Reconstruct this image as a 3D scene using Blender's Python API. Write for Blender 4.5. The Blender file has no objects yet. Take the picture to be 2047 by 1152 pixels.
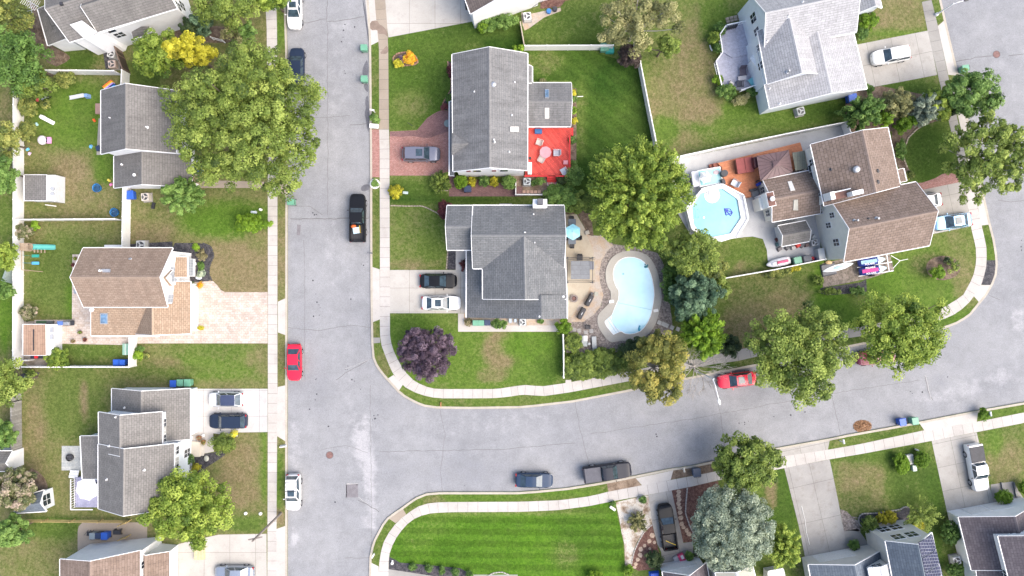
import bpy, bmesh, math, random
import numpy as np
from mathutils import Vector, Matrix
from mathutils.geometry import tessellate_polygon
R = math.radians
sc = bpy.context.scene
# ------------------------------------------------ camera, world, sun, exposure
H = 86.0; S = 16.0; CX = 1023.5; CY = 576.0
cd = bpy.data.cameras.new('camera'); cam = bpy.data.objects.new('camera', cd)
sc.collection.objects.link(cam); sc.camera = cam
cam.location = (0, 0, H); cam.rotation_euler = (0, 0, 0)
cd.sensor_width = 36; cd.lens = 36 * H / (2047 / S); cd.clip_end = 2000
SUN_EL, SUN_AZ = 52, 112           # azimuth clockwise from north (+Y)
wd = bpy.data.worlds.new('World'); sc.world = wd; wd.use_nodes = True
nt = wd.node_tree; bg = nt.nodes['Background']
sky = nt.nodes.new('ShaderNodeTexSky'); sky.sky_type = 'NISHITA'; sky.sun_disc = False
sky.sun_elevation = R(SUN_EL); sky.sun_rotation = R(SUN_AZ); sky.dust_density = 4.0; sky.ozone_density = 1.0; sky.air_density = 1.0
nt.links.new(sky.outputs[0], bg.inputs[0]); bg.inputs[1].default_value = 0.15
sl = bpy.data.lights.new('sun', 'SUN'); so = bpy.data.objects.new('sun', sl); sc.collection.objects.link(so)
sl.energy = 1.5; sl.angle = R(62); sl.color = (1, 0.93, 0.84)
so.rotation_euler = (R(90 - SUN_EL), 0, R(180 - SUN_AZ)); so.location = (0, 0, 60)
sc.view_settings.view_transform = 'Standard'; sc.view_settings.look = 'None'
sc.view_settings.exposure = 1.26; sc.view_settings.gamma = 1; sc.view_settings.use_curve_mapping = False

# ------------------------------------------------ coordinates
G = 0.12                               # height of the yards above the road
TX = [0, 340, 680, 1020, 1360, 1690]; TY = [0, 290, 580, 860]
def Q(t, *uv):
    x0 = TX[int(t[0])]; y0 = TY[int(t[1])]; s = 3.839 if t[1] != '3' else 3.944
    return [(x0 + uv[i] / s, y0 + uv[i + 1] / s) for i in range(0, len(uv), 2)]
def P1(t, u, v): return Q(t, u, v)[0]
def PX(*a): return [(a[i], a[i + 1]) for i in range(0, len(a), 2)]
def W(p, z=G):
    k = (H - z) / H / S
    return Vector(((p[0] - CX) * k, (CY - p[1]) * k, z))
def W2(p, z=G):
    v = W(p, z); return (v.x, v.y)

# ------------------------------------------------ materials
MC = {}
def newmat(name):
    m = bpy.data.materials.new(name); m.use_nodes = True
    return m, m.node_tree, m.node_tree.nodes['Principled BSDF']
def N(nt, t, **k):
    n = nt.nodes.new(t)
    for a, b in k.items(): setattr(n, a, b)
    return n
def noise(nt, vec, scale, detail=3, rough=0.6):
    n = N(nt, 'ShaderNodeTexNoise'); n.inputs['Scale'].default_value = scale
    n.inputs['Detail'].default_value = detail; n.inputs['Roughness'].default_value = rough
    nt.links.new(vec, n.inputs['Vector']); return n.outputs['Fac']
def ramp(nt, fac, *st):
    r = N(nt, 'ShaderNodeValToRGB'); e = r.color_ramp.elements
    while len(e) < len(st): e.new(0.5)
    for i, (p, c) in enumerate(st):
        e[i].position = p; e[i].color = (c[0], c[1], c[2], 1) if not isinstance(c, (int, float)) else (c, c, c, 1)
    nt.links.new(fac, r.inputs[0]); return r.outputs[0]
def mixc(nt, fac, a, b, mode='MIX'):
    m = N(nt, 'ShaderNodeMix', data_type='RGBA', blend_type=mode)
    for sock, v in ((m.inputs[0], fac), (m.inputs[6], a), (m.inputs[7], b)):
        if isinstance(v, (int, float)): sock.default_value = v
        elif isinstance(v, tuple): sock.default_value = (v[0], v[1], v[2], 1)
        else: nt.links.new(v, sock)
    return m.outputs[2]
def mth(nt, op, a, b=0.0, clamp=False):
    m = N(nt, 'ShaderNodeMath', operation=op, use_clamp=clamp)
    for i, v in enumerate((a, b)):
        if isinstance(v, (int, float)): m.inputs[i].default_value = v
        else: nt.links.new(v, m.inputs[i])
    return m.outputs[0]
def bump(nt, b, h, s, d=0.03):
    n = N(nt, 'ShaderNodeBump'); n.inputs['Strength'].default_value = s; n.inputs['Distance'].default_value = d
    nt.links.new(h, n.inputs['Height']); nt.links.new(n.outputs[0], b.inputs['Normal'])
def coord(nt, what='Object'): return N(nt, 'ShaderNodeTexCoord').outputs[what]
def pm(name, col, var=0.15, scale=1.5, fine=8.0, fvar=0.12, rough=0.8, metal=0.0, bmp=0.0, coat=0.0, spec=0.5):
    """general procedural surface: base colour with coarse and fine value noise"""
    if name in MC: return MC[name]
    m, nt, b = newmat(name); v = coord(nt)
    f = ramp(nt, noise(nt, v, scale, 4), (0.3, 1 - var), (0.7, 1 + var))
    g = ramp(nt, noise(nt, v, fine, 2, 0.7), (0.3, 1 - fvar), (0.7, 1 + fvar))
    c = mixc(nt, 1.0, mixc(nt, 1.0, tuple(col), f, 'MULTIPLY'), g, 'MULTIPLY')
    nt.links.new(c, b.inputs['Base Color'])
    b.inputs['Roughness'].default_value = rough; b.inputs['Metallic'].default_value = metal
    b.inputs['Coat Weight'].default_value = coat; b.inputs['Specular IOR Level'].default_value = spec
    if bmp: bump(nt, b, g, bmp)
    MC[name] = m; return m
def two(name, c1, c2, lo=0.4, hi=0.6, scale=1.0, fine=10, fvar=0.3, rough=0.9, bmp=0.3, c3=None):
    """two or three tone granular surface (mulch, gravel, stained concrete)"""
    if name in MC: return MC[name]
    m, nt, b = newmat(name); v = coord(nt)
    st = [(lo, c1), (hi, c2)] if c3 is None else [(lo, c1), ((lo + hi) / 2, c3), (hi, c2)]
    c = ramp(nt, noise(nt, v, scale, 5, 0.65), *st)
    g = ramp(nt, noise(nt, v, fine, 3, 0.7), (0.3, 1 - fvar), (0.7, 1 + fvar))
    c = mixc(nt, 1.0, c, g, 'MULTIPLY'); nt.links.new(c, b.inputs['Base Color'])
    b.inputs['Roughness'].default_value = rough; bump(nt, b, g, bmp)
    MC[name] = m; return m
def shingle(name, c1, c2, bw=0.9, bh=0.28, mortar=.68, stain=0.2):
    if name in MC: return MC[name]
    m, nt, b = newmat(name); uv = coord(nt, 'UV'); v = coord(nt)
    br = N(nt, 'ShaderNodeTexBrick'); nt.links.new(uv, br.inputs['Vector'])
    br.inputs['Color1'].default_value = (*c1, 1); br.inputs['Color2'].default_value = (*c2, 1)
    br.inputs['Mortar'].default_value = (*[x * mortar for x in c1], 1)
    br.inputs['Scale'].default_value = 1; br.inputs['Mortar Size'].default_value = 0.022
    br.inputs['Brick Width'].default_value = bw; br.inputs['Row Height'].default_value = bh
    sm = N(nt, 'ShaderNodeMapping'); sm.inputs['Scale'].default_value = (1.3, .28, 1); nt.links.new(uv, sm.inputs[0]); st_ = sm.outputs[0]
    f = ramp(nt, noise(nt, st_, 1.0, 5, 0.65), (0.3, 1 - stain), (0.7, 1 + stain))
    g = ramp(nt, noise(nt, v, 5.5, 3, 0.85), (0.25, 0.74), (0.75, 1.27))
    c = mixc(nt, 1.0, mixc(nt, 1.0, br.outputs[0], f, 'MULTIPLY'), g, 'MULTIPLY')
    nt.links.new(c, b.inputs['Base Color']); b.inputs['Roughness'].default_value = 0.9
    bump(nt, b, br.outputs['Fac'], -0.4, 0.02)
    MC[name] = m; return m
def siding(name, col):
    if name in MC: return MC[name]
    m, nt, b = newmat(name); v = coord(nt)
    w = N(nt, 'ShaderNodeTexWave', bands_direction='Z', wave_profile='SAW'); w.inputs['Scale'].default_value = 1.6
    w.inputs['Distortion'].default_value = 0; nt.links.new(v, w.inputs['Vector'])
    f = ramp(nt, w.outputs['Fac'], (0.0, 0.84), (0.12, 1.0))
    g = ramp(nt, noise(nt, v, 1.2, 4), (0.3, 0.93), (0.7, 1.05))
    c = mixc(nt, 1.0, mixc(nt, 1.0, tuple(col), f, 'MULTIPLY'), g, 'MULTIPLY')
    nt.links.new(c, b.inputs['Base Color']); b.inputs['Roughness'].default_value = 0.55
    MC[name] = m; return m
def planks(name, c1, c2, w=0.15, ang=0.0, rough=0.7):
    if name in MC: return MC[name]
    m, nt, b = newmat(name); v = coord(nt)
    mp = N(nt, 'ShaderNodeMapping'); mp.inputs['Rotation'].default_value = (0, 0, ang); nt.links.new(v, mp.inputs[0])
    br = N(nt, 'ShaderNodeTexBrick'); nt.links.new(mp.outputs[0], br.inputs['Vector'])
    br.inputs['Color1'].default_value = (*c1, 1); br.inputs['Color2'].default_value = (*c2, 1)
    br.inputs['Mortar'].default_value = (*[x * 0.35 for x in c1], 1); br.inputs['Scale'].default_value = 1
    br.inputs['Mortar Size'].default_value = 0.012; br.inputs['Brick Width'].default_value = 3.1; br.inputs['Row Height'].default_value = w
    g = ramp(nt, noise(nt, v, 3, 4), (0.3, 0.85), (0.7, 1.15))
    nt.links.new(mixc(nt, 1.0, br.outputs[0], g, 'MULTIPLY'), b.inputs['Base Color']); b.inputs['Roughness'].default_value = rough
    MC[name] = m; return m
def paver(name, c1, c2, cm, bw=0.22, bh=0.11, ang=0.0, stain=None):
    if name in MC: return MC[name]
    m, nt, b = newmat(name); v = coord(nt)
    mp = N(nt, 'ShaderNodeMapping'); mp.inputs['Rotation'].default_value = (0, 0, ang); nt.links.new(v, mp.inputs[0])
    br = N(nt, 'ShaderNodeTexBrick'); nt.links.new(mp.outputs[0], br.inputs['Vector'])
    br.inputs['Color1'].default_value = (*c1, 1); br.inputs['Color2'].default_value = (*c2, 1); br.inputs['Mortar'].default_value = (*cm, 1)
    br.inputs['Scale'].default_value = 1; br.inputs['Mortar Size'].default_value = 0.012
    br.inputs['Brick Width'].default_value = bw; br.inputs['Row Height'].default_value = bh
    g = ramp(nt, noise(nt, v, 0.7, 4), (0.3, 0.85), (0.7, 1.15)); c = mixc(nt, 1.0, br.outputs[0], g, 'MULTIPLY')
    g2 = ramp(nt, noise(nt, v, 6, 2), (0.3, 0.85), (0.7, 1.15)); c = mixc(nt, 1.0, c, g2, 'MULTIPLY')
    nt.links.new(c, b.inputs['Base Color']); b.inputs['Roughness'].default_value = 0.85
    MC[name] = m; return m
def glassm(name, col=(0.02, 0.03, 0.045), rough=0.06):
    if name in MC: return MC[name]
    m, nt, b = newmat(name); v = coord(nt)
    g = ramp(nt, noise(nt, v, 2.0, 2), (0.3, 0.6), (0.7, 1.5))
    nt.links.new(mixc(nt, 1.0, tuple(col), g, 'MULTIPLY'), b.inputs['Base Color'])
    b.inputs['Roughness'].default_value = rough; b.inputs['Specular IOR Level'].default_value = 0.9
    MC[name] = m; return m
def leafm(name, cols, trans=0.25):
    """foliage: the leaf colour comes from a per-leaf attribute times a small noise"""
    if name in MC: return MC[name]
    m, nt, b = newmat(name)
    a = N(nt, 'ShaderNodeAttribute'); a.attribute_name = 'leaf'
    c = ramp(nt, a.outputs['Fac'], *[(i / (len(cols) - 1), x) for i, x in enumerate(cols)])
    nt.links.new(c, b.inputs['Base Color']); b.inputs['Roughness'].default_value = 0.6; b.inputs['Specular IOR Level'].default_value = 0.3
    tr = N(nt, 'ShaderNodeBsdfTranslucent'); nt.links.new(c, tr.inputs[0])
    mx = N(nt, 'ShaderNodeMixShader'); mx.inputs[0].default_value = trans
    nt.links.new(b.outputs[0], mx.inputs[1]); nt.links.new(tr.outputs[0], mx.inputs[2])
    nt.links.new(mx.outputs[0], nt.nodes['Material Output'].inputs[0])
    MC[name] = m; return m

# ------------------------------------------------ mesh builder
class MB:
    def __init__(s): s.v = []; s.f = []; s.uv = []
    def add(s, vs, fs, uvs=None):
        o = len(s.v); s.v += [tuple(x) for x in vs]
        s.f += [[i + o for i in f] for f in fs]; s.uv += uvs if uvs else [None] * len(fs); return s
    def box(s, c, d, rot=0.0, top=None):
        """c = centre of the base, d = size, top = scale of the top face"""
        t = top or (1, 1); ca, sa = math.cos(rot), math.sin(rot); vs = []
        for k, z in ((1, 0), (0, d[2])):
            for a, b_ in ((-1, -1), (1, -1), (1, 1), (-1, 1)):
                x = a * d[0] / 2 * (1 if k else t[0]); y = b_ * d[1] / 2 * (1 if k else t[1])
                vs.append((c[0] + x * ca - y * sa, c[1] + x * sa + y * ca, c[2] + z))
        return s.add(vs, [(3, 2, 1, 0), (4, 5, 6, 7), (0, 1, 5, 4), (1, 2, 6, 5), (2, 3, 7, 6), (3, 0, 4, 7)])
    def prism(s, poly, z0, z1, poly2=None, cap=True, bottom=False):
        p2 = poly2 or poly; n = len(poly)
        a = sum(poly[i][0] * poly[(i + 1) % n][1] - poly[(i + 1) % n][0] * poly[i][1] for i in range(n))
        if a < 0: poly = poly[::-1]; p2 = p2[::-1]
        vs = [(p[0], p[1], z0) for p in poly] + [(p[0], p[1], z1) for p in p2]
        fs = [(i, (i + 1) % n, n + (i + 1) % n, n + i) for i in range(n)]
        if cap:
            for t in tessellate_polygon([[Vector((p[0], p[1], 0)) for p in p2]]):
                x, y, z = [p2[i] for i in t]
                ar = (y[0] - x[0]) * (z[1] - x[1]) - (z[0] - x[0]) * (y[1] - x[1])
                fs.append(tuple(n + i for i in (t if ar > 0 else t[::-1])))
        if bottom: fs.append(tuple(range(n - 1, -1, -1)))
        return s.add(vs, fs)
    def cyl(s, c, r, h, n=16, r2=None, cap=True):
        r2 = r if r2 is None else r2
        vs = [(c[0] + r * math.cos(6.28319 * i / n), c[1] + r * math.sin(6.28319 * i / n), c[2]) for i in range(n)]
        vs += [(c[0] + r2 * math.cos(6.28319 * i / n), c[1] + r2 * math.sin(6.28319 * i / n), c[2] + h) for i in range(n)]
        fs = [(i, (i + 1) % n, n + (i + 1) % n, n + i) for i in range(n)]
        if cap: fs += [tuple(range(n, 2 * n)), tuple(range(n - 1, -1, -1))]
        return s.add(vs, fs)
    def lathe(s, c, prof, n=20):
        vs = []; fs = []
        for r, z in prof:
            vs += [(c[0] + r * math.cos(6.28319 * i / n), c[1] + r * math.sin(6.28319 * i / n), c[2] + z) for i in range(n)]
        for k in range(len(prof) - 1):
            fs += [(k * n + i, k * n + (i + 1) % n, (k + 1) * n + (i + 1) % n, (k + 1) * n + i) for i in range(n)]
        return s.add(vs, fs)
    def tube(s, pts, r, n=6, r2=None):
        pts = [Vector(p) for p in pts]; r2 = r if r2 is None else r2; vs = []; fs = []
        for k, p in enumerate(pts):
            d = (pts[min(k + 1, len(pts) - 1)] - pts[max(k - 1, 0)]).normalized()
            a = Vector((0, 0, 1)) if abs(d.z) < 0.9 else Vector((1, 0, 0)); u = d.cross(a).normalized(); w = u.cross(d)
            rr = r + (r2 - r) * k / (len(pts) - 1)
            vs += [p + (u * math.cos(6.28319 * i / n) + w * math.sin(6.28319 * i / n)) * rr for i in range(n)]
        for k in range(len(pts) - 1):
            fs += [(k * n + i, (k + 1) * n + i, (k + 1) * n + (i + 1) % n, k * n + (i + 1) % n) for i in range(n)]
        fs += [tuple(range(n)), tuple(range(len(pts) * n - 1, (len(pts) - 1) * n - 1, -1))]
        return s.add(vs, fs)
    def ball(s, c, r, n=14, m=8, half=False):
        if isinstance(r, (int, float)): r = (r, r, r)
        pr = []
        for k in range(m + 1):
            a = (0 if half else -math.pi / 2) + (math.pi / 2 if half else math.pi) * k / m
            pr.append((max(math.cos(a), 1e-3), math.sin(a)))
        vs = [(c[0] + r[0] * q * math.cos(6.28319 * i / n), c[1] + r[1] * q * math.sin(6.28319 * i / n), c[2] + r[2] * z) for q, z in pr for i in range(n)]
        fs = [(k * n + i, k * n + (i + 1) % n, (k + 1) * n + (i + 1) % n, (k + 1) * n + i) for k in range(m) for i in range(n)]
        return s.add(vs, fs)
    def build(s, name, mat, parent=None, off=None, bevel=0, smooth=False):
        me = bpy.data.meshes.new(name)
        o3 = Vector(off) if off is not None else Vector((0, 0, 0))
        me.from_pydata([Vector(v) - o3 for v in s.v], [], s.f)
        if any(u is not None for u in s.uv):
            ul = me.uv_layers.new(name='UVMap')
            for p, u in zip(me.polygons, s.uv):
                if u is not None:
                    for li, c in zip(p.loop_indices, u): ul.data[li].uv = c
        if smooth:
            me.polygons.foreach_set('use_smooth', [True] * len(me.polygons))
        me.materials.append(mat); me.update()
        o = bpy.data.objects.new(name, me); sc.collection.objects.link(o)
        if parent is not None: o.parent = parent
        if bevel:
            bm = bmesh.new(); bm.from_mesh(me)
            bmesh.ops.bevel(bm, geom=[e for e in bm.edges if len(e.link_faces) == 2 and e.calc_face_angle(0) > 0.6], offset=bevel, segments=2, affect='EDGES', clamp_overlap=True)
            bm.to_mesh(me); bm.free()
        return o
def tag(o, label=None, cat=None, group=None, kind=None):
    if label: o['label'] = label
    if cat: o['category'] = cat
    if group: o['group'] = group
    if kind: o['kind'] = kind
    return o
def thing(name, label, cat, loc=(0, 0, 0), rz=0.0, group=None):
    o = bpy.data.objects.new(name, None); sc.collection.objects.link(o)
    o.empty_display_size = 0.3; o.location = loc; o.rotation_euler = (0, 0, rz)
    return tag(o, label, cat, group)
def copy_tree(o, parent=None):
    c = o.copy(); sc.collection.objects.link(c); c.parent = parent
    for ch in [x for x in o.children]: copy_tree(ch, c)
    return c
def copy_thing(o, label, loc, rz=0.0, group=None, scale=1.0):
    c = copy_tree(o); c.location = loc; c.rotation_euler = (0, 0, rz); c.scale = (scale,) * 3
    return tag(c, label, None, group)
def resample(pts, n):
    pts = [Vector(p) for p in pts]; L = [0]
    for a, b in zip(pts, pts[1:]): L.append(L[-1] + (b - a).length)
    out = []
    for i in range(n + 1):
        d = L[-1] * i / n; k = 0
        while k < len(L) - 2 and L[k + 1] < d: k += 1
        t = (d - L[k]) / max(L[k + 1] - L[k], 1e-6); out.append(pts[k].lerp(pts[k + 1], min(max(t, 0), 1)))
    return out
def smoothpts(pts, it=1, closed=False):
    for _ in range(it):
        n = len(pts); o = [] if closed else [pts[0]]
        for i in range(n if closed else n - 1):
            a, b = pts[i], pts[(i + 1) % n]
            o.append((a[0] * .75 + b[0] * .25, a[1] * .75 + b[1] * .25)); o.append((a[0] * .25 + b[0] * .75, a[1] * .25 + b[1] * .75))
        if not closed: o.append(pts[-1])
        pts = o
    return pts
LAYER = [G + 0.004]
def sheet(name, px, mat, z=None, smooth=0, parent=None, lvl=1, thick=0.0):
    """flat ground covering traced at ground height; lvl counts 4 mm steps above the yards"""
    z = G + 0.004 * lvl if z is None else z
    pts = smoothpts(px, smooth, True) if smooth else px
    b = MB(); b.prism([W2(p, z) for p in pts], z - 0.05 - thick, z)
    o = b.build(name, mat, parent)
    if parent is None: tag(o, kind='structure')
    return o
def inpoly(x, y, poly):
    c = False; j = len(poly) - 1
    for i in range(len(poly)):
        if (poly[i][1] > y) != (poly[j][1] > y) and x < (poly[j][0] - poly[i][0]) * (y - poly[i][1]) / (poly[j][1] - poly[i][1]) + poly[i][0]: c = not c
        j = i
    return c
def blobsheet(name, polypx, z, mat, blobs, default, cell=1.2):
    """ground cover with a colour attribute made of soft patches (dry, lush, deep)"""
    pts = [W2(p, z) for p in polypx]
    bm = bmesh.new(); vs = [bm.verts.new((p[0], p[1], z)) for p in pts]
    for t in tessellate_polygon([[Vector((p[0], p[1], 0)) for p in pts]]):
        a = [pts[i] for i in t]; ar = (a[1][0] - a[0][0]) * (a[2][1] - a[0][1]) - (a[2][0] - a[0][0]) * (a[1][1] - a[0][1])
        try: bm.faces.new([vs[i] for i in (t if ar > 0 else t[::-1])])
        except ValueError: pass
    xs = [p[0] for p in pts]; ys = [p[1] for p in pts]
    for ax, lo, hi in ((0, max(min(xs), -66), min(max(xs), 66)), (1, max(min(ys), -38), min(max(ys), 38))):
        t = lo + cell
        while t < hi:
            co = (t, 0, 0) if ax == 0 else (0, t, 0); no = (1, 0, 0) if ax == 0 else (0, 1, 0)
            bmesh.ops.bisect_plane(bm, geom=bm.verts[:] + bm.edges[:] + bm.faces[:], plane_co=co, plane_no=no, dist=1e-4)
            t += cell
    me = bpy.data.meshes.new(name); bm.to_mesh(me); bm.free()
    n = len(me.vertices); co = np.empty(n * 3); me.vertices.foreach_get('co', co); co = co.reshape(-1, 3)
    k = (H - z) / H / S; px = co[:, 0] / k + CX; py = CY - co[:, 1] / k
    val = np.tile(np.array(default, float), (n, 1))
    for (cx, cy, rx, ry, *v) in blobs:
        d = np.sqrt(((px - cx) / rx) ** 2 + ((py - cy) / ry) ** 2)
        w = np.clip((1.25 - d) / 0.5, 0, 1)[:, None]
        val = val * (1 - w) + np.array(v, float) * w
    at = me.color_attributes.new('mask', 'FLOAT_COLOR', 'POINT')
    at.data.foreach_set('color', np.hstack([val, np.ones((n, 1))]).astype(np.float32).ravel())
    me.materials.append(mat); o = bpy.data.objects.new(name, me); sc.collection.objects.link(o)
    return tag(o, kind='structure')
# ================================================= GROUND
def grassm(name, stripe=None):
    m, nt, b = newmat(name); v = coord(nt)
    a = N(nt, 'ShaderNodeAttribute'); a.attribute_name = 'mask'
    s = N(nt, 'ShaderNodeSeparateColor'); nt.links.new(a.outputs['Color'], s.inputs[0])
    n1 = noise(nt, v, 0.55, 6, 0.7); n2 = noise(nt, v, 3.2, 5, 0.75); n3 = noise(nt, v, 11, 3, 0.8); n4 = noise(nt, v, 0.16, 3, 0.6)
    base = ramp(nt, n2, (0.3, (0.058, 0.082, 0.018)), (0.7, (0.150, 0.172, 0.052)))
    lush = ramp(nt, n2, (0.3, (0.030, 0.082, 0.005)), (0.7, (0.090, 0.185, 0.014)))
    deep = ramp(nt, n2, (0.3, (0.012, 0.034, 0.004)), (0.7, (0.034, 0.078, 0.010)))
    dry = ramp(nt, n2, (0.3, (0.11, 0.083, 0.040)), (0.7, (0.23, 0.18, 0.11)))
    gl = mth(nt, 'ADD', s.outputs[1], mth(nt, 'MULTIPLY', mth(nt, 'SUBTRACT', n1, 0.5), 0.9), True)
    dp = mth(nt, 'ADD', s.outputs[2], mth(nt, 'MULTIPLY', mth(nt, 'SUBTRACT', n4, 0.5), 0.8), True)
    nn = mth(nt, 'ADD', mth(nt, 'MULTIPLY', n1, 0.55), mth(nt, 'MULTIPLY', n2, 0.45))
    dr = mth(nt, 'ADD', mth(nt, 'MULTIPLY', mth(nt, 'SUBTRACT', nn, 0.51), 3.4), mth(nt, 'SUBTRACT', mth(nt, 'MULTIPLY', s.outputs[0], 1.75), 0.30), True)
    c = mixc(nt, gl, base, lush); c = mixc(nt, dp, c, deep); c = mixc(nt, mth(nt, 'MULTIPLY', dr, 0.85), c, dry)
    if stripe:
        ang, per, st = stripe
        mp = N(nt, 'ShaderNodeMapping'); mp.inputs['Rotation'].default_value = (0, 0, ang); nt.links.new(v, mp.inputs[0])
        w = N(nt, 'ShaderNodeTexWave', bands_direction='Y'); w.inputs['Scale'].default_value = 0.314 / per
        w.inputs['Distortion'].default_value = 1.2; w.inputs['Detail'].default_value = 2; w.inputs['Detail Scale'].default_value = 1.5
        nt.links.new(mp.outputs[0], w.inputs['Vector'])
        c = mixc(nt, 1.0, c, ramp(nt, w.outputs['Fac'], (0.3, 1 - st), (0.7, 1 + st)), 'MULTIPLY')
    c = mixc(nt, 1.0, c, ramp(nt, n3, (0.25, 0.62), (0.75, 1.4)), 'MULTIPLY')
    nt.links.new(c, b.inputs['Base Color']); b.inputs['Roughness'].default_value = 0.95; b.inputs['Specular IOR Level'].default_value = 0.15
    bump(nt, b, mth(nt, 'ADD', n3, n2), 0.5, 0.06)
    return m
GRASS = grassm('grass_blades')
GRASS_BACK = grassm('mown_back_lawn', (R(38), 1.5, 0.07))
GRASS_FRONT = grassm('mown_striped_lawn', (R(1), 1.45, 0.12))

def asphalt():
    m, nt, b = newmat('asphalt'); v = coord(nt)
    a = N(nt, 'ShaderNodeAttribute'); a.attribute_name = 'mask'
    s = N(nt, 'ShaderNodeSeparateColor'); nt.links.new(a.outputs['Color'], s.inputs[0])
    n0 = noise(nt, v, 0.10, 4, 0.6); n1 = noise(nt, v, 0.6, 6, 0.72); n2 = noise(nt, v, 12, 3, 0.85); n3 = noise(nt, v, 4.5, 4, 0.8)
    c = ramp(nt, n0, (0.3, (0.192, 0.196, 0.208)), (0.7, (0.248, 0.250, 0.258)))
    c = mixc(nt, 1.0, c, ramp(nt, n1, (0.3, 0.86), (0.7, 1.13)), 'MULTIPLY')
    li = mth(nt, 'MULTIPLY', mth(nt, 'ADD', mth(nt, 'MULTIPLY', mth(nt, 'SUBTRACT', n1, 0.5), 5.0), mth(nt, 'SUBTRACT', mth(nt, 'MULTIPLY', s.outputs[0], 1.5), 0.5), True), s.outputs[0])
    c = mixc(nt, mth(nt, 'MULTIPLY', li, 0.5), c, (0.42, 0.41, 0.42))
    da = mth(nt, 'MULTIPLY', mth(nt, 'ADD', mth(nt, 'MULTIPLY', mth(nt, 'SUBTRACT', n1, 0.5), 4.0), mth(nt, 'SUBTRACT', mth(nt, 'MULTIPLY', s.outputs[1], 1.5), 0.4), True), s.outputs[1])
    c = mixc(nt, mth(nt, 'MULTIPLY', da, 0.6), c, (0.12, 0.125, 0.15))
    c = mixc(nt, 1.0, c, ramp(nt, n2, (0.22, 0.58), (0.78, 1.44)), 'MULTIPLY')
    c = mixc(nt, 1.0, c, ramp(nt, n3, (0.25, 0.84), (0.75, 1.16)), 'MULTIPLY')
    nt.links.new(c, b.inputs['Base Color']); b.inputs['Roughness'].default_value = 0.92
    bump(nt, b, n2, 0.4, 0.01); return m
def concretem(name, c1, c2, stain=(0.17, 0.14, 0.12), amt=0.35, joint=None, ang=0.0):
    if name in MC: return MC[name]
    m, nt, b = newmat(name); v = coord(nt)
    n0 = noise(nt, v, 0.22, 4, 0.6); n1 = noise(nt, v, 1.1, 6, 0.75); n2 = noise(nt, v, 9, 3, 0.8)
    c = ramp(nt, n0, (0.35, c1), (0.65, c2))
    c = mixc(nt, ramp(nt, n1, (0.52, 0.0), (0.8, amt)), c, stain)
    if joint:
        mp = N(nt, 'ShaderNodeMapping'); mp.inputs['Rotation'].default_value = (0, 0, ang); nt.links.new(v, mp.inputs[0])
        br = N(nt, 'ShaderNodeTexBrick'); nt.links.new(mp.outputs[0], br.inputs['Vector']); br.offset = 0.0
        br.inputs['Color1'].default_value = (1, 1, 1, 1); br.inputs['Color2'].default_value = (0.93, 0.93, 0.92, 1); br.inputs['Mortar'].default_value = (0.42, 0.4, 0.38, 1)
        br.inputs['Scale'].default_value = 1; br.inputs['Mortar Size'].default_value = 0.018
        br.inputs['Brick Width'].default_value = joint[0]; br.inputs['Row Height'].default_value = joint[1]
        c = mixc(nt, 1.0, c, br.outputs[0], 'MULTIPLY')
    a = N(nt, 'ShaderNodeAttribute'); a.attribute_name = 'tone'
    c = mixc(nt, 1.0, c, ramp(nt, a.outputs['Fac'], (0, 1.0), (1, 0.84)), 'MULTIPLY')
    c = mixc(nt, 1.0, c, ramp(nt, n2, (0.25, 0.88), (0.75, 1.1)), 'MULTIPLY')
    nt.links.new(c, b.inputs['Base Color']); b.inputs['Roughness'].default_value = 0.88
    MC[name] = m; return m
ASPH = asphalt()
CON = concretem('sidewalk_concrete', (0.39, 0.365, 0.335), (0.45, 0.425, 0.40))
CON_T = concretem('sidewalk_concrete_tan', (0.27, 0.225, 0.175), (0.31, 0.26, 0.21))
CON_G = concretem('sidewalk_concrete_grey', (0.22, 0.21, 0.195), (0.28, 0.27, 0.25))
DRV = concretem('driveway_concrete', (0.37, 0.35, 0.32), (0.44, 0.42, 0.39), joint=(3.2, 3.0))
DRV_B = concretem('driveway_bright', (0.40, 0.39, 0.38), (0.47, 0.46, 0.45), joint=(3.5, 3.2), amt=0.35)
DRV_R = concretem('driveway_rotated', (0.30, 0.285, 0.26), (0.37, 0.355, 0.33), joint=(3.1, 3.0), ang=R(-12), amt=0.5)
DRV_S = concretem('driveway_stained', (0.25, 0.24, 0.23), (0.34, 0.33, 0.31), joint=(2.6, 4.6), ang=R(-13), amt=0.7)
PATIO = concretem('patio_concrete', (0.34, 0.345, 0.35), (0.44, 0.445, 0.45), stain=(0.22, 0.22, 0.24), amt=0.5)
PATIO_T = concretem('patio_tan', (0.33, 0.28, 0.21), (0.38, 0.34, 0.27), stain=(0.22, 0.16, 0.11), amt=0.5)
SAND = two('stained_sand', (0.36, 0.27, 0.19), (0.35, 0.31, 0.27), scale=0.8, fine=6, fvar=0.15)
GRAVEL = two('river_gravel', (0.10, 0.085, 0.075), (0.32, 0.28, 0.25), 0.35, 0.65, scale=4.5, fine=14, fvar=0.45, bmp=0.8, c3=(0.2, 0.17, 0.155))
GRAVEL_W = two('white_stone', (0.16, 0.11, 0.07), (0.46, 0.43, 0.38), 0.36, 0.55, scale=1.0, fine=9, fvar=0.35, bmp=0.6, c3=(0.32, 0.26, 0.2))
MULCH_B = two('black_mulch', (0.022, 0.022, 0.028), (0.07, 0.065, 0.07), scale=3, fine=12, fvar=0.5)
MULCH_R = two('red_mulch', (0.085, 0.035, 0.028), (0.15, 0.08, 0.06), scale=3, fine=12, fvar=0.4)
MULCH_N = two('brown_mulch', (0.09, 0.06, 0.04), (0.17, 0.125, 0.09), scale=2, fine=11, fvar=0.4)
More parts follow.
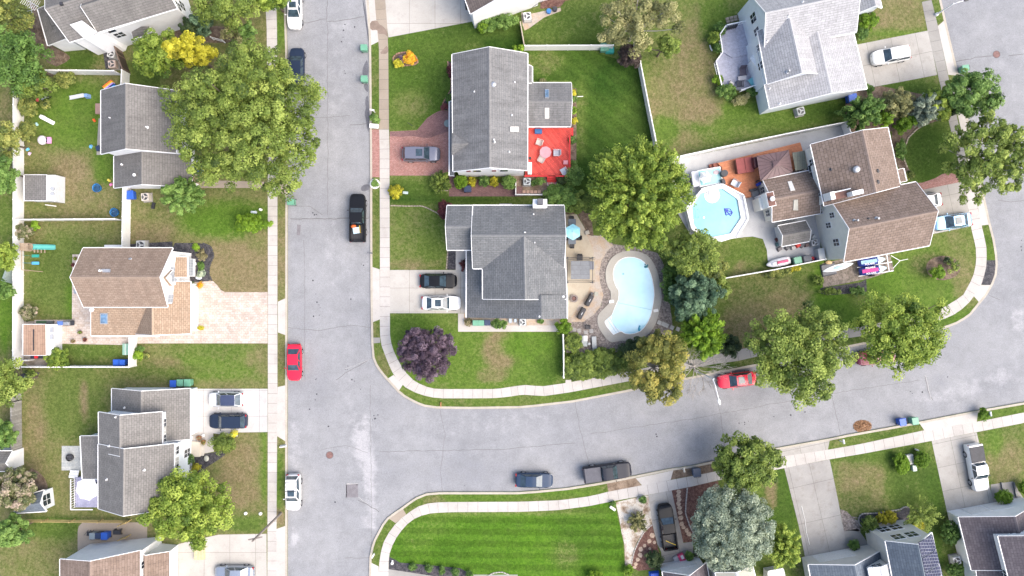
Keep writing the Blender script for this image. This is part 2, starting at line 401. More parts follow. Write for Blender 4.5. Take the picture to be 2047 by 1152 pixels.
SOIL = two('bare_soil', (0.13, 0.09, 0.06), (0.24, 0.18, 0.13), scale=1.2, fine=10, fvar=0.3)
BRICK = paver('brick_paver', (0.30, 0.13, 0.11), (0.37, 0.20, 0.17), (0.14, 0.10, 0.09))
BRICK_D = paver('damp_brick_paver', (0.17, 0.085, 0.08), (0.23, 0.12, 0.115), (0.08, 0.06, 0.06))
PAVER = paver('pale_paver', (0.40, 0.33, 0.275), (0.46, 0.405, 0.365), (0.27, 0.22, 0.19), bw=0.45, bh=0.3)
FLAG = paver('grey_flagstone', (0.27, 0.29, 0.29), (0.36, 0.37, 0.36), (0.46, 0.45, 0.4), bw=0.95, bh=0.62)
STONE = pm('stepping_stone', (0.40, 0.30, 0.22), 0.2, 2, 8, 0.15)
KERB = pm('kerb_concrete', (0.36, 0.325, 0.27), 0.12, 0.8, 7, 0.1)
DARK = pm('joint_dark', (0.09, 0.085, 0.08), 0.1)

# one huge sheet to the horizon, the asphalt on it
b = MB(); b.add([(-900, -900, -0.03), (900, -900, -0.03), (900, 900, -0.03), (-900, 900, -0.03)], [(0, 1, 2, 3)])
tag(b.build('ground', two('far_ground', (0.05, 0.075, 0.025), (0.09, 0.09, 0.045), scale=0.05, fine=1.5)), kind='structure')
# road: (px, py, rx, ry, light, dark, 0)
RB = [(680, 500, 40, 90, .45, 0, 0), (665, 200, 30, 180, .35, 0, 0), (690, 60, 25, 90, .3, 0, 0), (725, 880, 22, 55, 1, 0, 0), (738, 950, 14, 50, 1, 0, 0),
      (745, 1005, 14, 40, 1, 0, 0), (740, 1045, 12, 22, 1, 0, 0), (585, 1075, 12, 22, 1, 0, 0), (590, 890, 14, 70, .6, 0, 0), (645, 1045, 12, 6, 1, 0, 0),
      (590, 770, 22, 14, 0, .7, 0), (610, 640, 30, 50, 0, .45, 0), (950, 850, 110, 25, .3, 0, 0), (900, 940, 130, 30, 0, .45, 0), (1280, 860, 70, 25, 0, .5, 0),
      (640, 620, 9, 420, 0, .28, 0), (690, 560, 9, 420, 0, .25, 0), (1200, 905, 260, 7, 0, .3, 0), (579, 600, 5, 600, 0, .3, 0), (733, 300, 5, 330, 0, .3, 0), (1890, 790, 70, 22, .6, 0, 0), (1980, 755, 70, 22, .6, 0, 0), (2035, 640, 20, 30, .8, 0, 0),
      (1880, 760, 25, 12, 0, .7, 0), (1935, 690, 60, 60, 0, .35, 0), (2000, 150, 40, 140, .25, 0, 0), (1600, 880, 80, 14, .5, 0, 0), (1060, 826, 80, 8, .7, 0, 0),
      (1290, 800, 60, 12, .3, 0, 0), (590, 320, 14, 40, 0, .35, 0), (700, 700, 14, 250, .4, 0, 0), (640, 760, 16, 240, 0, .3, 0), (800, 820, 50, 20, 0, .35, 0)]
ROADPX = PX(490, -700, 790, -700, 760, -100, 1840, -120, 2200, -700, 2800, -700, 2800, 1500, 900, 1500, 760, 1800, 490, 1800)
ROAD = blobsheet('road', ROADPX, 0.0, ASPH, RB, (0, 0, 0), 1.0)
tag(ROAD, 'pale grey weathered asphalt street')

KL = PX(574, -700, 572, -60, 572.5, 30, 575, 100, 575.5, 400, 575, 700, 575, 1200, 575, 1800)
KC = PX(715, -700, 728, -60, 733, 0, 736.5, 50, 738, 90, 740, 300, 740.4, 480, 741, 600, 742.5, 684, 745, 715, 751, 730, 758, 741, 771, 757, 783, 770, 794.6, 783,
        807, 793, 820.7, 801, 835, 808, 849, 813, 873, 816.5, 940, 817.6, 1040, 816, 1072, 813, 1145, 804.5, 1249, 784.5, 1368, 760, 1485, 737, 1696, 694.6,
        1780, 678, 1872, 661, 1892, 655, 1911, 648, 1927, 639, 1940, 629.5, 1958, 607, 1972.5, 589, 1984, 568.6, 1991, 550, 1993, 530, 1992, 511, 1987, 480,
        1979, 449, 1967, 394, 1916.5, 156, 1898, 78, 1880, 0, 1866, -60, 1720, -700)
KB = PX(738, 1800, 738, 1200, 738, 1151, 739, 1113, 743, 1093, 748, 1078, 756, 1063, 764, 1048, 774, 1035, 787, 1025, 802, 1015, 817, 1004, 832, 994, 852, 986, 878, 983.5,
        1035, 983.5, 1071, 981, 1134, 975, 1197.5, 965, 1261, 952.5, 1337, 937, 1380, 931, 1428, 921, 1542.5, 897, 1656.6, 876.5, 1692.6, 869, 1794, 851, 1950, 821, 2047, 804, 2800, 660)
def kerb(name, line, side):
    """raised kerb stone along a line; side = +1 when the yards lie to the left of the walking direction"""
    p = [Vector(W2(q, 0)) for q in line]; o = []
    for i in range(len(p)):
        d = (p[min(i + 1, len(p) - 1)] - p[max(i - 1, 0)]).normalized(); o.append(p[i] + Vector((-d.y, d.x)) * 0.27 * side)
    bb = MB(); bb.prism([tuple(x) for x in p] + [tuple(x) for x in o[::-1]], 0.0, G + 0.012)
    return tag(bb.build(name, KERB), kind='structure')
kerb('kerb', KL, -1); kerb('kerb', KC, 1); kerb('kerb', KB, -1)
LB = KL + PX(-1200, 1800, -1200, -700); CB = KC; BB = KB + PX(2800, 1800)

LEFTB = [(480, 545, 110, 85, .75, 0, 0), (455, 440, 100, 40, .1, .75, .2), (300, 470, 50, 28, .65, 0, 0), (520, 480, 30, 30, .5, .1, 0), (160, 380, 60, 60, .55, .0, 0),
         (140, 340, 35, 40, .75, 0, 0), (150, 230, 90, 70, .0, .6, 0), (210, 330, 25, 40, 0, .6, .1), (140, 555, 90, 90, .15, .25, .25), (150, 600, 20, 40, 0, .7, .2),
         (180, 705, 75, 18, .15, .4, .35), (430, 705, 100, 20, .2, .4, .2), (400, 740, 130, 22, .2, .55, 0), (330, 728, 30, 14, .7, 0, 0), (520, 720, 30, 20, .5, .2, 0),
         (90, 830, 45, 60, .4, .1, 0), (70, 870, 22, 80, .6, 0, 0), (150, 800, 60, 80, .1, .15, .35), (165, 800, 8, 40, .8, 0, 0), (140, 960, 40, 50, .45, .1, 0),
         (490, 950, 50, 75, .7, 0, .05), (525, 930, 10, 90, .1, .5, 0), (490, 1045, 45, 18, .1, .4, .3), (520, 1010, 20, 12, .4, 0, 0), (110, 1055, 60, 25, .1, .4, .3),
         (160, 60, 90, 60, .3, 0, .5), (150, 120, 45, 18, 0, .4, .8), (490, 60, 40, 50, .5, .1, .2), (290, 150, 35, 40, 0, .2, .8), (10, 620, 18, 90, 0, .8, 0), (10, 440, 20, 60, .2, .4, 0),
         (10, 260, 20, 60, .5, 0, .3), (564, 60, 9, 55, 0, .6, .1), (564, 300, 9, 20, 0, .4, .1), (564, 480, 9, 60, .6, 0, 0), (564, 570, 9, 30, .5, .1, 0), (564, 720, 9, 50, .45, .1, .4),
         (562, 960, 9, 70, .1, .6, .1), (562, 1035, 9, 20, .9, 0, 0), (300, 740, 120, 15, .3, .3, .4)]
CENB = [(840, 150, 110, 110, .05, .55, .35), (820, 210, 40, 30, .3, .3, 0), (960, 60, 100, 25, .05, .4, .6), (1010, 90, 50, 20, 0, .2, .95), (1150, 60, 80, 45, .15, .4, .35),
        (1180, 90, 50, 20, 0, .3, .7), (825, 385, 60, 24, .05, .4, .5), (880, 400, 120, 10, 0, .3, .8), (835, 480, 50, 60, .35, .45, .05), (830, 530, 48, 14, .6, .25, 0), (860, 480, 30, 50, .2, .4, .1),
        (950, 720, 180, 70, .15, .6, .0), (1000, 700, 35, 40, .75, .1, 0), (985, 750, 30, 15, .5, .1, 0), (1100, 720, 30, 55, .1, .6, .5), (830, 650, 60, 20, .0, .6, .25), (790, 700, 20, 60, .1, .6, 0),
        (1060, 690, 60, 30, 0, .7, .05), (800, 760, 60, 14, .1, .6, 0),
        (1340, 60, 60, 100, .3, .35, 0), (1350, 220, 60, 100, .55, .1, 0), (1390, 150, 40, 120, .6, .15, 0), (1430, 40, 30, 60, .1, .5, .05), (1430, 250, 60, 25, .2, .5, .1), (1400, 220, 40, 25, .75, 0, 0),
        (1560, 235, 110, 20, .1, .5, .3), (1650, 215, 60, 20, 0, .4, .7), (1480, 215, 40, 16, .1, .6, 0), (1330, 260, 30, 30, .1, .5, .1),
        (1790, 30, 60, 45, .55, .1, .0), (1800, 65, 60, 10, .1, .5, 0), (1790, 180, 90, 16, .05, .4, .6), (1860, 310, 50, 60, .05, .5, .55), (1490, 520, 40, 30, .2, .4, .2), (1480, 540, 15, 18, .7, 0, 0),
        (1530, 590, 90, 55, .35, .1, .45), (1500, 660, 60, 50, .65, 0, .1), (1570, 620, 60, 40, .55, 0, .2), (1660, 610, 40, 35, 0, .75, .25), (1690, 640, 40, 30, 0, .7, .4), (1650, 560, 25, 40, 0, .8, 0),
        (1850, 560, 90, 70, .1, .55, .05), (1910, 500, 30, 60, .35, .3, 0), (1930, 560, 22, 50, .5, .2, 0), (1855, 530, 40, 24, .3, .1, .5), (1760, 560, 40, 40, 0, .7, .1), (1860, 470, 30, 20, .3, .4, 0),
        (1972, 500, 14, 30, 0, .6, .4), (1920, 640, 50, 18, 0, .6, .2), (750, 150, 9, 60, .3, .2, .35), (750, 450, 9, 90, .35, .2, .25), (750, 670, 9, 20, .4, .2, .1), (765, 730, 20, 30, .4, .2, .1),
        (900, 808, 120, 10, .25, .5, .2), (1150, 790, 80, 12, .1, .5, .2), (1450, 730, 60, 9, .2, .1, .8), (1700, 680, 30, 10, .2, .1, .6)]
BOTB = [(1725, 960, 50, 60, .55, .15, .1), (1720, 1010, 50, 30, .35, .1, .45), (1820, 950, 50, 60, .1, .3, .55), (1740, 910, 70, 16, .05, .4, .4), (1870, 980, 20, 50, 0, .5, .5),
        (2010, 920, 40, 50, .55, .2, 0), (1990, 880, 16, 30, .1, .5, 0), (1560, 1010, 40, 90, 0, .5, .55), (1540, 985, 10, 40, .8, 0, .3), (1590, 1120, 20, 30, .3, .2, .5),
        (1750, 868, 80, 9, .2, .4, .3), (2010, 822, 60, 10, .1, .5, .1), (1100, 988, 120, 8, .05, .7, 0), (950, 993, 100, 9, .1, .65, .1), (870, 1000, 20, 12, .4, .3, .2), (770, 1070, 20, 30, .2, .45, .2),
        (1870, 1100, 20, 60, .1, .3, .7)]
tag(blobsheet('lawn', LB, G, GRASS, [(*q[:6], q[6] * .6) for q in LEFTB], (.42, .12, .05), 0.9), 'mixed dry and green lawn west of the street')
tag(blobsheet('lawn', CB, G, GRASS, CENB, (.25, .35, .1), 0.9), 'mown lawn of the block inside the street bend')
tag(blobsheet('lawn', BB, G, GRASS, BOTB, (.25, .35, .15), 0.9), 'mown lawn south of the cross street')
# two lawns with mowing stripes
tag(blobsheet('lawn', Q('23', 383, 1000, 430, 870, 510, 760, 600, 690, 720, 655, 800, 650, 1420, 645) + Q('33', 370, 632, 620, 600, 800, 565, 835, 640, 860, 740, 885, 850, 900, 1040, 900, 1152) +
    PX(1248, 1300, 940, 1300) + Q('23', 1050, 1152, 950, 1090, 470, 1045), G + 0.006, GRASS_FRONT,
    [(1100, 1120, 160, 60, 0, .95, .12), (850, 1050, 60, 60, .12, .8, .1), (1170, 1060, 60, 60, 0, .9, .35), (1130, 1110, 30, 30, .25, .6, .2), (1000, 1022, 200, 10, .3, .5, 0), (900, 1100, 40, 30, 0, 1, .3)], (0, .95, .22), 1.0),
    'bright green lawn with mowing stripes south of the cross street')
tag(blobsheet('lawn', Q('30', 120, 395, 600, 385, 985, 505, 1010, 640, 1120, 1150) + PX(1313, 330, 1220, 420, 1110, 372) + Q('31', 500, 250, 505, 0) + Q('30', 510, 700, 470, 620, 170, 620, 150, 500), G + 0.006, GRASS_BACK,
    [(1090, 125, 45, 25, .35, .5, .2), (1230, 160, 50, 40, 0, .3, .95), (1280, 260, 40, 60, 0, .35, .8), (1160, 240, 14, 80, .25, .4, .1), (1200, 340, 60, 30, 0, .3, .9)], (0, .55, .65), 1.0),
    'dark green back lawn with diagonal mowing marks')
# water patches left by sprinklers, cracks and repairs: surface marks of the road
def ribbon(mb, pts, w, z):
    p = [Vector(W2(q, z)) for q in pts]; a = []; c = []
    for i in range(len(p)):
        d = (p[min(i + 1, len(p) - 1)] - p[max(i - 1, 0)]).normalized(); n = Vector((-d.y, d.x)) * w / 2
        a.append(p[i] + n); c.append(p[i] - n)
    k = len(p)
    mb.add([(q.x, q.y, z) for q in a] + [(q.x, q.y, z) for q in c], [(i, k + i, k + i + 1, i + 1) for i in range(k - 1)])
rng = random.Random(5)
cr = MB(); Z1 = 0.004
def wiggle(pts, amp=1.2, seg=9):
    o = []
    for a, b_ in zip(pts, pts[1:]):
        n = max(2, int(math.hypot(b_[0] - a[0], b_[1] - a[1]) / seg))
        for i in range(n): o.append((a[0] + (b_[0] - a[0]) * i / n + rng.uniform(-amp, amp), a[1] + (b_[1] - a[1]) * i / n + rng.uniform(-amp, amp)))
    return o + [pts[-1]]
for pts, w in (((580, 437, 650, 438, 738, 436), .07), ((655, 0, 652, 45, 690, 40, 728, 34), .05), ((605, 47, 652, 38), .05), ((655, 45, 655, 430), .035), ((700, 250, 738, 247), .05), ((608, 480, 610, 760), .03),
               ((748, 715, 700, 740, 672, 760), .05), ((1848, 752, 1852, 770, 1858, 790, 1865, 800), .05), ((1911, 124, 1950, 115, 1985, 112), .06), ((2015, 112, 2047, 108), .06),
               ((715, 1000, 735, 1008, 758, 1024), .06), ((740, 1116, 690, 1116), .04), ((740, 770, 744, 1150), .03), ((760, 903, 1000, 899, 1150, 886), .04), ((580, 411, 620, 412, 645, 430), .04), ((600, 230, 640, 236, 700, 231), .03), ((575, 655, 640, 662, 700, 650, 741, 655), .035), ((640, 900, 690, 890, 735, 905), .03), ((880, 820, 890, 870, 880, 940, 885, 983), .03), ((1150, 805, 1160, 860, 1175, 920, 1180, 965), .035), ((1420, 755, 1440, 820, 1450, 912), .03), ((1650, 705, 1665, 800, 1680, 868), .035), ((1995, 400, 2020, 405, 2060, 398), .04), ((1180, 868, 1400, 835, 1640, 790, 1840, 760), .03), ((1977, 592, 2000, 600), .04)):
    ribbon(cr, wiggle(PX(*pts)), w, Z1)
cr.build('crack_line', DARK, ROAD)
li = MB()
for pts, w in (((693, 968, 716, 968, 713, 970), .10), ((693, 968, 692, 995), .08), ((716, 994, 735, 1007), .05), ((1850, 750, 1862, 800), .07), ((745, 716, 690, 738), .035)):
    ribbon(li, wiggle(PX(*pts), .6), w, Z1 + .004)
li.build('pale_seam', pm('seam_pale', (0.34, 0.33, 0.32), 0.2), ROAD)
sp = MB()
spots = [(690, 50), (688, 62), (685, 75), (683, 83), (687, 140), (690, 148), (710, 55), (728, 428), (700, 600), (627, 426), (628, 430), (632, 428), (626, 562), (633, 587), (632, 605), (637, 611), (641, 616), (627, 630), (626, 632),
         (630, 758), (633, 756), (632, 788), (632, 800), (655, 852), (620, 818), (691, 737), (694, 733), (696, 739), (705, 760), (707, 764), (721, 777), (747, 833), (750, 836), (755, 830), (746, 838), (723, 530), (725, 529), (670, 1003), (671, 1005),
         (1490, 845), (1488, 850), (1495, 842), (1477, 848), (1549, 832), (1580, 830), (1608, 824), (1818, 784), (1822, 787), (1842, 786), (1971, 136), (1970, 141), (929, 972), (640, 630), (1893, 752), (1310, 868), (1315, 871), (2043, 500), (2044, 480), (2042, 492)]
for x, y in spots:
    for k in range(1):
        c = W2((x + rng.uniform(-2, 2), y + rng.uniform(-2, 2)), Z1); r = rng.uniform(.05, .12); n = 7
        sp.add([(c[0] + r * rng.uniform(.6, 1.3) * math.cos(6.283 * i / n), c[1] + r * rng.uniform(.6, 1.3) * math.sin(6.283 * i / n), Z1 + .0015 * k) for i in range(n)], [tuple(range(n))])
sp.build('tar_spot', pm('tar', (0.035, 0.035, 0.042), 0.2), ROAD)
wet = pm('wet_asphalt', (0.10, 0.10, 0.112), 0.2, 1.5, 10, 0.3, rough=0.45)
wt = MB()
for pts in (Q('20', 212, 455, 190, 480, 172, 530, 170, 575, 190, 585, 217, 590), Q('20', 217, 640, 180, 645, 185, 680, 200, 700, 215, 712), Q('20', 218, 730, 200, 740, 190, 790, 200, 830, 185, 870, 200, 930, 205, 985, 225, 1035), Q('21', 223, 300, 180, 305, 155, 330, 165, 355, 195, 355, 225, 340),
            PX(727, 0, 735, 55, 737, 90, 733, 60, 724, 0)):
    s2 = smoothpts([W2(p, .006) for p in pts], 2, True)
    a = sum(s2[i][0] * s2[(i + 1) % len(s2)][1] - s2[(i + 1) % len(s2)][0] * s2[i][1] for i in range(len(s2)))
    if a < 0: s2 = s2[::-1]
    o0 = len(wt.v); wt.v += [(x, y, .011) for x, y in s2]
    for t in tessellate_polygon([[Vector((x, y, 0)) for x, y in s2]]):
        A, B, C = [s2[i] for i in t]; ar = (B[0] - A[0]) * (C[1] - A[1]) - (C[0] - A[0]) * (B[1] - A[1])
        wt.f.append([o0 + i for i in (t if ar > 0 else t[::-1])]); wt.uv.append(None)
wt.build('wet_patch', wet, ROAD)
pt = MB(); pt.prism([W2(p, .01) for p in PX(692, 969, 715, 968, 716, 994, 691, 995)], -0.04, 0.008); pt.prism([W2(p, .01) for p in PX(594, 449, 601, 450, 600, 471, 593, 470)], -0.04, 0.008)
pt.build('asphalt_patch', pm('patch_asphalt', (0.155, 0.145, 0.155), 0.15, 2, 10, 0.25), ROAD)
IRON = pm('rusty_iron', (0.16, 0.085, 0.075), 0.25, 3, 12, 0.3, rough=0.7)
for k, (x, y) in enumerate(((659, 910), (1992, 109))):
    t = thing('manhole_cover', ('round rusty manhole cover in the street near the parked white hatchback', 'round rusty manhole cover on the road at the upper right near the lamp post')[k], 'manhole cover', W((x, y), 0), 0, 'manhole covers in the street')
    m = MB(); m.cyl((0, 0, -0.03), .40, .042, 24); m.build('lid', IRON, t)
    m = MB(); m.lathe((0, 0, 0), [(.41, -.02), (.41, .014), (.47, .014), (.47, -.02)], 24); m.build('rim', pm('iron_rim', (.1, .08, .08), .2), t)

# ------------------------------------------------ sidewalks in slabs
def walk(name, outer, inner, mat, slab=1.22, lvl=3, label=None):
    z = G + 0.004 * lvl
    A = [Vector(W2(p, z)) for p in outer]; B = [Vector(W2(p, z)) for p in inner]
    L = sum((b - a).length for a, b in zip(A, A[1:])); n = max(2, int(L / slab)); sub = 1
    A = resample([(p.x, p.y, 0) for p in A], n); B2 = B; B = []
    for q in A:
        best = None
        for u0, u1 in zip(B2, B2[1:]):
            dd = u1 - u0; tt = max(0, min(1, (Vector((q.x, q.y)) - u0).dot(dd) / max(dd.length_squared, 1e-9))); w_ = u0 + dd * tt; L_ = (w_ - Vector((q.x, q.y))).length
            if best is None or L_ < best[0]: best = (L_, w_)
        B.append(Vector((best[1].x, best[1].y, 0)))
    mb = MB(); rr = random.Random(len(outer) + int(L))
    for i in range(n):
        a0, a1, b0, b1 = A[i], A[i + 1], B[i], B[i + 1]; e = 0.012
        q = [a0.lerp(a1, e), a0.lerp(a1, 1 - e), b0.lerp(b1, 1 - e), b0.lerp(b1, e)]
        mb.prism([(p.x, p.y) for p in q], z - .05, z)
    o = mb.build(name, mat)
    nf = len(mb.f) // n; at = o.data.attributes.new('tone', 'FLOAT', 'FACE')
    for i in range(n):
        t = rr.choice([0, .1, .25, .4, .15, .7 if rr.random() < .3 else .2])
        for k in range(nf): at.data[i * nf + k].value = t
    # dark bed under the joints
    bd = MB(); bd.prism([(p.x, p.y) for p in A] + [(p.x, p.y) for p in B[::-1]], z - .06, z - 0.006)
    bd.build('joint', DARK, o)
    return tag(o, label, kind='structure')
walk('sidewalk', PX(552, -80, 552, 0, 553.5, 50, 554.5, 200, 554.5, 480, 554.5, 800, 553, 1000, 552, 1240), PX(530, -80, 530, 0, 533, 50, 535, 200, 535.5, 480, 535.5, 800, 535, 1000, 534, 1240), CON)
walk('sidewalk', PX(748, -80, 749, 0, 753, 50, 757.5, 92, 758, 259), PX(769, -80, 770, 0, 774, 50, 776, 92, 777.5, 259), CON_T)
walk('sidewalk', PX(758, 259, 759, 300, 759.5, 480) + Q('22', 305, 0, 305, 340, 315, 420, 330, 460, 345, 500, 380, 590, 410, 650, 440, 690, 480, 730, 515, 758, 560, 780, 620, 803, 680, 820, 740, 829, 800, 832, 1200, 830, 1382, 808) + Q('32', 50, 806, 100, 803, 250, 815, 450, 787, 960, 690) +
     PX(1320, 748, 1378, 737), PX(777.5, 259, 778.5, 300, 779, 480) + Q('22', 382, 0, 382, 340, 390, 400, 400, 440, 418, 485, 440, 530, 470, 585, 510, 640, 560, 690, 600, 715, 640, 735, 680, 748, 720, 757, 760, 760, 1200, 760, 1382, 732) + Q('32', 60, 732, 110, 728, 240, 740, 420, 715, 940, 620) + PX(1320, 729, 1378, 720), CON)
walk('sidewalk', Q('42', 70, 607, 250, 570, 440, 545, 610, 505) + PX(1600, 690, 1685, 677) + Q('52', 90, 360) + PX(1800, 658, 1850, 646) + Q('52', 690, 240), Q('42', 70, 540, 250, 500, 460, 455, 560, 435) + PX(1600, 673, 1685, 658) + Q('52', 80, 290) + PX(1800, 637, 1850, 629) + Q('52', 690, 165), CON_G, 1.5)
walk('sidewalk', Q('52', 690, 240, 780, 215, 850, 180, 930, 120, 990, 45) + Q('51', 1045, 1075, 1065, 1000, 1080, 940, 1085, 885, 1082, 780, 1065, 700, 1045, 615, 1020, 500, 985, 340), Q('52', 690, 172, 760, 130, 860, 70, 920, 0) + Q('51', 905, 1150, 945, 1080, 980, 1010, 995, 950, 1005, 890, 1000, 780, 985, 720, 962, 625, 945, 500, 915, 340), CON)
walk('sidewalk', PX(1862, 0, 1875, 52, 1900, 174, 1945, 380), PX(1842, 0, 1854, 60, 1882, 180, 1929, 380), CON_G)
walk('sidewalk', PX(1846, -80, 1862, 0), PX(1826, -80, 1842, 0), CON_G)
walk('sidewalk', Q('23', 300, 1350, 303, 1150, 305, 1080, 313, 1010, 325, 940, 340, 890, 360, 850, 395, 790, 440, 735, 480, 698, 520, 665, 570, 630, 620, 600, 670, 583, 720, 573, 820, 568, 1420, 565) +
     Q('33', 400, 553, 640, 520, 770, 487, 1040, 435, 1420, 365) + Q('43', 260, 330, 800, 210) + Q('43', 1165, 155, 1420, 110) + Q('53', 630, 0) + Q('52', 1020, 1010, 1371, 940, 1500, 915),
     Q('23', 378, 1350, 380, 1150, 383, 1000, 400, 935, 430, 870, 465, 815, 510, 760, 550, 722, 600, 690, 660, 668, 720, 655, 800, 650, 900, 647, 1420, 645) +
     Q('33', 370, 632, 620, 600, 800, 562, 1090, 510, 1420, 448) + Q('43', 280, 400, 820, 300) + Q('43', 1180, 230, 1420, 190) + Q('53', 680, 85) + Q('52', 1010, 1090, 1371, 1020, 1500, 995), CON, 1.25)
# ramps and aprons between sidewalk and kerb
def slabsheet(name, px, mat, lvl=2, label=None, smooth=0):
    return tag(sheet(name, px, mat, lvl=lvl, smooth=smooth), label)
for px, m in ((Q('11', 825, 283, 898, 283, 898, 390, 822, 355), CON_T), (Q('12', 827, 90, 893, 60, 897, 350, 827, 325), CON), (Q('12', 825, 745, 893, 730) + Q('13', 912, 90, 840, 45), CON), (Q('13', 838, 780, 912, 755) + PX(571, 1230, 552, 1230), CON),
              (PX(728, -80, 748, -80, 749, 0, 753, 50, 757.5, 83, 741, 91, 735, 50, 730, 0), CON), (Q('21', 242, 935, 303, 955) + Q('22', 305, 225, 242, 250), CON), (Q('22', 245, 365, 305, 365, 308, 405, 246, 410), CON_G),
              (Q('22', 357, 685, 410, 652, 480, 728, 445, 782), CON), (Q('32', 425, 690, 468, 690, 470, 715, 423, 725), CON), (PX(1922, 174, 1963, 375, 1966, 394, 1979, 449, 1962, 451, 1948, 378, 1902, 174), CON),
              (Q('52', 985, 45, 1035, 105, 1080, 50) + Q('51', 1125, 1075, 1035, 1075), CON), (Q('50', 710, 200, 762, 155, 855, 580, 790, 575), CON), (Q('23', 383, 697, 490, 612, 520, 665, 438, 735), CON_T), (Q('23', 232, 1040, 303, 1075, 303, 1340, 225, 1340), CON),
              (Q('33', 990, 380, 1285, 318, 1265, 392, 1040, 437), CON), (Q('43', 710, 160, 1180, 70, 1163, 157, 800, 215), DRV_R), (Q('52', 570, 1025, 1018, 930, 1008, 1012, 612, 1087), CON)):
    slabsheet('driveway_apron', px, m)
# mulch and dirt strips in the verges
slabsheet('mulch_strip', Q('51', 1085, 885, 1155, 885, 1150, 1000, 1120, 1077, 1040, 1072, 1065, 1000), MULCH_B, 1)
slabsheet('mulch_strip', Q('33', 1280, 320) + Q('43', 260, 240, 260, 330) + Q('33', 1262, 392), MULCH_N, 1)
slabsheet('dirt_strip', Q('33', 760, 418, 990, 378, 1035, 437, 775, 487), SOIL, 1)
# driveways, walks, patios
slabsheet('driveway', Q('12', 205, 758, 748, 758, 748, 1090, 520, 1093) + PX(475, 865, 475, 873) + Q('13', 300, 20, 200, 20) + Q('12', 160, 1150, 160, 760), DRV_B, 2, 'bright white concrete driveway with two parked cars')
slabsheet('driveway', Q('11', 170, 1050, 330, 1045) + Q('11', 360, 1075, 385, 1110, 420, 1130, 748, 1130) + Q('12', 748, 410, 0, 410) + PX(260, 687, 260, 560), PAVER, 2, 'wide pale paver driveway beside the tan roofed house')
slabsheet('driveway', Q('13', 60, 900, 380, 825, 760, 818) + PX(534, 1240, 340, 1240), DRV, 2)
slabsheet('driveway', PX(768, -120, 769, 0) + Q('20', 352, 130, 370, 288, 1045, 160) + PX(980, -60, 960, -120), DRV, 2)
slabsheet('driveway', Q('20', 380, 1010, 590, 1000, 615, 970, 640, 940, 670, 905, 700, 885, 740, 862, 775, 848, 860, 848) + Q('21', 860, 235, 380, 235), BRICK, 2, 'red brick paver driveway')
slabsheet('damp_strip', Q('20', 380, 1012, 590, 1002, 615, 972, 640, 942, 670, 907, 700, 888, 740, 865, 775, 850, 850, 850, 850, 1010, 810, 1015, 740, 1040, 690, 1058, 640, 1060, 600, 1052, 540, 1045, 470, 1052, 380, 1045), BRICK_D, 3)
slabsheet('driveway_apron', Q('20', 240, 993, 302, 993) + Q('21', 303, 248, 240, 248), BRICK, 2)
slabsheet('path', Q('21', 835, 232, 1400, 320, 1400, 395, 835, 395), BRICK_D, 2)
slabsheet('driveway', Q('21', 382, 960, 980, 960) + Q('22', 980, 178, 382, 178), DRV, 2)
slabsheet('path', Q('21', 885, 790, 980, 790, 980, 962, 885, 962), CON, 1)
slabsheet('mulch_bed', Q('21', 822, 790, 887, 790, 887, 958, 822, 958), MULCH_B, 1)
slabsheet('path', Q('22', 905, 180, 951, 180, 951, 272, 1382, 272) + Q('32', 345, 272, 385, 320) + Q('22', 905, 320), CON, 3)
slabsheet('mulch_bed', Q('22', 950, 178, 1382, 200) + Q('32', 440, 200, 440, 280) + Q('22', 950, 280), SAND, 1)
slabsheet('driveway', Q('50', 60, 352, 105, 340, 635, 235, 705, 577, 205, 670, 120, 690), DRV_R, 2)
slabsheet('driveway', Q('51', 540, 360, 590, 345, 880, 285, 915, 300, 962, 625, 655, 687, 560, 700), DRV_R, 2)
slabsheet('path', Q('51', 520, 292, 590, 290, 690, 255, 740, 225, 800, 210, 850, 230, 880, 285, 590, 347, 540, 362), BRICK, 1)
slabsheet('driveway', Q('33', 1088, 512, 1272, 476, 1365, 890, 1440, 880, 1450, 1060, 1200, 1090, 1190, 960, 1160, 900, 1120, 740), DRV_S, 2)
slabsheet('driveway', Q('43', 820, 300, 1178, 232, 1245, 560, 1320, 960, 985, 1010, 935, 760), DRV_S, 2)
slabsheet('driveway', Q('53', 680, 85, 1035, 18, 1175, 600, 1240, 640, 805, 660), DRV_R, 2)
slabsheet('path', Q('53', 1145, 430, 1320, 405, 1400, 530, 1408, 590, 1160, 610), CON_G, 1)
slabsheet('path', Q('43', 1290, 800, 1420, 775) + Q('53', 20, 790, 100, 780, 170, 880, 210, 960, 0, 1000) + Q('43', 1320, 960), CON_G, 1)
slabsheet('gravel_bed', Q('43', 1260, 625, 1310, 640, 1350, 680, 1420, 695) + Q('53', 60, 695, 110, 720, 120, 800, 20, 790) + Q('43', 1290, 800), GRAVEL, 1)
slabsheet('gravel_bed', Q('33', 830, 570, 1040, 520, 1088, 515, 1120, 740, 1060, 790, 1000, 880, 970, 960, 950, 1070, 905, 1080, 900, 900, 880, 820, 860, 700), GRAVEL_W, 2, 'white stone garden bed beside the striped lawn')
slabsheet('mulch_bed', Q('33', 1120, 742, 1165, 930, 1200, 1090, 1010, 1110, 950, 1080, 975, 960, 1010, 880, 1060, 795), MULCH_R, 1)
slabsheet('mulch_bed', Q('33', 1272, 474) + Q('43', 0, 455, 300, 400, 300, 600, 200, 840, 120, 885, 0, 885) + Q('33', 1355, 885), MULCH_R, 1)
slabsheet('mulch_bed', Q('11', 0, 752, 150, 752, 250, 755, 310, 780, 335, 850, 300, 930, 295, 990, 320, 1045, 200, 1052, 0, 1052), MULCH_B, 3, smooth=1)
slabsheet('mulch_bed', PX(260, 488, 345, 483, 345, 500, 260, 500), MULCH_B, 1)
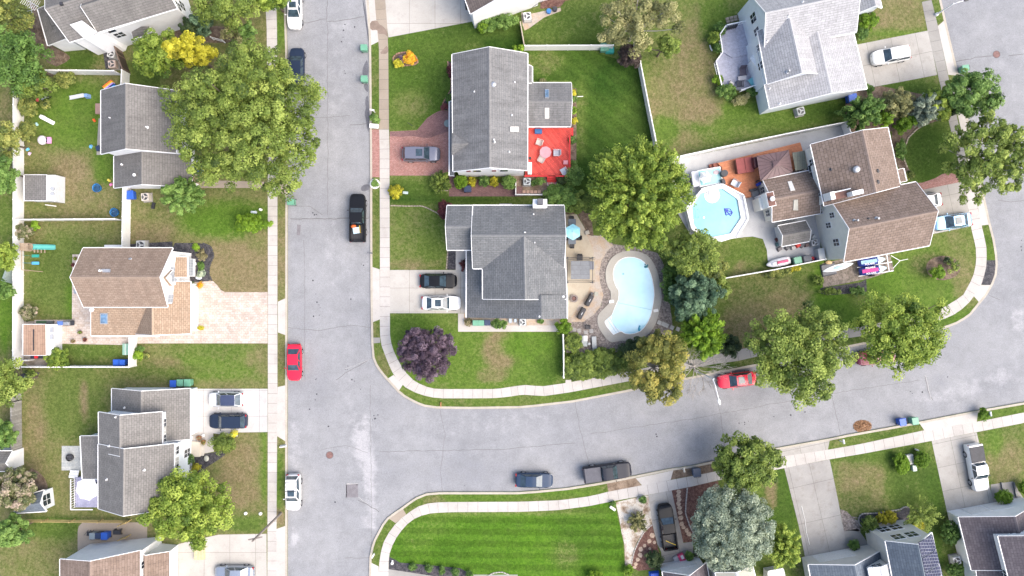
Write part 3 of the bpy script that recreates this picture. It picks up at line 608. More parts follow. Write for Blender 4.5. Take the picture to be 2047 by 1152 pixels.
slabsheet('mulch_bed', Q('13', 120, 200, 210, 195, 350, 175, 420, 165, 440, 190, 400, 220, 350, 255, 290, 290, 230, 340, 80, 340), MULCH_B, 1, smooth=1)
slabsheet('path', Q('13', 160, 20, 340, 20, 345, 170, 220, 195, 90, 215), CON, 3)
slabsheet('mulch_bed', Q('23', 385, 998, 430, 1020, 470, 1045, 700, 1065, 950, 1090, 1050, 1150, 860, 1170, 383, 1097), MULCH_B, 3)
slabsheet('patio', Q('23', 380, 1095, 860, 1140, 1400, 1140, 1400, 1300, 380, 1300), CON_G, 2)
slabsheet('mulch_bed', Q('20', 415, 440, 440, 410, 500, 400, 580, 430, 600, 480, 570, 505, 500, 500, 450, 515, 415, 480), MULCH_N, 1, smooth=1)
slabsheet('mulch_bed', Q('20', 825, 470, 870, 480, 870, 848, 778, 845, 790, 790, 820, 740, 850, 690, 852, 620, 835, 560), MULCH_B, 1)
slabsheet('mulch_bed', Q('30', 465, 680, 508, 680, 508, 1152) + Q('31', 505, 250, 455, 250) + Q('30', 440, 1100), MULCH_N, 2)
slabsheet('gravel_bed', Q('30', 85, 95, 165, 105, 385, 60, 390, 85, 260, 135, 150, 215, 110, 235, 90, 180), SAND, 1)
slabsheet('mulch_bed', PX(1020, 345, 1150, 345, 1150, 392, 1032, 392), SOIL, 1)
slabsheet('mulch_bed', Q('31', 390, 390, 600, 420, 620, 520, 640, 700, 600, 690, 515, 530, 410, 530), MULCH_N, 2)
slabsheet('gravel_bed', Q('51', 0, 870, 340, 840, 375, 960, 200, 1020, 0, 1062) + Q('41', 1095, 1095, 1090, 910), two('dusty_gravel', (0.13, 0.11, 0.09), (0.24, 0.2, 0.17), scale=3, fine=12), 2)
slabsheet('mulch_bed', Q('41', 1080, 1098, 1382, 1055) + Q('51', 160, 1030, 165, 1125) + Q('52', 60, 25) + Q('42', 1130, 40, 1060, 20), MULCH_B, 1)
slabsheet('mulch_bed', PX(1850, 530, 1862, 516, 1890, 510, 1915, 520, 1922, 540, 1908, 556, 1880, 562, 1856, 552), MULCH_N, 2, smooth=1)
slabsheet('mulch_bed', PX(1785, 250, 1850, 215, 1895, 235, 1850, 250, 1820, 265, 1805, 300, 1812, 330, 1822, 345, 1800, 345, 1780, 300), MULCH_N, 2, smooth=1)
slabsheet('mulch_bed', PX(1080, 0, 1190, -8, 1130, 2, 1120, 14, 1080, 18), MULCH_R, 1)
slabsheet('mulch_bed', PX(1715, 180, 1760, 172, 1850, 190, 1850, 250, 1690, 280, 1690, 190), MULCH_N, 1)
slabsheet('mulch_bed', Q('53', 100, 690, 130, 655, 240, 655, 430, 640, 470, 600, 510, 610, 500, 700, 420, 760, 200, 830, 160, 790), MULCH_B, 2)
slabsheet('mulch_bed', Q('00', 230, 0, 290, 70, 370, 340, 530, 420, 540, 460, 400, 530, 250, 330, 230, 150), MULCH_N, 1, smooth=1)
slabsheet('mulch_bed', Q('00', 790, 400, 900, 360, 930, 530, 810, 530), MULCH_B, 1)
slabsheet('mulch_bed', Q('10', 0, 250, 200, 200, 420, 200, 540, 250, 520, 330, 300, 330, 0, 300), MULCH_N, 1, smooth=1)
slabsheet('mulch_bed', Q('03', 230, 290, 310, 330, 360, 390, 378, 450, 370, 480, 250, 520, 200, 400), MULCH_N, 1, smooth=1)
slabsheet('mulch_bed', PX(42, 748, 60, 742, 80, 745, 60, 770, 42, 775), MULCH_B, 1)
slabsheet('patio', Q('01', 555, 840, 650, 840) + PX(260, 500, 260, 690) + Q('02', 455, 412, 455, 270, 265, 270, 265, 230, 552, 228), PAVER, 2)
slabsheet('patio', Q('02', 150, 240, 455, 240, 455, 420, 350, 590, 150, 590), two('dirt_patio', (0.2, 0.17, 0.14), (0.3, 0.27, 0.24), scale=1), 1)
slabsheet('patio', Q('03', 487, 125, 660, 125, 660, 318, 485, 318), FLAG, 2, 'grey flagstone patio')
slabsheet('patio', Q('03', 612, 800, 620, 760, 650, 728, 740, 728, 1160, 728, 1160, 900, 612, 960), CON_T, 2)
slabsheet('path', PX(352, 376, 458, 376, 535, 376, 535, 364, 400, 360, 383, 340, 383, 376), CON_T, 1)
slabsheet('path', PX(197, 237, 205, 237, 205, 310, 193, 310), CON_G, 1)
slabsheet('patio', PX(1333, 322, 1683, 250, 1697, 275, 1640, 380, 1640, 521, 1535, 523, 1533, 500, 1525, 478, 1505, 473, 1490, 474, 1445, 480, 1380, 470, 1340, 400), PATIO, 2, 'pale concrete pool patio')
slabsheet('gravel_bed', Q('31', 640, 800, 690, 690, 790, 760, 850, 770, 1000, 790, 1130, 830, 1170, 900, 1200, 1000, 1215, 1150) + Q('32', 1240, 220, 1250, 330, 1130, 400, 1000, 430, 800, 480, 600, 485, 430, 480, 430, 240, 560, 245, 640, 190, 700, 110, 700, 0), GRAVEL, 1, 'grey river stone bed around the kidney pool')
slabsheet('patio', Q('31', 415, 535, 510, 533, 600, 690, 700, 700, 790, 770, 740, 820, 700, 890, 682, 985, 690, 1060, 715, 1150) + Q('32', 710, 60, 690, 130, 640, 190, 560, 245, 420, 245), SAND, 2)
slabsheet('patio', Q('31', 415, 533, 510, 533, 575, 660, 625, 780, 650, 900, 650, 1000, 610, 1090, 590, 1150) + Q('32', 540, 80, 500, 160, 470, 205, 420, 205), PATIO_T, 3)
slabsheet('path', Q('32', 425, 205, 470, 205, 472, 320, 425, 320), CON_T, 3)
# damp run-off on the top sidewalk
slabsheet('damp_strip', Q('20', 228, 165, 285, 155, 300, 190, 330, 200, 365, 250, 365, 285, 340, 260, 292, 262, 288, 228, 230, 235), pm('damp_concrete', (0.20, 0.15, 0.12), 0.2), 5, smooth=1)
slabsheet('damp_strip', Q('20', 362, 345, 372, 412, 300, 416, 330, 380), MC['damp_concrete'], 5, smooth=1)
# garden edging made of small blocks
def edging(pts, mat, label, w=.16, step=.34, z=G, name='stone_edging', h=.12):
    p = resample([(*W2(q, z), 0) for q in pts], max(3, int(sum((Vector(W2(b_, z)) - Vector(W2(a, z))).length for a, b_ in zip(pts, pts[1:])) / step)))
    mb = MB()
    for a, c in zip(p, p[1:]):
        mid = (a + c) / 2; ang = math.atan2(c.y - a.y, c.x - a.x)
        mb.box((mid.x + rng.uniform(-.01, .01), mid.y + rng.uniform(-.01, .01), z - .04), (step * .92, w, h + rng.uniform(0, .04)), ang + rng.uniform(-.05, .05), (.9, .85))
    return tag(mb.build(name, mat), label, 'edging')
EDG = pm('edge_stone', (0.3, 0.25, 0.2), 0.25, 2.5, 9, 0.2)
edging(Q('21', 385, 465, 500, 470, 620, 468, 660, 480, 740, 520, 830, 590), EDG, 'curved row of pale stones between the two front lawns')
edging(Q('21', 822, 720, 825, 840, 815, 955), EDG, 'short stone edging beside the black mulch at the front walk')
edging(Q('20', 825, 470, 835, 560, 852, 620, 850, 690, 820, 740, 790, 790, 778, 845), pm('edge_brick', (0.3, 0.17, 0.12), 0.2), 'curved brick edging of the bed west of the long grey roof')
edging(Q('20', 410, 480, 405, 440, 440, 412, 500, 400, 580, 430, 600, 480, 570, 500, 500, 505, 440, 515, 410, 480), MC['edge_brick'], 'brick ring around the flower bed on the front lawn')
edging(Q('11', 250, 752, 315, 780, 338, 850, 303, 930, 298, 990, 322, 1045), pm('edge_black', (0.05, 0.05, 0.055), 0.2), 'black curved edging of the mulch bed on the dry lawn')
edging(Q('33', 1118, 745, 1060, 795, 1010, 880, 975, 960, 950, 1080), pm('edge_pale', (0.36, 0.33, 0.3), 0.15), 'curved pale edging between white stones and red mulch')
edging(Q('43', 55, 455, 45, 560, 40, 655, 75, 760, 125, 850), MC['edge_pale'], 'thin pale edging curving past the silver willow')
edging(Q('53', 160, 790, 105, 740, 100, 690, 130, 658, 240, 655, 430, 625, 470, 602, 510, 608), pm('edge_grey', (0.3, 0.28, 0.26), 0.2), 'scalloped grey edging in front of the solar roofed house')
edging(Q('51', 452, 0, 438, 60, 455, 130, 475, 175), pm('edge_tan', (0.4, 0.33, 0.25), 0.2), 'short tan stone edging east of the brown roof')
edging(Q('50', 610, 955, 540, 1000, 480, 1060, 450, 1150), MC['edge_tan'], 'tan stone border of the oval lawn at the upper right')
edging(Q('23', 1160, 1152, 1210, 1125, 1280, 1118, 1330, 1140), MC['edge_pale'], 'white stone ring at the south end of the striped lawn')
# stepping stones
stepg = 'flagstones set in the red mulch'
k = 0
for (u, v, s) in ((1120, 830, 9), (1095, 875, 8), (1135, 885, 6), (1060, 910, 7), (1100, 935, 5), (1028, 940, 9), (1025, 985, 9), (1005, 1020, 8), (988, 1055, 7), (980, 1080, 6)):
    k += 1; c = W(P1('33', u, v)); m = MB(); n = 6; r = s / 16 * .62
    m.prism([(r * rng.uniform(.75, 1.1) * math.cos(6.283 * i / n), r * rng.uniform(.75, 1.1) * math.sin(6.283 * i / n)) for i in range(n)], -.03, .03)
    o = m.build('stepping_stone', STONE); o.location = c; tag(o, 'flat pale pink flagstone in the red mulch west of the black pickup', 'stepping stone', 'stepping stones in the mulch west of the pickup')
for (u, v) in ((1330, 485), (1325, 515), (1330, 545), (1325, 580), (1335, 612), (1338, 650), (1345, 690), (1352, 740), (1365, 765), (1390, 792), (1410, 820)):
    c = W(P1('33', u, v)); m = MB(); n = 6; r = .33
    m.prism([(r * rng.uniform(.75, 1.1) * math.cos(6.283 * i / n), r * rng.uniform(.75, 1.1) * math.sin(6.283 * i / n)) for i in range(n)], -.03, .03)
    o = m.build('stepping_stone', STONE); o.location = c; tag(o, 'small pale flagstone in the curved row east of the black pickup', 'stepping stone', 'stepping stones in the mulch east of the pickup')
# ================================================= HOUSES
WHITE = siding('white_siding', (0.76, 0.76, 0.765)); CREAM = siding('cream_siding', (0.74, 0.72, 0.65)); TRIM = pm('white_trim', (0.74, 0.74, 0.74), 0.05, rough=0.5)
GREYW = siding('pale_blue_siding', (0.66, 0.70, 0.74)); BEIGEW = siding('beige_siding', (0.60, 0.58, 0.54))
GLASS = glassm('window_glass'); SKYG = glassm('skylight_glass', (0.10, 0.17, 0.26), 0.15); SKYW = pm('white_skylight', (0.62, 0.60, 0.56), 0.08, rough=0.35)
METAL = pm('galvanised_metal', (0.40, 0.41, 0.43), 0.15, metal=0.6, rough=0.45); DKM = pm('dark_metal', (0.03, 0.03, 0.035), 0.2, rough=0.5)
BRICKW = paver('chimney_brick', (0.12, 0.09, 0.08), (0.16, 0.12, 0.11), (0.1, 0.1, 0.1))
def sub2(a, b): return (a[0] - b[0], a[1] - b[1])
class Wing:
    def __init__(s, root, quad, ze, zr, rm, wm, mode='gable', base=G - .1, over=0.35, r=0.5, hip=(0, 0), gutter=True, walls=True, rake=True, over_g=0.25):
        s.root = root; s.ze, s.zr = ze, zr; off = root.location
        E = [W(p, ze) for p in quad]; s.E = E
        if mode == 'shed':
            for i in (2, 3): E[i] = W(quad[i], zr)
        s.mode = mode; s.r = r
        up = Vector((0, 0, 1))
        if mode == 'gable':
            R0 = E[0].lerp(E[1], r); R1 = E[3].lerp(E[2], r); R0.z = R1.z = zr
            d = (R1 - R0).normalized(); R0 = R0 + d * hip[0]; R1 = R1 - d * hip[1]; s.R0, s.R1 = R0, R1
            faces = [[E[0], R0, R1, E[3]], [E[1], E[2], R1, R0]]
            if hip[0]: faces.append([E[0], E[1], R0])
            if hip[1]: faces.append([E[2], E[3], R1])
        else: faces = [[E[0], E[1], E[2], E[3]]]
        b = MB()
        for f in faces:
            n = (f[1] - f[0]).cross(f[2] - f[0])
            if n.z < 0: f = f[::-1]; n = -n
            n.normalize(); h = up.cross(n)
            if h.length < 1e-4: h = Vector((1, 0, 0))
            h.normalize(); v = n.cross(h)
            t = .13; lo = [p - up * t for p in f]; k = len(f)
            uv = [((p.x * h.x + p.y * h.y + p.z * h.z), (p.x * v.x + p.y * v.y + p.z * v.z)) for p in f]
            b.add(f + lo, [tuple(range(k)), tuple(range(2 * k - 1, k - 1, -1))] + [(i, k + i, k + (i + 1) % k, (i + 1) % k) for i in range(k)], [uv] + [None] * (k + 1))
        s.roof = b.build('roof', rm, root, off)
        # ridge cap
        tr = MB()
        def strip(a, c, w, h, out=0.0, dz=0.0):
            d = (c - a).normalized(); nrm = Vector((-d.y, d.x, 0)).normalized()
            cen = sum((e for e in E), Vector()) / 4; mid = (a + c) / 2
            if (mid - cen).dot(nrm) < 0: nrm = -nrm
            p = [a + nrm * out, c + nrm * out, c + nrm * (out + w), a + nrm * (out + w)]
            vs = [q + up * (dz - h) for q in p] + [q + up * dz for q in p]
            tr.add(vs, [(0, 1, 2, 3), (7, 6, 5, 4), (0, 4, 5, 1), (1, 5, 6, 2), (2, 6, 7, 3), (3, 7, 4, 0)])
        if mode == 'gable':
            if gutter: strip(E[0], E[3], .09, .12, .002); strip(E[1], E[2], .09, .12, .002)
            if rake:
                if not hip[0]: strip(E[0], R0, .06, .2, .002, .03); strip(R0, E[1], .06, .2, .002, .03)
                elif gutter: strip(E[0], E[1], .13, .14, .002)
                if not hip[1]: strip(E[3], R1, .06, .2, .002, .03); strip(R1, E[2], .06, .2, .002, .03)
                elif gutter: strip(E[2], E[3], .13, .14, .002)
            rc = MB(); dd = R1 - R0
            if dd.length > .5:
                nn = Vector((-dd.y, dd.x, 0)).normalized()
                sA = (zr - ze) / max((E[0] - R0).to_2d().cross(dd.to_2d().normalized()).__abs__(), .3); sB = (zr - ze) / max(abs((E[1] - R0).to_2d().cross(dd.to_2d().normalized())), .3)
                side = 1 if (E[0] - R0).dot(nn) > 0 else -1
                a = nn * side * .17 - up * .17 * sA; c = -nn * side * .17 - up * .17 * sB; q = up * .025
                vs = [R0 + a + q, R0 + q * 1.6, R0 + c + q, R1 + a + q, R1 + q * 1.6, R1 + c + q]
                rc.add(vs, [(0, 1, 4, 3), (1, 2, 5, 4)] if side < 0 else [(3, 4, 1, 0), (4, 5, 2, 1)]); rc.build('ridge_cap', rm2(rm), s.roof, None).parent = s.roof
                o = s.roof.children[0]
                for vv in o.data.vertices: vv.co = Vector(vv.co) - off
        else:
            strip(E[0], E[1], .13, .14, .002)
            if rake: strip(E[1], E[2], .06, .2, .002, .03); strip(E[3], E[0], .06, .2, .002, .03)
        if tr.v: tr.build('gutter', TRIM, root, off)
        # walls
        cen = sum(((e.x, e.y) and Vector((e.x, e.y)) for e in E), Vector((0, 0))) / 4
        def inset(i, oe, og):
            p = Vector((E[i].x, E[i].y)); e1 = Vector((E[3 - i if i in (0, 3) else 3 - i].x, E[3 - i].y))
            ia = {0: 3, 3: 0, 1: 2, 2: 1}[i]; ib = {0: 1, 1: 0, 2: 3, 3: 2}[i]
            da = (Vector((E[ia].x, E[ia].y)) - p).normalized(); db = (Vector((E[ib].x, E[ib].y)) - p).normalized()
            return p + da * og + db * oe
        I = [inset(i, over, over_g) for i in range(4)]; s.I = I
        if walls:
            w = MB()
            zt = [s.zat(*I[i]) - .15 for i in range(4)]
            lo = [(p.x, p.y, base) for p in I]; hi = [(p.x, p.y, z) for p, z in zip(I, zt)]
            vs = lo + hi; fs = [(i, (i + 1) % 4, 4 + (i + 1) % 4, 4 + i) for i in range(4)]
            if mode == 'gable' and not hip[0]:
                g = I[0].lerp(I[1], r); vs.append((g.x, g.y, zr - .16)); fs.append((4, 5, len(vs) - 1))
            if mode == 'gable' and not hip[1]:
                g = I[3].lerp(I[2], r); vs.append((g.x, g.y, zr - .16)); fs.append((6, 7, len(vs) - 1))
            w.add(vs, fs); s.wall = w.build('wall', wm, root, off)
    def zat(s, x, y):
        E = s.E; e = Vector((E[0].x, E[0].y)); q = Vector((E[1].x, E[1].y)) - e; f = Vector((E[3].x, E[3].y)) - e
        det = q.x * f.y - q.y * f.x; p = Vector((x, y)) - e
        a = (p.x * f.y - p.y * f.x) / det; c = (q.x * p.y - q.y * p.x) / det
        if s.mode == 'shed': return s.ze + (s.zr - s.ze) * c
        return s.ze + (s.zr - s.ze) * (a / s.r if a < s.r else (1 - a) / (1 - s.r))
    def hit(s, p):
        z = (s.ze + s.zr) / 2
        for _ in range(8): v = W(p, z); z = s.zat(v.x, v.y)
        return Vector((v.x, v.y, z))
    def normal(s, p):
        d = .05; v = s.hit(p); zx = (s.zat(v.x + d, v.y) - s.zat(v.x - d, v.y)) / (2 * d); zy = (s.zat(v.x, v.y + d) - s.zat(v.x, v.y - d)) / (2 * d)
        return Vector((-zx, -zy, 1)).normalized()
    def panel(s, name, pts, mat, h=.08, border=None):
        """a flat unit lying on the roof (skylight, solar panel), corners given in the photo"""
        n = s.normal(((sum(p[0] for p in pts)) / len(pts), sum(p[1] for p in pts) / len(pts)))
        v = [s.hit(p) for p in pts]; k = len(v); off = s.root.location
        if (v[1] - v[0]).cross(v[2] - v[0]).z < 0: v = v[::-1]
        b = MB(); b.add([q - n * .02 for q in v] + [q + n * h for q in v], [(i, (i + 1) % k, k + (i + 1) % k, k + i) for i in range(k)] + [tuple(range(k, 2 * k))])
        if border is None: return b.build(name, mat, s.root, off)
        o = b.build(name, border, s.root, off)
        c = sum(v, Vector()) / k; w = [c + (q - c) * .82 for q in v]
        b = MB(); b.add([q + n * (h + .01) for q in w], [tuple(range(k))]); b.build('pane', mat, o, off); return o
    def pipe(s, p, r=.06, h=.35, mat=None, cap=None):
        v = s.hit(p); b = MB(); b.cyl((v.x, v.y, v.z - .05), r, h, 10); b.cyl((v.x, v.y, v.z - .02), r * 2.2, .07, 10, r * 1.2)
        if cap: b.ball((v.x, v.y, v.z + h), (cap, cap, cap * .5), 12, 6)
        b.build('vent_pipe', mat or TRIM, s.root, s.root.location)
    def boxvent(s, p, d=(.42, .42), mat=None):
        v = s.hit(p); b = MB(); b.box((v.x, v.y, v.z - .05), (d[0], d[1], .25), .1, (.8, .8)); b.build('roof_vent', mat or DKM, s.root, s.root.location, bevel=.03)
    def window(s, side, t, z, w=.9, h=1.2, frame=None, glass=None, n_mull=1, shutters=None, door=None):
        a, c = s.I[side], s.I[(side + 1) % 4]; d = (c - a).normalized(); n = Vector((d.y, -d.x)); cen = (s.I[0] + s.I[1] + s.I[2] + s.I[3]) / 4
        m = a.lerp(c, t)
        if (m - cen).dot(n) < 0: n = -n
        off = s.root.location
        def slab(wd, ht, th, depth, zc=z, sh=0.0):
            b = MB(); mm = m + d * sh
            p = [mm - d * wd / 2 + n * depth, mm + d * wd / 2 + n * depth, mm + d * wd / 2 + n * (depth + th), mm - d * wd / 2 + n * (depth + th)]
            b.prism([tuple(q) for q in p], zc - ht / 2, zc + ht / 2, bottom=True); return b
        if door: slab(w, h, .05, -.01).build('garage_door' if w > 2 else 'door', door, s.root, off); return
        f = slab(w + .18, h + .18, .06, -.02).build('window', frame or TRIM, s.root, off)
        slab(w, h, .03, .03).build('pane', glass or GLASS, f, off)
        if n_mull: b = slab(w, .05, .03, .045); b.add(*slab(.05, h, .032, .045).__dict__['v'] and (slab(.05, h, .032, .045).v, slab(.05, h, .032, .045).f)); b.build('mullion', frame or TRIM, f, off)
        if shutters:
            for sg in (-1, 1): slab(.38, h + .1, .05, -.01, z, sg * (w / 2 + .33)).build('shutter', shutters, s.root, off)
RM2 = {}
def rm2(m):
    c = m.node_tree.nodes['Brick Texture'].inputs['Color2'].default_value if 'Brick Texture' in m.node_tree.nodes else (.5, .5, .5)
    return pm('ridge_' + m.name, tuple(c)[:3], .1, 2, 8, .15)
def house(name, label, p, cat='house'):
    return thing(name, label, cat, W(p, G))
rf = dict(
    grey=shingle('grey_shingles', (0.14, 0.14, 0.142), (0.16, 0.158, 0.158), stain=.25), slate=shingle('blue_grey_shingles', (0.112, 0.118, 0.124), (0.148, 0.152, 0.156), bw=.6, bh=.25, stain=.12),
    dark=shingle('dark_grey_shingles', (0.135, 0.128, 0.122), (0.155, 0.148, 0.14)), tan=shingle('tan_shingles', (0.205, 0.148, 0.112), (0.25, 0.188, 0.145), bw=.5, bh=.24, stain=.12),
    tan2=shingle('light_tan_shingles', (0.255, 0.18, 0.125), (0.31, 0.23, 0.165), bw=.5, bh=.24, stain=.12), taupe=shingle('taupe_shingles', (0.145, 0.138, 0.13), (0.18, 0.17, 0.16), bw=.5, bh=.26, stain=.12),
    brown=shingle('brown_shingles', (0.16, 0.118, 0.094), (0.205, 0.155, 0.128), bw=.55, bh=.36, mortar=.48, stain=.12), pale=shingle('pale_grey_shingles', (0.28, 0.28, 0.29), (0.33, 0.33, 0.34), stain=.12),
    purple=shingle('purple_grey_shingles', (0.08, 0.068, 0.078), (0.115, 0.10, 0.11), bw=.6, bh=.3), blue=shingle('slate_blue_shingles', (0.09, 0.11, 0.14), (0.12, 0.145, 0.175), stain=.12),
    red=shingle('red_brown_shingles', (0.16, 0.115, 0.09), (0.21, 0.155, 0.125)))

# ---- long grey roof with the sunroom and the red deck
h = house('grey_roof_house', 'long house with a streaked grey roof and rear sunroom beside the red deck', (975, 230))
a = Wing(h, PX(904, 109, 1054.6, 107, 1054, 341, 906, 343), 5.6, 7.9, rf['grey'], WHITE)
a.pipe(P1('20', 1030, 705), .05, .3); a.pipe(P1('20', 1340, 632), .05, .3); a.pipe(P1('20', 1318, 885), .05, .3); a.pipe(P1('21', 1298, 53), .05, .3); a.pipe(P1('20', 1185, 1090), .07, .35); a.pipe(P1('20', 1180, 1072), .05, .3)
v = a.hit(P1('20', 1175, 648)); m = MB(); m.ball((v.x, v.y, v.z - .05), (.36, .36, .25), 16, 6, True); m.build('roof_vent', METAL, h, h.location, smooth=True)
a.panel('skylight', Q('20', 1303, 975, 1366, 975, 1366, 1012, 1303, 1012), SKYW, .12)
for t, u in ((.78, 0), (.2, 0)): pass
for t in (.17, .30, .55, .70): a.window(2, 1 - t, 4.4, .5, 1.0, glass=pm('red_blind', (.2, .05, .06), .2), n_mull=0) if t in (.17, .55) else a.window(2, 1 - t, 4.4, .9, 1.0, n_mull=0)
# cross gable dormer roof over the garage: two slopes meeting the main roof
def facet(root, polys, mat, name='roof', t=.1):
    b = MB(); up = Vector((0, 0, 1)); off = root.location
    for f in polys:
        f = [Vector(p) for p in f]; n = (f[1] - f[0]).cross(f[2] - f[0])
        if n.z < 0: f = f[::-1]; n = -n
        n.normalize(); hh = up.cross(n).normalized() if abs(n.z) < .999 else Vector((1, 0, 0)); v = n.cross(hh); k = len(f)
        uv = [(p.dot(hh), p.dot(v)) for p in f]; lo = [p - up * t for p in f]
        b.add(f + lo, [tuple(range(k)), tuple(range(2 * k - 1, k - 1, -1))] + [(i, k + i, k + (i + 1) % k, (i + 1) % k) for i in range(k)], [uv] + [None] * (k + 1))
    return b.build(name, mat, root, off)
ap = a.hit((938, 287)); ap.z += .05
fr = W((903, 288), 7.0)
facet(h, [[W((903, 265), 5.62), fr, ap], [fr, W((903, 311), 5.62), ap]], rf['grey'])
m = MB(); q = [W((905.5, 266), 5.6), W((905.5, 310), 5.6), W((905.5, 288), 6.9)]; m.add(q + [p + Vector((.1, 0, 0)) for p in q], [(0, 2, 1), (3, 4, 5)]); m.build('gable_wall', WHITE, h, h.location)
g = Wing(h, PX(899, 203, 899, 351, 908, 351, 908, 203), 2.9, 3.25, rf['grey'], WHITE, mode='shed')
a2 = Wing(h, PX(1142, 166, 1141, 253, 1052, 253, 1052, 166), 2.9, 4.3, rf['grey'], WHITE)
a2.panel('skylight', Q('30', 265, 690, 298, 690, 298, 757, 265, 757), SKYG, .12, METAL); a2.panel('skylight', Q('30', 265, 828, 298, 828, 298, 908, 265, 908), SKYW, .12)
w = Wing(h, PX(1063.5, 133, 1063.5, 166, 1052, 166, 1052, 128), 2.9, 3.6, rf['grey'], WHITE, mode='shed', over=.1)

# ---- slate roof house at the centre
h = house('slate_roof_house', 'house with overlapping slate grey gables and a white chimney between driveway and kidney pool', (1030, 520))
N1 = Wing(h, PX(1127.6, 411, 1127.6, 537, 945, 537, 945, 411), 5.5, 8.1, rf['slate'], WHITE)
N2 = Wing(h, PX(945, 411.4, 945, 500, 893.6, 500, 893.6, 411.4), 5.5, 7.3, rf['slate'], WHITE)
N3 = Wing(h, PX(965, 598, 1133, 598, 1128, 474, 965, 474), 5.5, 8.06, rf['slate'], WHITE, over=.3)
wl, el, rd = 2.8, 5.5, 7.45
p_we = lambda y: Vector((W((933, 0), wl).x, W((0, y), wl).y, wl)); yS = W((0, 637), 5.5).y; yN = W((0, 500), wl).y; yM = W((0, 590), 5.5).y
xw = W((933, 0), wl).x; xr = W((1082.5, 0), rd).x; xe = W((1133, 0), el).x
facet(h, [[(xw, yS, wl), (xr, yS, rd), (xr, yM, rd), (xw, yM, wl)], [(xw, yM, wl), (xr - 3.8, yM, wl + (rd - wl) * (xr - 3.8 - xw) / (xr - xw)), (xr - 3.8, yN, wl + (rd - wl) * (xr - 3.8 - xw) / (xr - xw)), (xw, yN, wl)],
          [(xr, yS, rd), (xe, yS, el), (xe, yM, el), (xr, yM, rd)]], rf['slate'], t=.13)
m = MB(); m.add([(xw + .3, yS + .3, G - .1), (xe - .3, yS + .3, G - .1), (xe - .3, yS + .3, el), (xr, yS + .3, rd - .2), (xw + .3, yS + .3, wl), (xw + .3, yN - .2, G - .1), (xw + .3, yN - .2, wl), (xe - .3, yM, G - .1), (xe - .3, yM, el), (xw + 4, yN - .2, G - .1), (xw + 4, yN - .2, 4.6)],
      [(0, 1, 2, 3, 4), (5, 0, 4, 6), (1, 7, 8, 2), (9, 5, 6, 10)]); m.build('wall', WHITE, h, h.location)
m = MB(); m.box((xw - .07, (yS + yN) / 2, wl - .13), (.13, yN - yS, .14)); m.box((xe + .07, (yS + yM) / 2, el - .13), (.13, yM - yS, .14)); m.box(((xw + xe) / 2, yS - .05, wl - .13), (.05, .05, .1)); m.build('gutter', TRIM, h, h.location)
m = MB(); cx, cy = W2((1079, 411), 6.5); m.box((cx, cy + .15, 0), (1.55, .9, 7.1)); m.box((cx, cy + .15, 7.1), (1.62, .98, .1)); o = m.build('chimney', TRIM, h, h.location)
m = MB(); m.box((cx, cy + .25, 7.2), (.62, .62, 1.1)); m.build('flue', pm('flue_dark', (.09, .09, .1), .2), o, h.location)
for wg, t, u, vv in ((N1, '31', 178, 533), (N1, '31', 112, 672), (N3, '31', 188, 748)): wg.pipe(P1(t, u, vv), .055, .32)
N3.pipe(P1('31', 388, 880), .055, .3); N3.boxvent(P1('32', 407, 50), (.28, .28), TRIM)
N3.boxvent(P1('32', 225, 203), (.25, .25), TRIM)
v = N3.hit(P1('32', 290, 188)); m = MB(); m.cyl((v.x, v.y, v.z - 1.2), .16, 1.3, 12); m.ball((v.x, v.y, v.z + .1), (.2, .2, .12), 12, 6); m.build('roof_vent', METAL, h, h.location)

# ---- two storey dark grey roof, west side
h = house('dark_roof_house', 'house with two dark grey gable roofs west of the street, half under a large tree', (290, 270))
a = Wing(h, PX(202, 181, 352, 181, 352, 306, 202, 308), 5.5, 8.2, rf['dark'], WHITE)
a.pipe(P1('00', 845, 905), .05, .3); a.pipe(P1('00', 1130, 978), .08, .35)
for t in (.2, .5, .8): a.window(1, t, 4.4, .9, 1.2, shutters=DKM)
c = Wing(h, PX(228, 312, 383, 310, 383, 374, 228, 376), 2.8, 5.3, rf['dark'], WHITE)
c.pipe(P1('01', 942, 152), .05, .3, cap=.12); c.pipe(P1('01', 1040, 232), .05, .3, cap=.2)
c.window(1, .3, 1.6, .9, 1.1); c.window(1, .7, 1.2, 1.0, 2.0, door=pm('door_tan', (.3, .22, .15), .1))

# ---- tan roof house
h = house('tan_roof_house', 'house with a tan shingle roof and white front gable beside the wide paver driveway', (270, 560))
a = Wing(h, PX(166, 496, 167, 614, 335, 614, 345, 496)[:4], 5.5, 7.9, rf['tan'], TRIM, gutter=True)
a.pipe(P1('01', 1000, 876), .08, .3, METAL); a.pipe(P1('01', 783, 965), .08, .5, TRIM, .14); v = a.hit(P1('01', 820, 966)); m = MB(); m.box((v.x, v.y, v.z), (.9, .4, .12)); m.build('roof_vent', METAL, h, h.location)
a.window(2, .62, 4.5, .95, 1.3, pm('grey_frame', (.45, .47, .5), .1), pm('grey_pane', (.28, .30, .33), .15)); a.window(2, .1, 4.5, .9, 1.2, MC['grey_frame'], MC['grey_pane'])
s1 = Wing(h, PX(182, 671, 318, 671, 318, 606, 182, 606), 2.8, 4.7, rf['tan2'], TRIM, mode='shed', over=.3)
s1.panel('skylight', Q('02', 772, 175, 830, 175, 830, 258, 772, 258), SKYG, .12, METAL)
v = s1.hit(P1('02', 722, 150)); m = MB(); m.cyl((v.x, v.y, v.z), .05, .5, 8); m.ball((v.x, v.y, v.z + .5), (.28, .28, .07), 12, 6); m.build('satellite_dish', TRIM, h, h.location)
s2 = Wing(h, PX(270, 667.5, 381, 667, 381, 563, 270, 563), 2.8, 5.3, rf['tan2'], TRIM, over=.3)
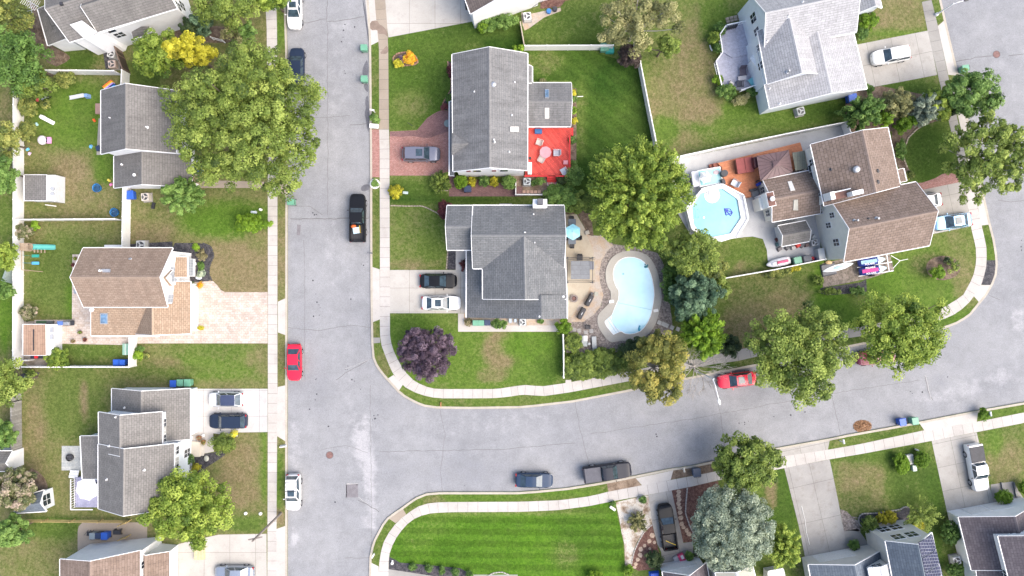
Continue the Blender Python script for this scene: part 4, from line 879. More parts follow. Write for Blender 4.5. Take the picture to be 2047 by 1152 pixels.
s2.window(1, .55, 1.35, 4.6, 2.2, door=pm('garage_door_white', (.62, .62, .61), .04))
s3 = Wing(h, PX(374, 514, 374, 554, 340, 554, 340, 514), 2.9, 4.6, rf['tan2'], TRIM, mode='shed', over=.1)
for t in (.2, .5, .8): s3.window(0, t, 1.7, .62, 1.5, MC['grey_frame'], MC['grey_pane'])
s4 = Wing(h, PX(345, 540, 345, 572, 300, 572, 300, 540), 5.0, 6.6, rf['tan2'], TRIM, over=.12); s4.window(0, .5, 4.2, .8, 1.2, MC['grey_frame'], MC['grey_pane'])

# ---- taupe roof house, lower left
h = house('taupe_roof_house', 'house with stacked taupe gable roofs and a row of dark windows, white umbrella deck behind', (270, 910))
a = Wing(h, PX(197, 824, 324, 823.5, 324, 903, 198, 903), 5.5, 7.7, rf['taupe'], GREYW)
b_ = Wing(h, PX(196.5, 888, 348.6, 887, 346, 1017, 196.5, 1017), 5.5, 8.1, rf['taupe'], GREYW)
g = Wing(h, PX(223.5, 777, 380, 777, 380, 878, 223.5, 878), 2.8, 5.0, rf['taupe'], GREYW)
po = Wing(h, PX(165, 957.6, 161, 872, 200, 871.6, 200, 957.6), 2.8, 3.8, rf['taupe'], GREYW, mode='shed', over=.25)
for t in (.30, .52, .75): a.window(1, t, 4.5, .8, 1.0, glass=GLASS if t != .52 else pm('pale_blind', (.4, .4, .38), .1))
for t in (.12, .3, .42, .55, .7): b_.window(1, t, 4.4, .85, 1.3, glass=GLASS if t not in (.3, .7) else MC['pale_blind'])
g.window(1, .45, 1.3, 4.8, 2.15, door=MC['garage_door_white']); b_.window(1, .25, 1.6, .9, 1.4)
for wg, t, u, vv in ((a, '02', 890, 975), (b_, '03', 862, 125), (b_, '03', 845, 388), (b_, '03', 1138, 315), (g, '02', 958, 903)): wg.pipe(P1(t, u, vv), .07, .3)

# ---- bottom left
h = house('red_brown_roof_house', 'house with a reddish brown roof and bright north wall at the bottom left corner', (230, 1150))
a = Wing(h, PX(120, 1118, 280, 1101, 280, 1230, 120, 1230), 5.5, 7.4, rf['red'], WHITE, over=.2)
g = Wing(h, PX(270, 1097, 338.5, 1103, 338.5, 1230, 270, 1230), 2.9, 4.6, rf['red'], WHITE, over=.3)
a.window(1, .25, 4.4, .8, 1.3); g.window(1, .45, 1.3, 4.4, 2.2, door=MC['garage_door_white'])

# ---- top left, rotated
h = house('mottled_roof_house', 'white house with a mottled grey roof turned at an angle in the top left corner', (215, 30))
mm = Wing(h, PX(355, 17, 320, -95, 90, -20, 139, 84.5), 5.5, 7.6, rf['dark'], WHITE, over=.25)
mn = Wing(h, PX(354, 17, 330, -60, 172, -10, 195, 65), 5.6, 7.7, rf['dark'], WHITE, over=.25)
lo = Wing(h, PX(96, 91, 75.5, 18, 100, 8, 133, 77), 2.9, 4.4, rf['dark'], WHITE, mode='shed', over=.2)
g2 = MB(); q = [W(P1('00', *p), z) for p, z in (((535, 190), 6.9), ((628, 158), 7.2), ((748, 248), 6.0), ((640, 292), 5.6))]
facet(h, [q], pm('white_membrane', (.62, .62, .62), .05), t=.15)
m = MB(); q2 = [W(P1('00', *p), 5.5) for p in ((640, 292), (748, 248))]; lo2 = [Vector((p.x + .3, p.y - .3, G - .1)) for p in q2]
m.add([q2[0], q2[1], lo2[1], lo2[0], q2[0] + Vector((-.6, 1.6, 0)), lo2[0] + Vector((-.6, 1.6, 0)), q2[1] + Vector((.6, 1.6, 0)), lo2[1] + Vector((.6, 1.6, 0))], [(0, 1, 2, 3), (4, 0, 3, 5), (1, 6, 7, 2)]); m.build('wall', WHITE, h, h.location)
by2 = Wing(h, [P1('00', 1020, 298), P1('00', 1120, 272), P1('00', 1150, 203), P1('00', 1000, 205)], 2.4, 3.6, rf['dark'], WHITE, mode='shed', over=.1)
by2.window(0, .5, 1.5, .8, 1.1); mm.window(3, .2, 3.6, 1.2, 1.0, n_mull=0); mn.window(3, .1, 4.6, .9, .7, n_mull=0)
mn.window(0, .15, 4.4, .9, 1.2); mn.window(0, .3, 3.0, .9, 1.2); mn.window(3, .12, 3.2, 1.1, 1.1)
mm.pipe(P1('00', 713, 165), .07, .4); mm.boxvent(P1('00', 475, 32))
t = thing('tv_antenna', 'spiky metal aerial standing at the corner of the mottled roof', 'antenna', W(P1('00', 330, 75), 5.2))
m = MB(); m.tube([(0, 0, -.6), (0, 0, 2.2)], .03); m.tube([(-.9, .5, 2.1), (.9, -.5, 2.1)], .025); m.tube([(-.2, .9, 2.0), (.1, -1.2, 2.0)], .025)
for i in range(9): x = -.8 + .2 * i; m.tube([(x - .35, -x * .55 - .55, 2.12), (x + .35, -x * .55 + .55, 2.12)], .016, 4)
for i in range(5): y = -.9 + .35 * i; m.tube([(-.45, y - .1, 2.02), (.45, y + .1, 2.02)], .016, 4)
m.build('mast', METAL, t)

# ---- top centre
h = house('brown_corner_house', 'house edge with a dark brown roof and white wall at the top centre', (1020, -20))
a = Wing(h, PX(940.5, 28, 1085, -24, 1050, -120, 905, -70), 5.5, 7.6, shingle('umber_shingles', (.10, .08, .072), (.13, .105, .095)), WHITE, over=.3)
e = Wing(h, PX(1032, -12, 1120, -36, 1110, -90, 1030, -90), 5.0, 6.0, MC['umber_shingles'], WHITE, over=.2)
m = MB(); m.box((0, 0, 0), (.5, .9, .9), .15); o = m.build('electric_meter', DKM, h); o.location = W(P1('20', 975, 50), 1.0) - h.location

# ---- pale roof, upper right
h = house('pale_roof_house', 'large house with near white roofs, angled beside the lavender grey deck', (1620, 110))
mi = Wing(h, PX(1499, -12, 1528, 101, 1712, 64, 1680, -52), 5.5, 8.3, rf['pale'], GREYW, over=.25)
cg = Wing(h, PX(1534, 168, 1640, 147, 1612, 40, 1514, 62), 5.5, 7.7, rf['pale'], GREYW, over=.2)
gz = W((1645, 165), 4.9)
ga = Wing(h, PX(1539, 217, 1733, 178, 1703, 52, 1512, 92), 4.2, 6.1, rf['pale'], GREYW, over=.3, r=.56)
pr = Wing(h, PX(1712, 27, 1763, 16, 1745, -60, 1690, -50), 2.9, 4.4, rf['pale'], GREYW, over=.3)
mi.window(0, .35, 4.3, 1.0, 1.5); mi.window(0, .62, 4.3, .9, 1.4); cg.window(3, .25, 4.4, .7, 1.3); cg.window(3, .6, 4.2, .8, 1.3)
by = Wing(h, [P1('40', 540, 455), P1('40', 575, 410), P1('40', 625, 400), P1('40', 610, 560)], 2.6, 3.2, TRIM, GREYW, mode='shed', over=.05, rake=False)
by.window(0, .5, 1.6, .6, 1.2)
for wg, t, u, vv in ((mi, '40', 938, 18), (mi, '40', 828, 127), (mi, '40', 665, 318), (ga, '40', 685, 682), (ga, '40', 763, 798)): wg.pipe(P1(t, u, vv), .06, .35)
cg.pipe(P1('40', 825, 553), .11, .6, METAL)

# ---- brown roof, right
h = house('brown_roof_house', 'house with brown hexagon pattern roofs, redwood deck and octagonal pool behind', (1720, 400))
a = Wing(h, PX(1620.5, 289, 1774.6, 255, 1800, 372, 1648, 412), 5.5, 8.2, rf['brown'], CREAM, r=.52)
f = Wing(h, PX(1687, 524, 1660, 399, 1831, 364, 1858, 491), 5.5, 8.4, rf['brown'], CREAM)
s = Wing(h, PX(1543.6, 444, 1525, 360, 1619, 341, 1640, 426.8), 2.9, 4.4, rf['brown'], CREAM, over=.25)
s.panel('skylight', Q('41', 822, 285, 852, 280, 880, 350, 845, 355), SKYW, .1); s.panel('skylight', Q('41', 868, 420, 900, 417, 902, 500, 864, 500), pm('dull_skylight', (.35, .34, .3), .1), .1)
m = MB(); c0 = W(P1('41', 692, 420), 3.8); m.box((c0.x - .1, c0.y, G - .1), (.95, 1.75, 4.2), R(12)); o = m.build('chimney', TRIM, h, h.location)
m = MB(); m.box((c0.x - .1, c0.y, 4.1), (.8, 1.6, .2), R(12)); m.build('chimney_top', pm('redbrown_cap', (.14, .07, .055), .15), o, h.location); m = MB(); m.cyl((c0.x - .1, c0.y, 4.2), .2, .5, 14); m.ball((c0.x - .1, c0.y, 4.7), (.3, .3, .14)); m.build('flue', TRIM, o, h.location)
m = MB(); c1 = W(P1('41', 620, 455), 1.2); m.box((c1.x, c1.y, G - .1), (1.3, 1.5, 2.4), R(12)); m.build('chimney_base', CREAM, h, h.location)
s.window(0, .2, 1.6, .7, 1.1); s.window(0, .82, 1.6, .7, 1.1); a.window(3, .75, 4.2, .7, 1.2); a.window(3, .2, 4.2, .7, 1.2); a.window(3, .6, 3.0, 1.6, 1.2)
f.window(0, .3, 4.2, .8, 1.3); f.window(0, .62, 3.2, .6, 1.1); f.window(0, .78, 4.6, .6, 1.0); f.window(0, .9, 2.0, .6, .8)
m = MB(); c2 = W(P1('51', 70, 365), 8.2); m.box((c2.x + .3, c2.y, 5.5), (1.25, .5, 2.9), R(13)); m.build('chimney', TRIM, h, h.location)
mx = MB(); c3 = W(P1('41', 1225, 385), 7.3); mx.box((c3.x, c3.y, 5), (1.9, .8, 2.1), R(13)); mx.build('chimney_base', pm('redbrown_cap', (.14, .07, .055)), h, h.location)
m = MB(); c4 = W(P1('41', 1165, 390), 7.2); m.box((c4.x, c4.y, 5), (.5, .9, 2.4), R(13)); c4 = W(P1('41', 1240, 350), 7.3); m.box((c4.x, c4.y, 7.0), (2.1, .12, .3), R(13)); m.build('flashing', TRIM, h, h.location)
v = a.hit(P1('41', 1348, 188)); m = MB(); m.cyl((v.x, v.y, v.z - .1), .4, .3, 18); m.ball((v.x, v.y, v.z + .2), (.4, .4, .2), 16, 6, True); m.build('roof_vent', METAL, h, h.location, smooth=True)
a.pipe(P1('41', 1158, 188), .09, .2, DKM); a.pipe(P1('51', 245, 200), .12, .25, DKM); a.pipe(P1('51', 247, 284), .12, .25, DKM)
f.pipe(P1('51', 240, 565), .11, .45, METAL, .15); f.pipe(P1('51', 178, 568), .08, .2, DKM); f.pipe(P1('51', 70, 582), .1, .8, METAL, .12)
pp = Wing(h, PX(1812, 362, 1806, 337, 1785, 342, 1790, 366), 2.9, 3.6, rf['brown'], CREAM, mode='shed', over=.2)
f.window(2, .35, 1.3, 2.4, 2.1, door=MC['garage_door_white']); f.window(2, .72, 1.3, 2.4, 2.1, door=MC['garage_door_white'])

# ---- bottom, purple grey roof west of the stained driveway
h = house('plum_roof_house', 'plum grey roof with a beige wing at the bottom edge, by the silver willow', (1420, 1165))
a = Wing(h, PX(1324, 1143, 1412, 1125, 1430, 1230, 1340, 1240), 2.9, 5.4, rf['purple'], TRIM, over=.3)
fl = Wing(h, PX(1430, 1145, 1504, 1131, 1530, 1230, 1450, 1240), 5.0, 6.0, pm('beige_roofing', (.33, .32, .27), .1), BEIGEW, over=.15)
fl.window(0, .5, 4.2, 1.4, 1.0); a.window(0, .4, 1.4, 4.4, 2.0, door=MC['garage_door_white'])
# ---- bottom, blue roof with solar panels
h = house('solar_roof_house', 'house with slate blue roofs and a slope of solar panels near the bottom right', (1740, 1120))
g = Wing(h, PX(1616, 1129, 1763, 1101, 1790, 1230, 1640, 1260), 2.9, 5.2, rf['blue'], BEIGEW, over=.3)
g.window(0, .42, 1.3, 4.6, 2.1, door=MC['garage_door_white'])
tw = Wing(h, PX(1770, 1082, 1862.4, 1065, 1895, 1215, 1800, 1235), 5.6, 7.9, rf['blue'], BEIGEW, over=.25, r=.45)
tw.window(0, .35, 4.6, 1.2, 1.3); tw.window(0, .68, 4.6, 1.2, 1.3); tw.window(0, .3, 2.0, 1.2, 1.3); tw.window(0, .6, 2.0, 1.2, 1.3)
inn = Wing(h, PX(1736, 1136, 1779, 1127, 1790, 1170, 1745, 1180), 5.2, 5.6, BEIGEW, BEIGEW, over=.1); inn.window(0, .5, 4.6, 1.1, .7)
SOLAR = paver('solar_cells', (0.035, 0.04, 0.075), (0.045, 0.05, 0.09), (0.35, 0.36, 0.4), bw=.55, bh=.33, ang=R(14))
SOLAR.node_tree.nodes['Principled BSDF'].inputs['Roughness'].default_value = .25
for q in (Q('53', 572, 885, 680, 825, 708, 940, 598, 1005), Q('53', 600, 1012, 711, 946, 737, 1055, 622, 1120), Q('53', 625, 1128, 740, 1062, 768, 1175, 650, 1240)): tw.panel('solar_panel', q, SOLAR, .1)
# ---- bottom right corner
h = house('mauve_roof_house', 'house with mauve brown roofs filling the bottom right corner beside the white pickup', (2000, 1090))
g = Wing(h, PX(1916, 1034, 2080, 1003, 2105, 1105, 1942, 1140), 2.9, 5.5, rf['purple'], WHITE, over=.3)
u = Wing(h, PX(1995, 1072, 2120, 1046, 2150, 1180, 2030, 1210), 5.6, 7.6, rf['purple'], WHITE, over=.25)
u2 = Wing(h, PX(1948, 1110, 2035, 1095, 2060, 1250, 1965, 1250), 2.9, 4.6, rf['purple'], WHITE, over=.2)
g.window(0, .3, 1.3, 2.4, 2.1, door=MC['garage_door_white']); g.window(0, .58, 1.3, 2.4, 2.1, door=MC['garage_door_white'])
u.window(0, .3, 4.8, 1.2, .9); u.window(3, .4, 4.5, .8, 1.2); u.window(3, .15, 3.8, .8, 1.2)
# ---- small corner roof, lower left edge
h = house('corner_annex', 'small grey roof edge behind the weathered wood fence at the left edge', (10, 920))
Wing(h, PX(24, 902, 24, 942, -40, 942, -40, 902), 2.5, 3.6, rf['dark'], WHITE, over=.15)
# ================================================= SHEDS
def shed(name, label, quad, ze, zr, rm, wm, **k):
    t = thing(name, label, 'shed', W(quad[0], G)); return Wing(t, quad, ze, zr, rm, wm, **k)
PLAST = pm('pale_plastic', (.55, .56, .58), .06, rough=.4); PLG = pm('grey_plastic', (.33, .34, .36), .1, rough=.4)
sh = shed('garden_shed', 'small grey roofed shed with pale door panels against the long white fence', PX(49, 401, 49, 350, 94, 352, 111.5, 404)[:2] + PX(93, 350, 93, 401), 2.1, 2.5, rf['taupe'], PLAST, mode='shed', over=.06)
sh2 = MB()
c = sh.root
m = MB(); pts = [W(p, z) for p, z in (((93, 350), 2.5), ((93, 401), 2.5), ((111, 403), 1.9), ((111.5, 350), 1.9))]
m.add(pts + [Vector((p.x, p.y, G)) for p in pts], [(0, 1, 2, 3), (3, 2, 6, 7), (1, 5, 6, 2), (0, 3, 7, 4)]); m.build('door', PLAST, c, c.location)
m = MB()
for (u, v) in ((372, 336), (404, 336), (372, 374), (404, 376)):
    p = W(P1('01', u, v), 2.22); m.cyl((p.x, p.y, 2.15), .26, .16, 16)
m.build('door_panel', PLG, c, c.location)
sh = shed('storage_shed', 'plank roofed shed with pale doors at the white fence corner', Q('02', 178, 500, 178, 265, 348, 265, 350, 500), 2.1, 2.35, planks('shed_planks', (.30, .19, .13), (.36, .24, .17), .3, R(90)), PLAST, mode='shed', over=.1)
c = sh.root; m = MB(); pts = [W(P1('02', *p), z) for p, z in (((350, 265), 2.3), ((352, 500), 2.3), ((412, 500), 1.7), ((412, 262), 1.7))]
m.add(pts + [Vector((p.x, p.y, G)) for p in pts], [(0, 1, 2, 3), (3, 2, 6, 7), (1, 5, 6, 2), (0, 3, 7, 4)]); m.build('door', PLAST, c, c.location)
m = MB()
for (u, v) in ((367, 305), (397, 305), (367, 362), (397, 362)):
    p = W(P1('02', u, v), 2.0); m.box((p.x, p.y, 1.93), (.36, .62, .16))
m.build('door_panel', PLG, c, c.location)
m = MB(); p = W(P1('02', 252, 385), 2.4); m.box((p.x, p.y, 2.2), (.12, 2.6, .09)); m.build('ridge_vent', DKM, c, c.location)
sh = shed('garden_shed', 'small blue grey shed with a four pane window below the pink flowering tree', Q('03', 365, 640, 340, 480, 200, 520, 105, 640)[:1] + Q('03', 345, 475, 190, 520, 115, 655), 2.1, 3.0, rf['blue'], GREYW, over=.15)
sh.window(0, .5, 1.5, 1.3, 1.3)
sh = shed('garden_shed', 'dark gabled shed with a white end on the octagonal pool patio', Q('41', 780, 778, 748, 622, 962, 582, 992, 738), 2.0, 2.9, rf['dark'], PLAST, over=.08)
sh = shed('garden_shed', 'low white ribbed shed between the silver willow and the stained driveway at the bottom edge', Q('43', 692, 1120, 812, 1098, 840, 1230, 700, 1230), 2.0, 2.3, planks('ribbed_plastic', (.5, .5, .5), (.56, .56, .56), .35, R(-10)), PLAST, mode='shed', over=.1)
# ================================================= TREES AND SHRUBS
PAL = dict(
    olive=[(.026, .044, .009), (.082, .118, .020), (.185, .225, .05)], bright=[(.030, .060, .008), (.095, .140, .018), (.21, .26, .045)],
    lime=[(.06, .12, .008), (.14, .24, .015), (.25, .36, .04)], yellow=[(.14, .14, .01), (.36, .33, .02), (.52, .49, .06)], green=[(.020, .045, .010), (.055, .105, .02), (.13, .2, .05)],
    dark=[(.012, .026, .010), (.035, .060, .022), (.09, .12, .045)], blue=[(.016, .032, .018), (.045, .082, .045), (.12, .175, .10)], plum=[(.018, .011, .018), (.055, .036, .052), (.14, .10, .13)],
    silver=[(.07, .09, .065), (.17, .205, .15), (.34, .37, .27)], fall=[(.045, .055, .012), (.125, .135, .03), (.29, .25, .06)], pale=[(.07, .08, .03), (.19, .19, .075), (.36, .34, .16)],
    pink=[(.05, .07, .03), (.16, .18, .07), (.48, .38, .30)], burg=[(.03, .008, .01), (.08, .02, .025), (.15, .05, .05)], brownleaf=[(.03, .022, .018), (.07, .05, .045), (.13, .10, .085)],
    mixed=[(.03, .045, .015), (.10, .13, .03), (.26, .26, .07)], orange=[(.35, .12, .01), (.6, .3, .02), (.75, .5, .04)], dryg=[(.10, .09, .04), (.2, .18, .08), (.32, .28, .16)])
GAIN = dict(olive=1.85, bright=1.75, green=1.8, mixed=1.5, blue=2.0, dark=1.3, fall=1.5, silver=1.75, plum=1.5, pale=1.2, lime=1.3, yellow=1.3, orange=1.2, burg=1.3)
LM = {k: leafm('leaves_' + k, [tuple(min(.8, c * GAIN.get(k, 1)) for c in x) for x in v]) for k, v in PAL.items()}
BARK = pm('bark', (.11, .085, .065), .25, 3, 12, .3); BARKL = pm('pale_bark', (.36, .33, .3), .2, 3, 12, .2)
def leafmesh(name, pos, nrm, size, tone, mat, parent, rs, aspect=.62):
    n = len(pos); t = rs.normal(size=(n, 3)); t -= nrm * (t * nrm).sum(1)[:, None]; t /= np.linalg.norm(t, axis=1)[:, None] + 1e-9
    b = np.cross(nrm, t); s = size[:, None]
    v = np.empty((n, 4, 3)); v[:, 0] = pos - t * s * .5; v[:, 1] = pos + b * s * .5 * aspect; v[:, 2] = pos + t * s * .5; v[:, 3] = pos - b * s * .5 * aspect
    me = bpy.data.meshes.new(name); me.vertices.add(4 * n); me.vertices.foreach_set('co', v.ravel())
    me.loops.add(4 * n); me.loops.foreach_set('vertex_index', np.arange(4 * n, dtype=np.int32)); me.polygons.add(n)
    me.polygons.foreach_set('loop_start', np.arange(0, 4 * n, 4, dtype=np.int32)); me.polygons.foreach_set('loop_total', np.full(n, 4, dtype=np.int32))
    a = me.attributes.new('leaf', 'FLOAT', 'FACE'); a.data.foreach_set('value', np.clip(tone, 0, 1).astype(np.float32))
    me.materials.append(mat); me.update(calc_edges=True); me.validate()
    o = bpy.data.objects.new(name, me); sc.collection.objects.link(o); o.parent = parent; return o
def tree(name, label, cat, p, rp, h, pal, seed=0, clump=.8, leaf=.25, dens=1.25, lpc=100, base=.28, trunk=True, gap=.0, lobes=.22, group=None, droop=0.0, topflat=1.0, bark=None, spiky=0.0, rot=0.0, limbs=9, tone=(.5, .22), up=.6, cname='crown'):
    """p, rp = centre and radii of the crown in the photo; h = height; the crown hangs in real space above its trunk"""
    rs = np.random.RandomState(seed + 11); zc = h * (.5 + base / 2) if trunk else h * .5
    c = W(p, G + zc); k = (H - zc) / H / S; rx, ry = rp[0] * k, rp[1] * k; rz = (h - zc)
    root = thing(name, label, cat, (c.x, c.y, G), 0, group)
    n = max(6, int(dens * 3.0 * rx * ry / clump ** 2 * (1 + rz / (rx + ry))))
    d = rs.normal(size=(n * 3, 3)); d /= np.linalg.norm(d, axis=1)[:, None]; d = d[d[:, 2] > (-.55 if trunk else -.1)][:n]; n = len(d)
    f = rs.rand(n) ** .42; ph = rs.rand(8) * 6.28; az = np.arctan2(d[:, 1], d[:, 0])
    lob = 1 + lobes * (np.sin(3 * az + ph[0]) * .4 + np.sin(5 * az + ph[1] + 2 * d[:, 2]) * .45 + np.sin(8 * az + ph[2] + 3 * d[:, 2]) * .35)
    cc = d * (np.array([rx, ry, rz]) - clump * .45 * np.array([min(1, rx / 3), min(1, ry / 3), min(1, rz / 3)])) * (f * lob)[:, None]
    if gap:
        ks = rs.normal(size=(4, 2)); g = sum(np.sin(cc[:, 0] * ks[i, 0] * 1.1 + cc[:, 1] * ks[i, 1] * 1.1 + ph[i]) for i in range(4)); keep = g > np.quantile(g, gap); cc = cc[keep]; f = f[keep]; d = d[keep]; n = len(cc)
    if rot:
        ca, sa = math.cos(rot), math.sin(rot); cc = np.stack([cc[:, 0] * ca - cc[:, 1] * sa, cc[:, 0] * sa + cc[:, 1] * ca, cc[:, 2]], 1)
    cr_ = clump * rs.uniform(.6, 1.25, n); ct = rs.normal(tone[0], tone[1], n)
    m = int(lpc); N_ = n * m; idx = np.repeat(np.arange(n), m)
    q = rs.normal(size=(N_, 3)); q /= np.linalg.norm(q, axis=1)[:, None]; q[:, 2] = np.abs(q[:, 2]) * .95 - .25 * rs.rand(N_)
    rad = rs.uniform(.45, 1.0, N_) ** .6
    if spiky:
        dd = d[idx] + np.array([0, 0, .1]); dd /= np.linalg.norm(dd, axis=1)[:, None]
        pos = cc[idx] + dd * (rs.uniform(-.6, 1.0, N_) * cr_[idx] * (.9 + .35 * spiky))[:, None] + q * (cr_[idx] * (.62 - .14 * min(spiky, 1)))[:, None]
    else: pos = cc[idx] + q * (rad * cr_[idx])[:, None] * np.array([1, 1, .72])
    pos[:, 2] -= droop * (pos[:, 0] ** 2 + pos[:, 1] ** 2) / (rx * ry) * rz * .3
    nr = q + np.array([0, 0, up]) + rs.normal(size=(N_, 3)) * .45; nr /= np.linalg.norm(nr, axis=1)[:, None]
    pos[:, 2] = np.maximum(pos[:, 2] * topflat, -zc + .05)
    tn = ct[idx] + rs.normal(0, .13, N_)
    pos[:, 2] += zc
    leafmesh(cname, pos, nr, leaf * rs.uniform(.65, 1.3, N_), tn, LM[pal], root, rs)
    if trunk:
        b = MB(); r0 = .055 * (rx + ry) / 2 * .55 + .05; top = zc * .72
        b.tube([(0, 0, -.1), (.05 * r0, .03, top * .5), (rs.normal() * .12, rs.normal() * .12, top)], r0 * 1.25, 9, r0 * .8)
        b.build('trunk', bark or BARK, root)
        br = MB(); far = np.argsort(-f)[: limbs * 3]; rs.shuffle(far)
        for i in far[:limbs]:
            e = cc[i] + np.array([0, 0, zc]); s0 = np.array([0, 0, top * rs.uniform(.75, 1)]); mid = s0 * .45 + e * .55 + np.array([0, 0, -.12 * rz]); br.tube([s0, mid, e], r0 * .5, 6, .035)
        br.build('branches', bark or BARK, root)
    elif name not in ('ground_cover',):
        b = MB(); b.tube([(0, 0, -.05), (0.02, 0.01, max(.1, zc * .6))], max(.03, .04 * rx), 7, max(.02, .02 * rx)); b.build('stem', BARK, root)
    return root
def shrub(label, p, rp, h, pal, seed=0, name='shrub', cat='shrub', **k):
    k.setdefault('clump', .28); k.setdefault('leaf', .15); k.setdefault('lpc', 60); k.setdefault('lobes', .12); k.setdefault('dens', 1.5)
    return tree(name, label, cat, p, rp if isinstance(rp, tuple) else (rp, rp), h, pal, seed, trunk=False, cname='foliage', **k)
def topiary(label, p, rp, h, pal, seed=0, **k):
    """clipped bush: leaves sit tightly on one rounded body"""
    return shrub(label, p, rp, h, pal, seed, clump=.2, leaf=.11, lpc=60, lobes=.03, dens=1.5, **k)
T = tree
T('broadleaf_tree', 'huge olive green tree covering the dark grey roof at the upper left', 'tree', (492, 238), (160, 152), 13.5, 'olive', 1, clump=.8, leaf=.26, dens=1.5, lpc=115, lobes=.2, limbs=14, tone=(.52, .23))
T('broadleaf_tree', 'dense dark green tree in the upper left corner beside the mottled roof', 'tree', (38, 120), (62, 62), 9, 'green', 2, tone=(.42, .2))
T('broadleaf_tree', 'yellowing green tree at the very top left edge', 'tree', (12, 30), (48, 50), 8, 'mixed', 3)
T('broadleaf_tree', 'dull green tree hanging over the top end of the long white fence', 'tree', (60, 165), (40, 34), 6, 'olive', 4, clump=.6, tone=(.4, .2))
T('broadleaf_tree', 'round mid green tree with yellow tips beside the bright yellow tree', 'tree', (318, 108), (54, 46), 7.5, 'bright', 5, clump=.6, tone=(.42, .2), leaf=.26)
T('broadleaf_tree', 'bright golden yellow tree at the upper left', 'tree', (380, 102), (48, 28), 9, 'yellow', 6, clump=.55, tone=(.5, .25), leaf=.26)
T('broadleaf_tree', 'light olive tree at the top edge right of the mottled roof', 'tree', (445, 18), (68, 40), 8, 'olive', 7, clump=.8, tone=(.55, .2), gap=.1)
T('broadleaf_tree', 'small fresh green tree at the top edge beside the white sedan', 'tree', (545, -2), (38, 22), 6, 'bright', 8, clump=.55)
T('evergreen_tree', 'dark conical evergreen by the corner of the mottled roof house', 'tree', (385, 58), (20, 19), 4.5, 'dark', 9, clump=.35, leaf=.2, base=.05)
T('evergreen_tree', 'dusky blue green evergreen second from the mottled roof corner', 'tree', (405, 50), (18, 18), 4.5, 'blue', 10, clump=.35, leaf=.2, base=.05)
T('sparse_tree', 'thin bare topped tree over dark mulch below the light olive tree', 'tree', (468, 70), (36, 26), 5, 'pale', 11, clump=.4, leaf=.18, dens=.5, lpc=40, gap=.2, limbs=24)
T('broadleaf_tree', 'dark green shrubby tree left of the upper sidewalk', 'tree', (492, 68), (22, 20), 4.5, 'green', 12, clump=.4, leaf=.2, dens=.7)
T('broadleaf_tree', 'yellow green tree outside the long white fence at the left edge', 'tree', (10, 285), (22, 38), 6, 'mixed', 13, clump=.6, tone=(.6, .2))
T('broadleaf_tree', 'bright green tree outside the long white fence, below the yellow green one', 'tree', (10, 345), (20, 40), 6, 'green', 14, clump=.6, tone=(.6, .2))
T('broadleaf_tree', 'leafy tree at the left edge level with the swing set', 'tree', (8, 512), (22, 28), 5, 'bright', 15, clump=.5)
T('broadleaf_tree', 'dark green tree at the left edge level with the tan roof', 'tree', (6, 585), (20, 20), 5, 'green', 16, clump=.5)
T('broadleaf_tree', 'light green tree at the left edge overhanging the fence corner', 'tree', (14, 765), (38, 50), 8, 'olive', 17, clump=.7, tone=(.55, .2))
T('broadleaf_tree', 'low bright green tree at the left edge beside the weathered fence', 'tree', (8, 870), (22, 28), 4.5, 'green', 18, clump=.5, tone=(.6, .2))
T('flowering_tree', 'pink flowering tree over the small blue grey shed', 'tree', (28, 980), (50, 42), 5.5, 'pink', 19, clump=.5, leaf=.24, tone=(.5, .28))
T('broadleaf_tree', 'round green tree at the left edge beneath the pink flowering tree', 'tree', (28, 1062), (36, 32), 5, 'green', 20, clump=.5, tone=(.6, .2))
T('broadleaf_tree', 'bright yellow green tree overlapping the taupe roof corner at the lower left', 'tree', (372, 1018), (96, 84), 9, 'bright', 21, clump=.8, leaf=.28, lpc=110, tone=(.62, .22), lobes=.16)
T('broadleaf_tree', 'round bright green tree by the lower corner of the dark grey roofs', 'tree', (366, 391), (44, 32), 5, 'green', 22, clump=.4, leaf=.26, tone=(.66, .18), spiky=.3)
T('plum_tree', 'dark purple leaved tree on the lawn inside the street corner', 'tree', (853, 704), (59, 54), 7, 'plum', 23, clump=.48, leaf=.2, lpc=95, dens=1.3, tone=(.5, .25), lobes=.14, base=.2)
T('broadleaf_tree', 'large yellow green tree north of the kidney shaped pool', 'tree', (1275, 388), (102, 108), 11, 'bright', 24, clump=.6, leaf=.26, lpc=85, dens=1.7, tone=(.52, .18), spiky=.2, lobes=.1)
T('broadleaf_tree', 'olive tree between the kidney pool and the octagonal pool', 'tree', (1385, 505), (62, 48), 7, 'olive', 25, clump=.65, tone=(.52, .22))
T('pale_tree', 'pale yellow olive tree at the top, left of the wide dry lawn', 'tree', (1275, 45), (95, 62), 9, 'pale', 26, clump=.75, leaf=.26, dens=.8, gap=.14, tone=(.5, .22), limbs=16, bark=BARKL)
T('pale_tree', 'wispy pale olive tree spreading over the dry lawn at the top', 'tree', (1325, 95), (42, 30), 5, 'olive', 27, clump=.5, dens=.5, gap=.3, tone=(.6, .2))
T('purple_bush_tree', 'small purple brown leaved tree at the fence corner', 'tree', (1260, 112), (24, 24), 3.5, 'brownleaf', 28, clump=.3, leaf=.16, base=.1)
T('autumn_tree', 'brownish yellow autumn tree beside the curving street', 'tree', (1312, 738), (62, 76), 8, 'fall', 29, clump=.6, leaf=.24, tone=(.5, .26), gap=.08, limbs=20, bark=BARKL, lobes=.2)
T('broadleaf_tree', 'large olive green street tree over the sidewalk beside the red car', 'tree', (1598, 706), (106, 98), 10.5, 'olive', 30, clump=.8, leaf=.28, lpc=100, dens=1.4, tone=(.56, .23), lobes=.26)
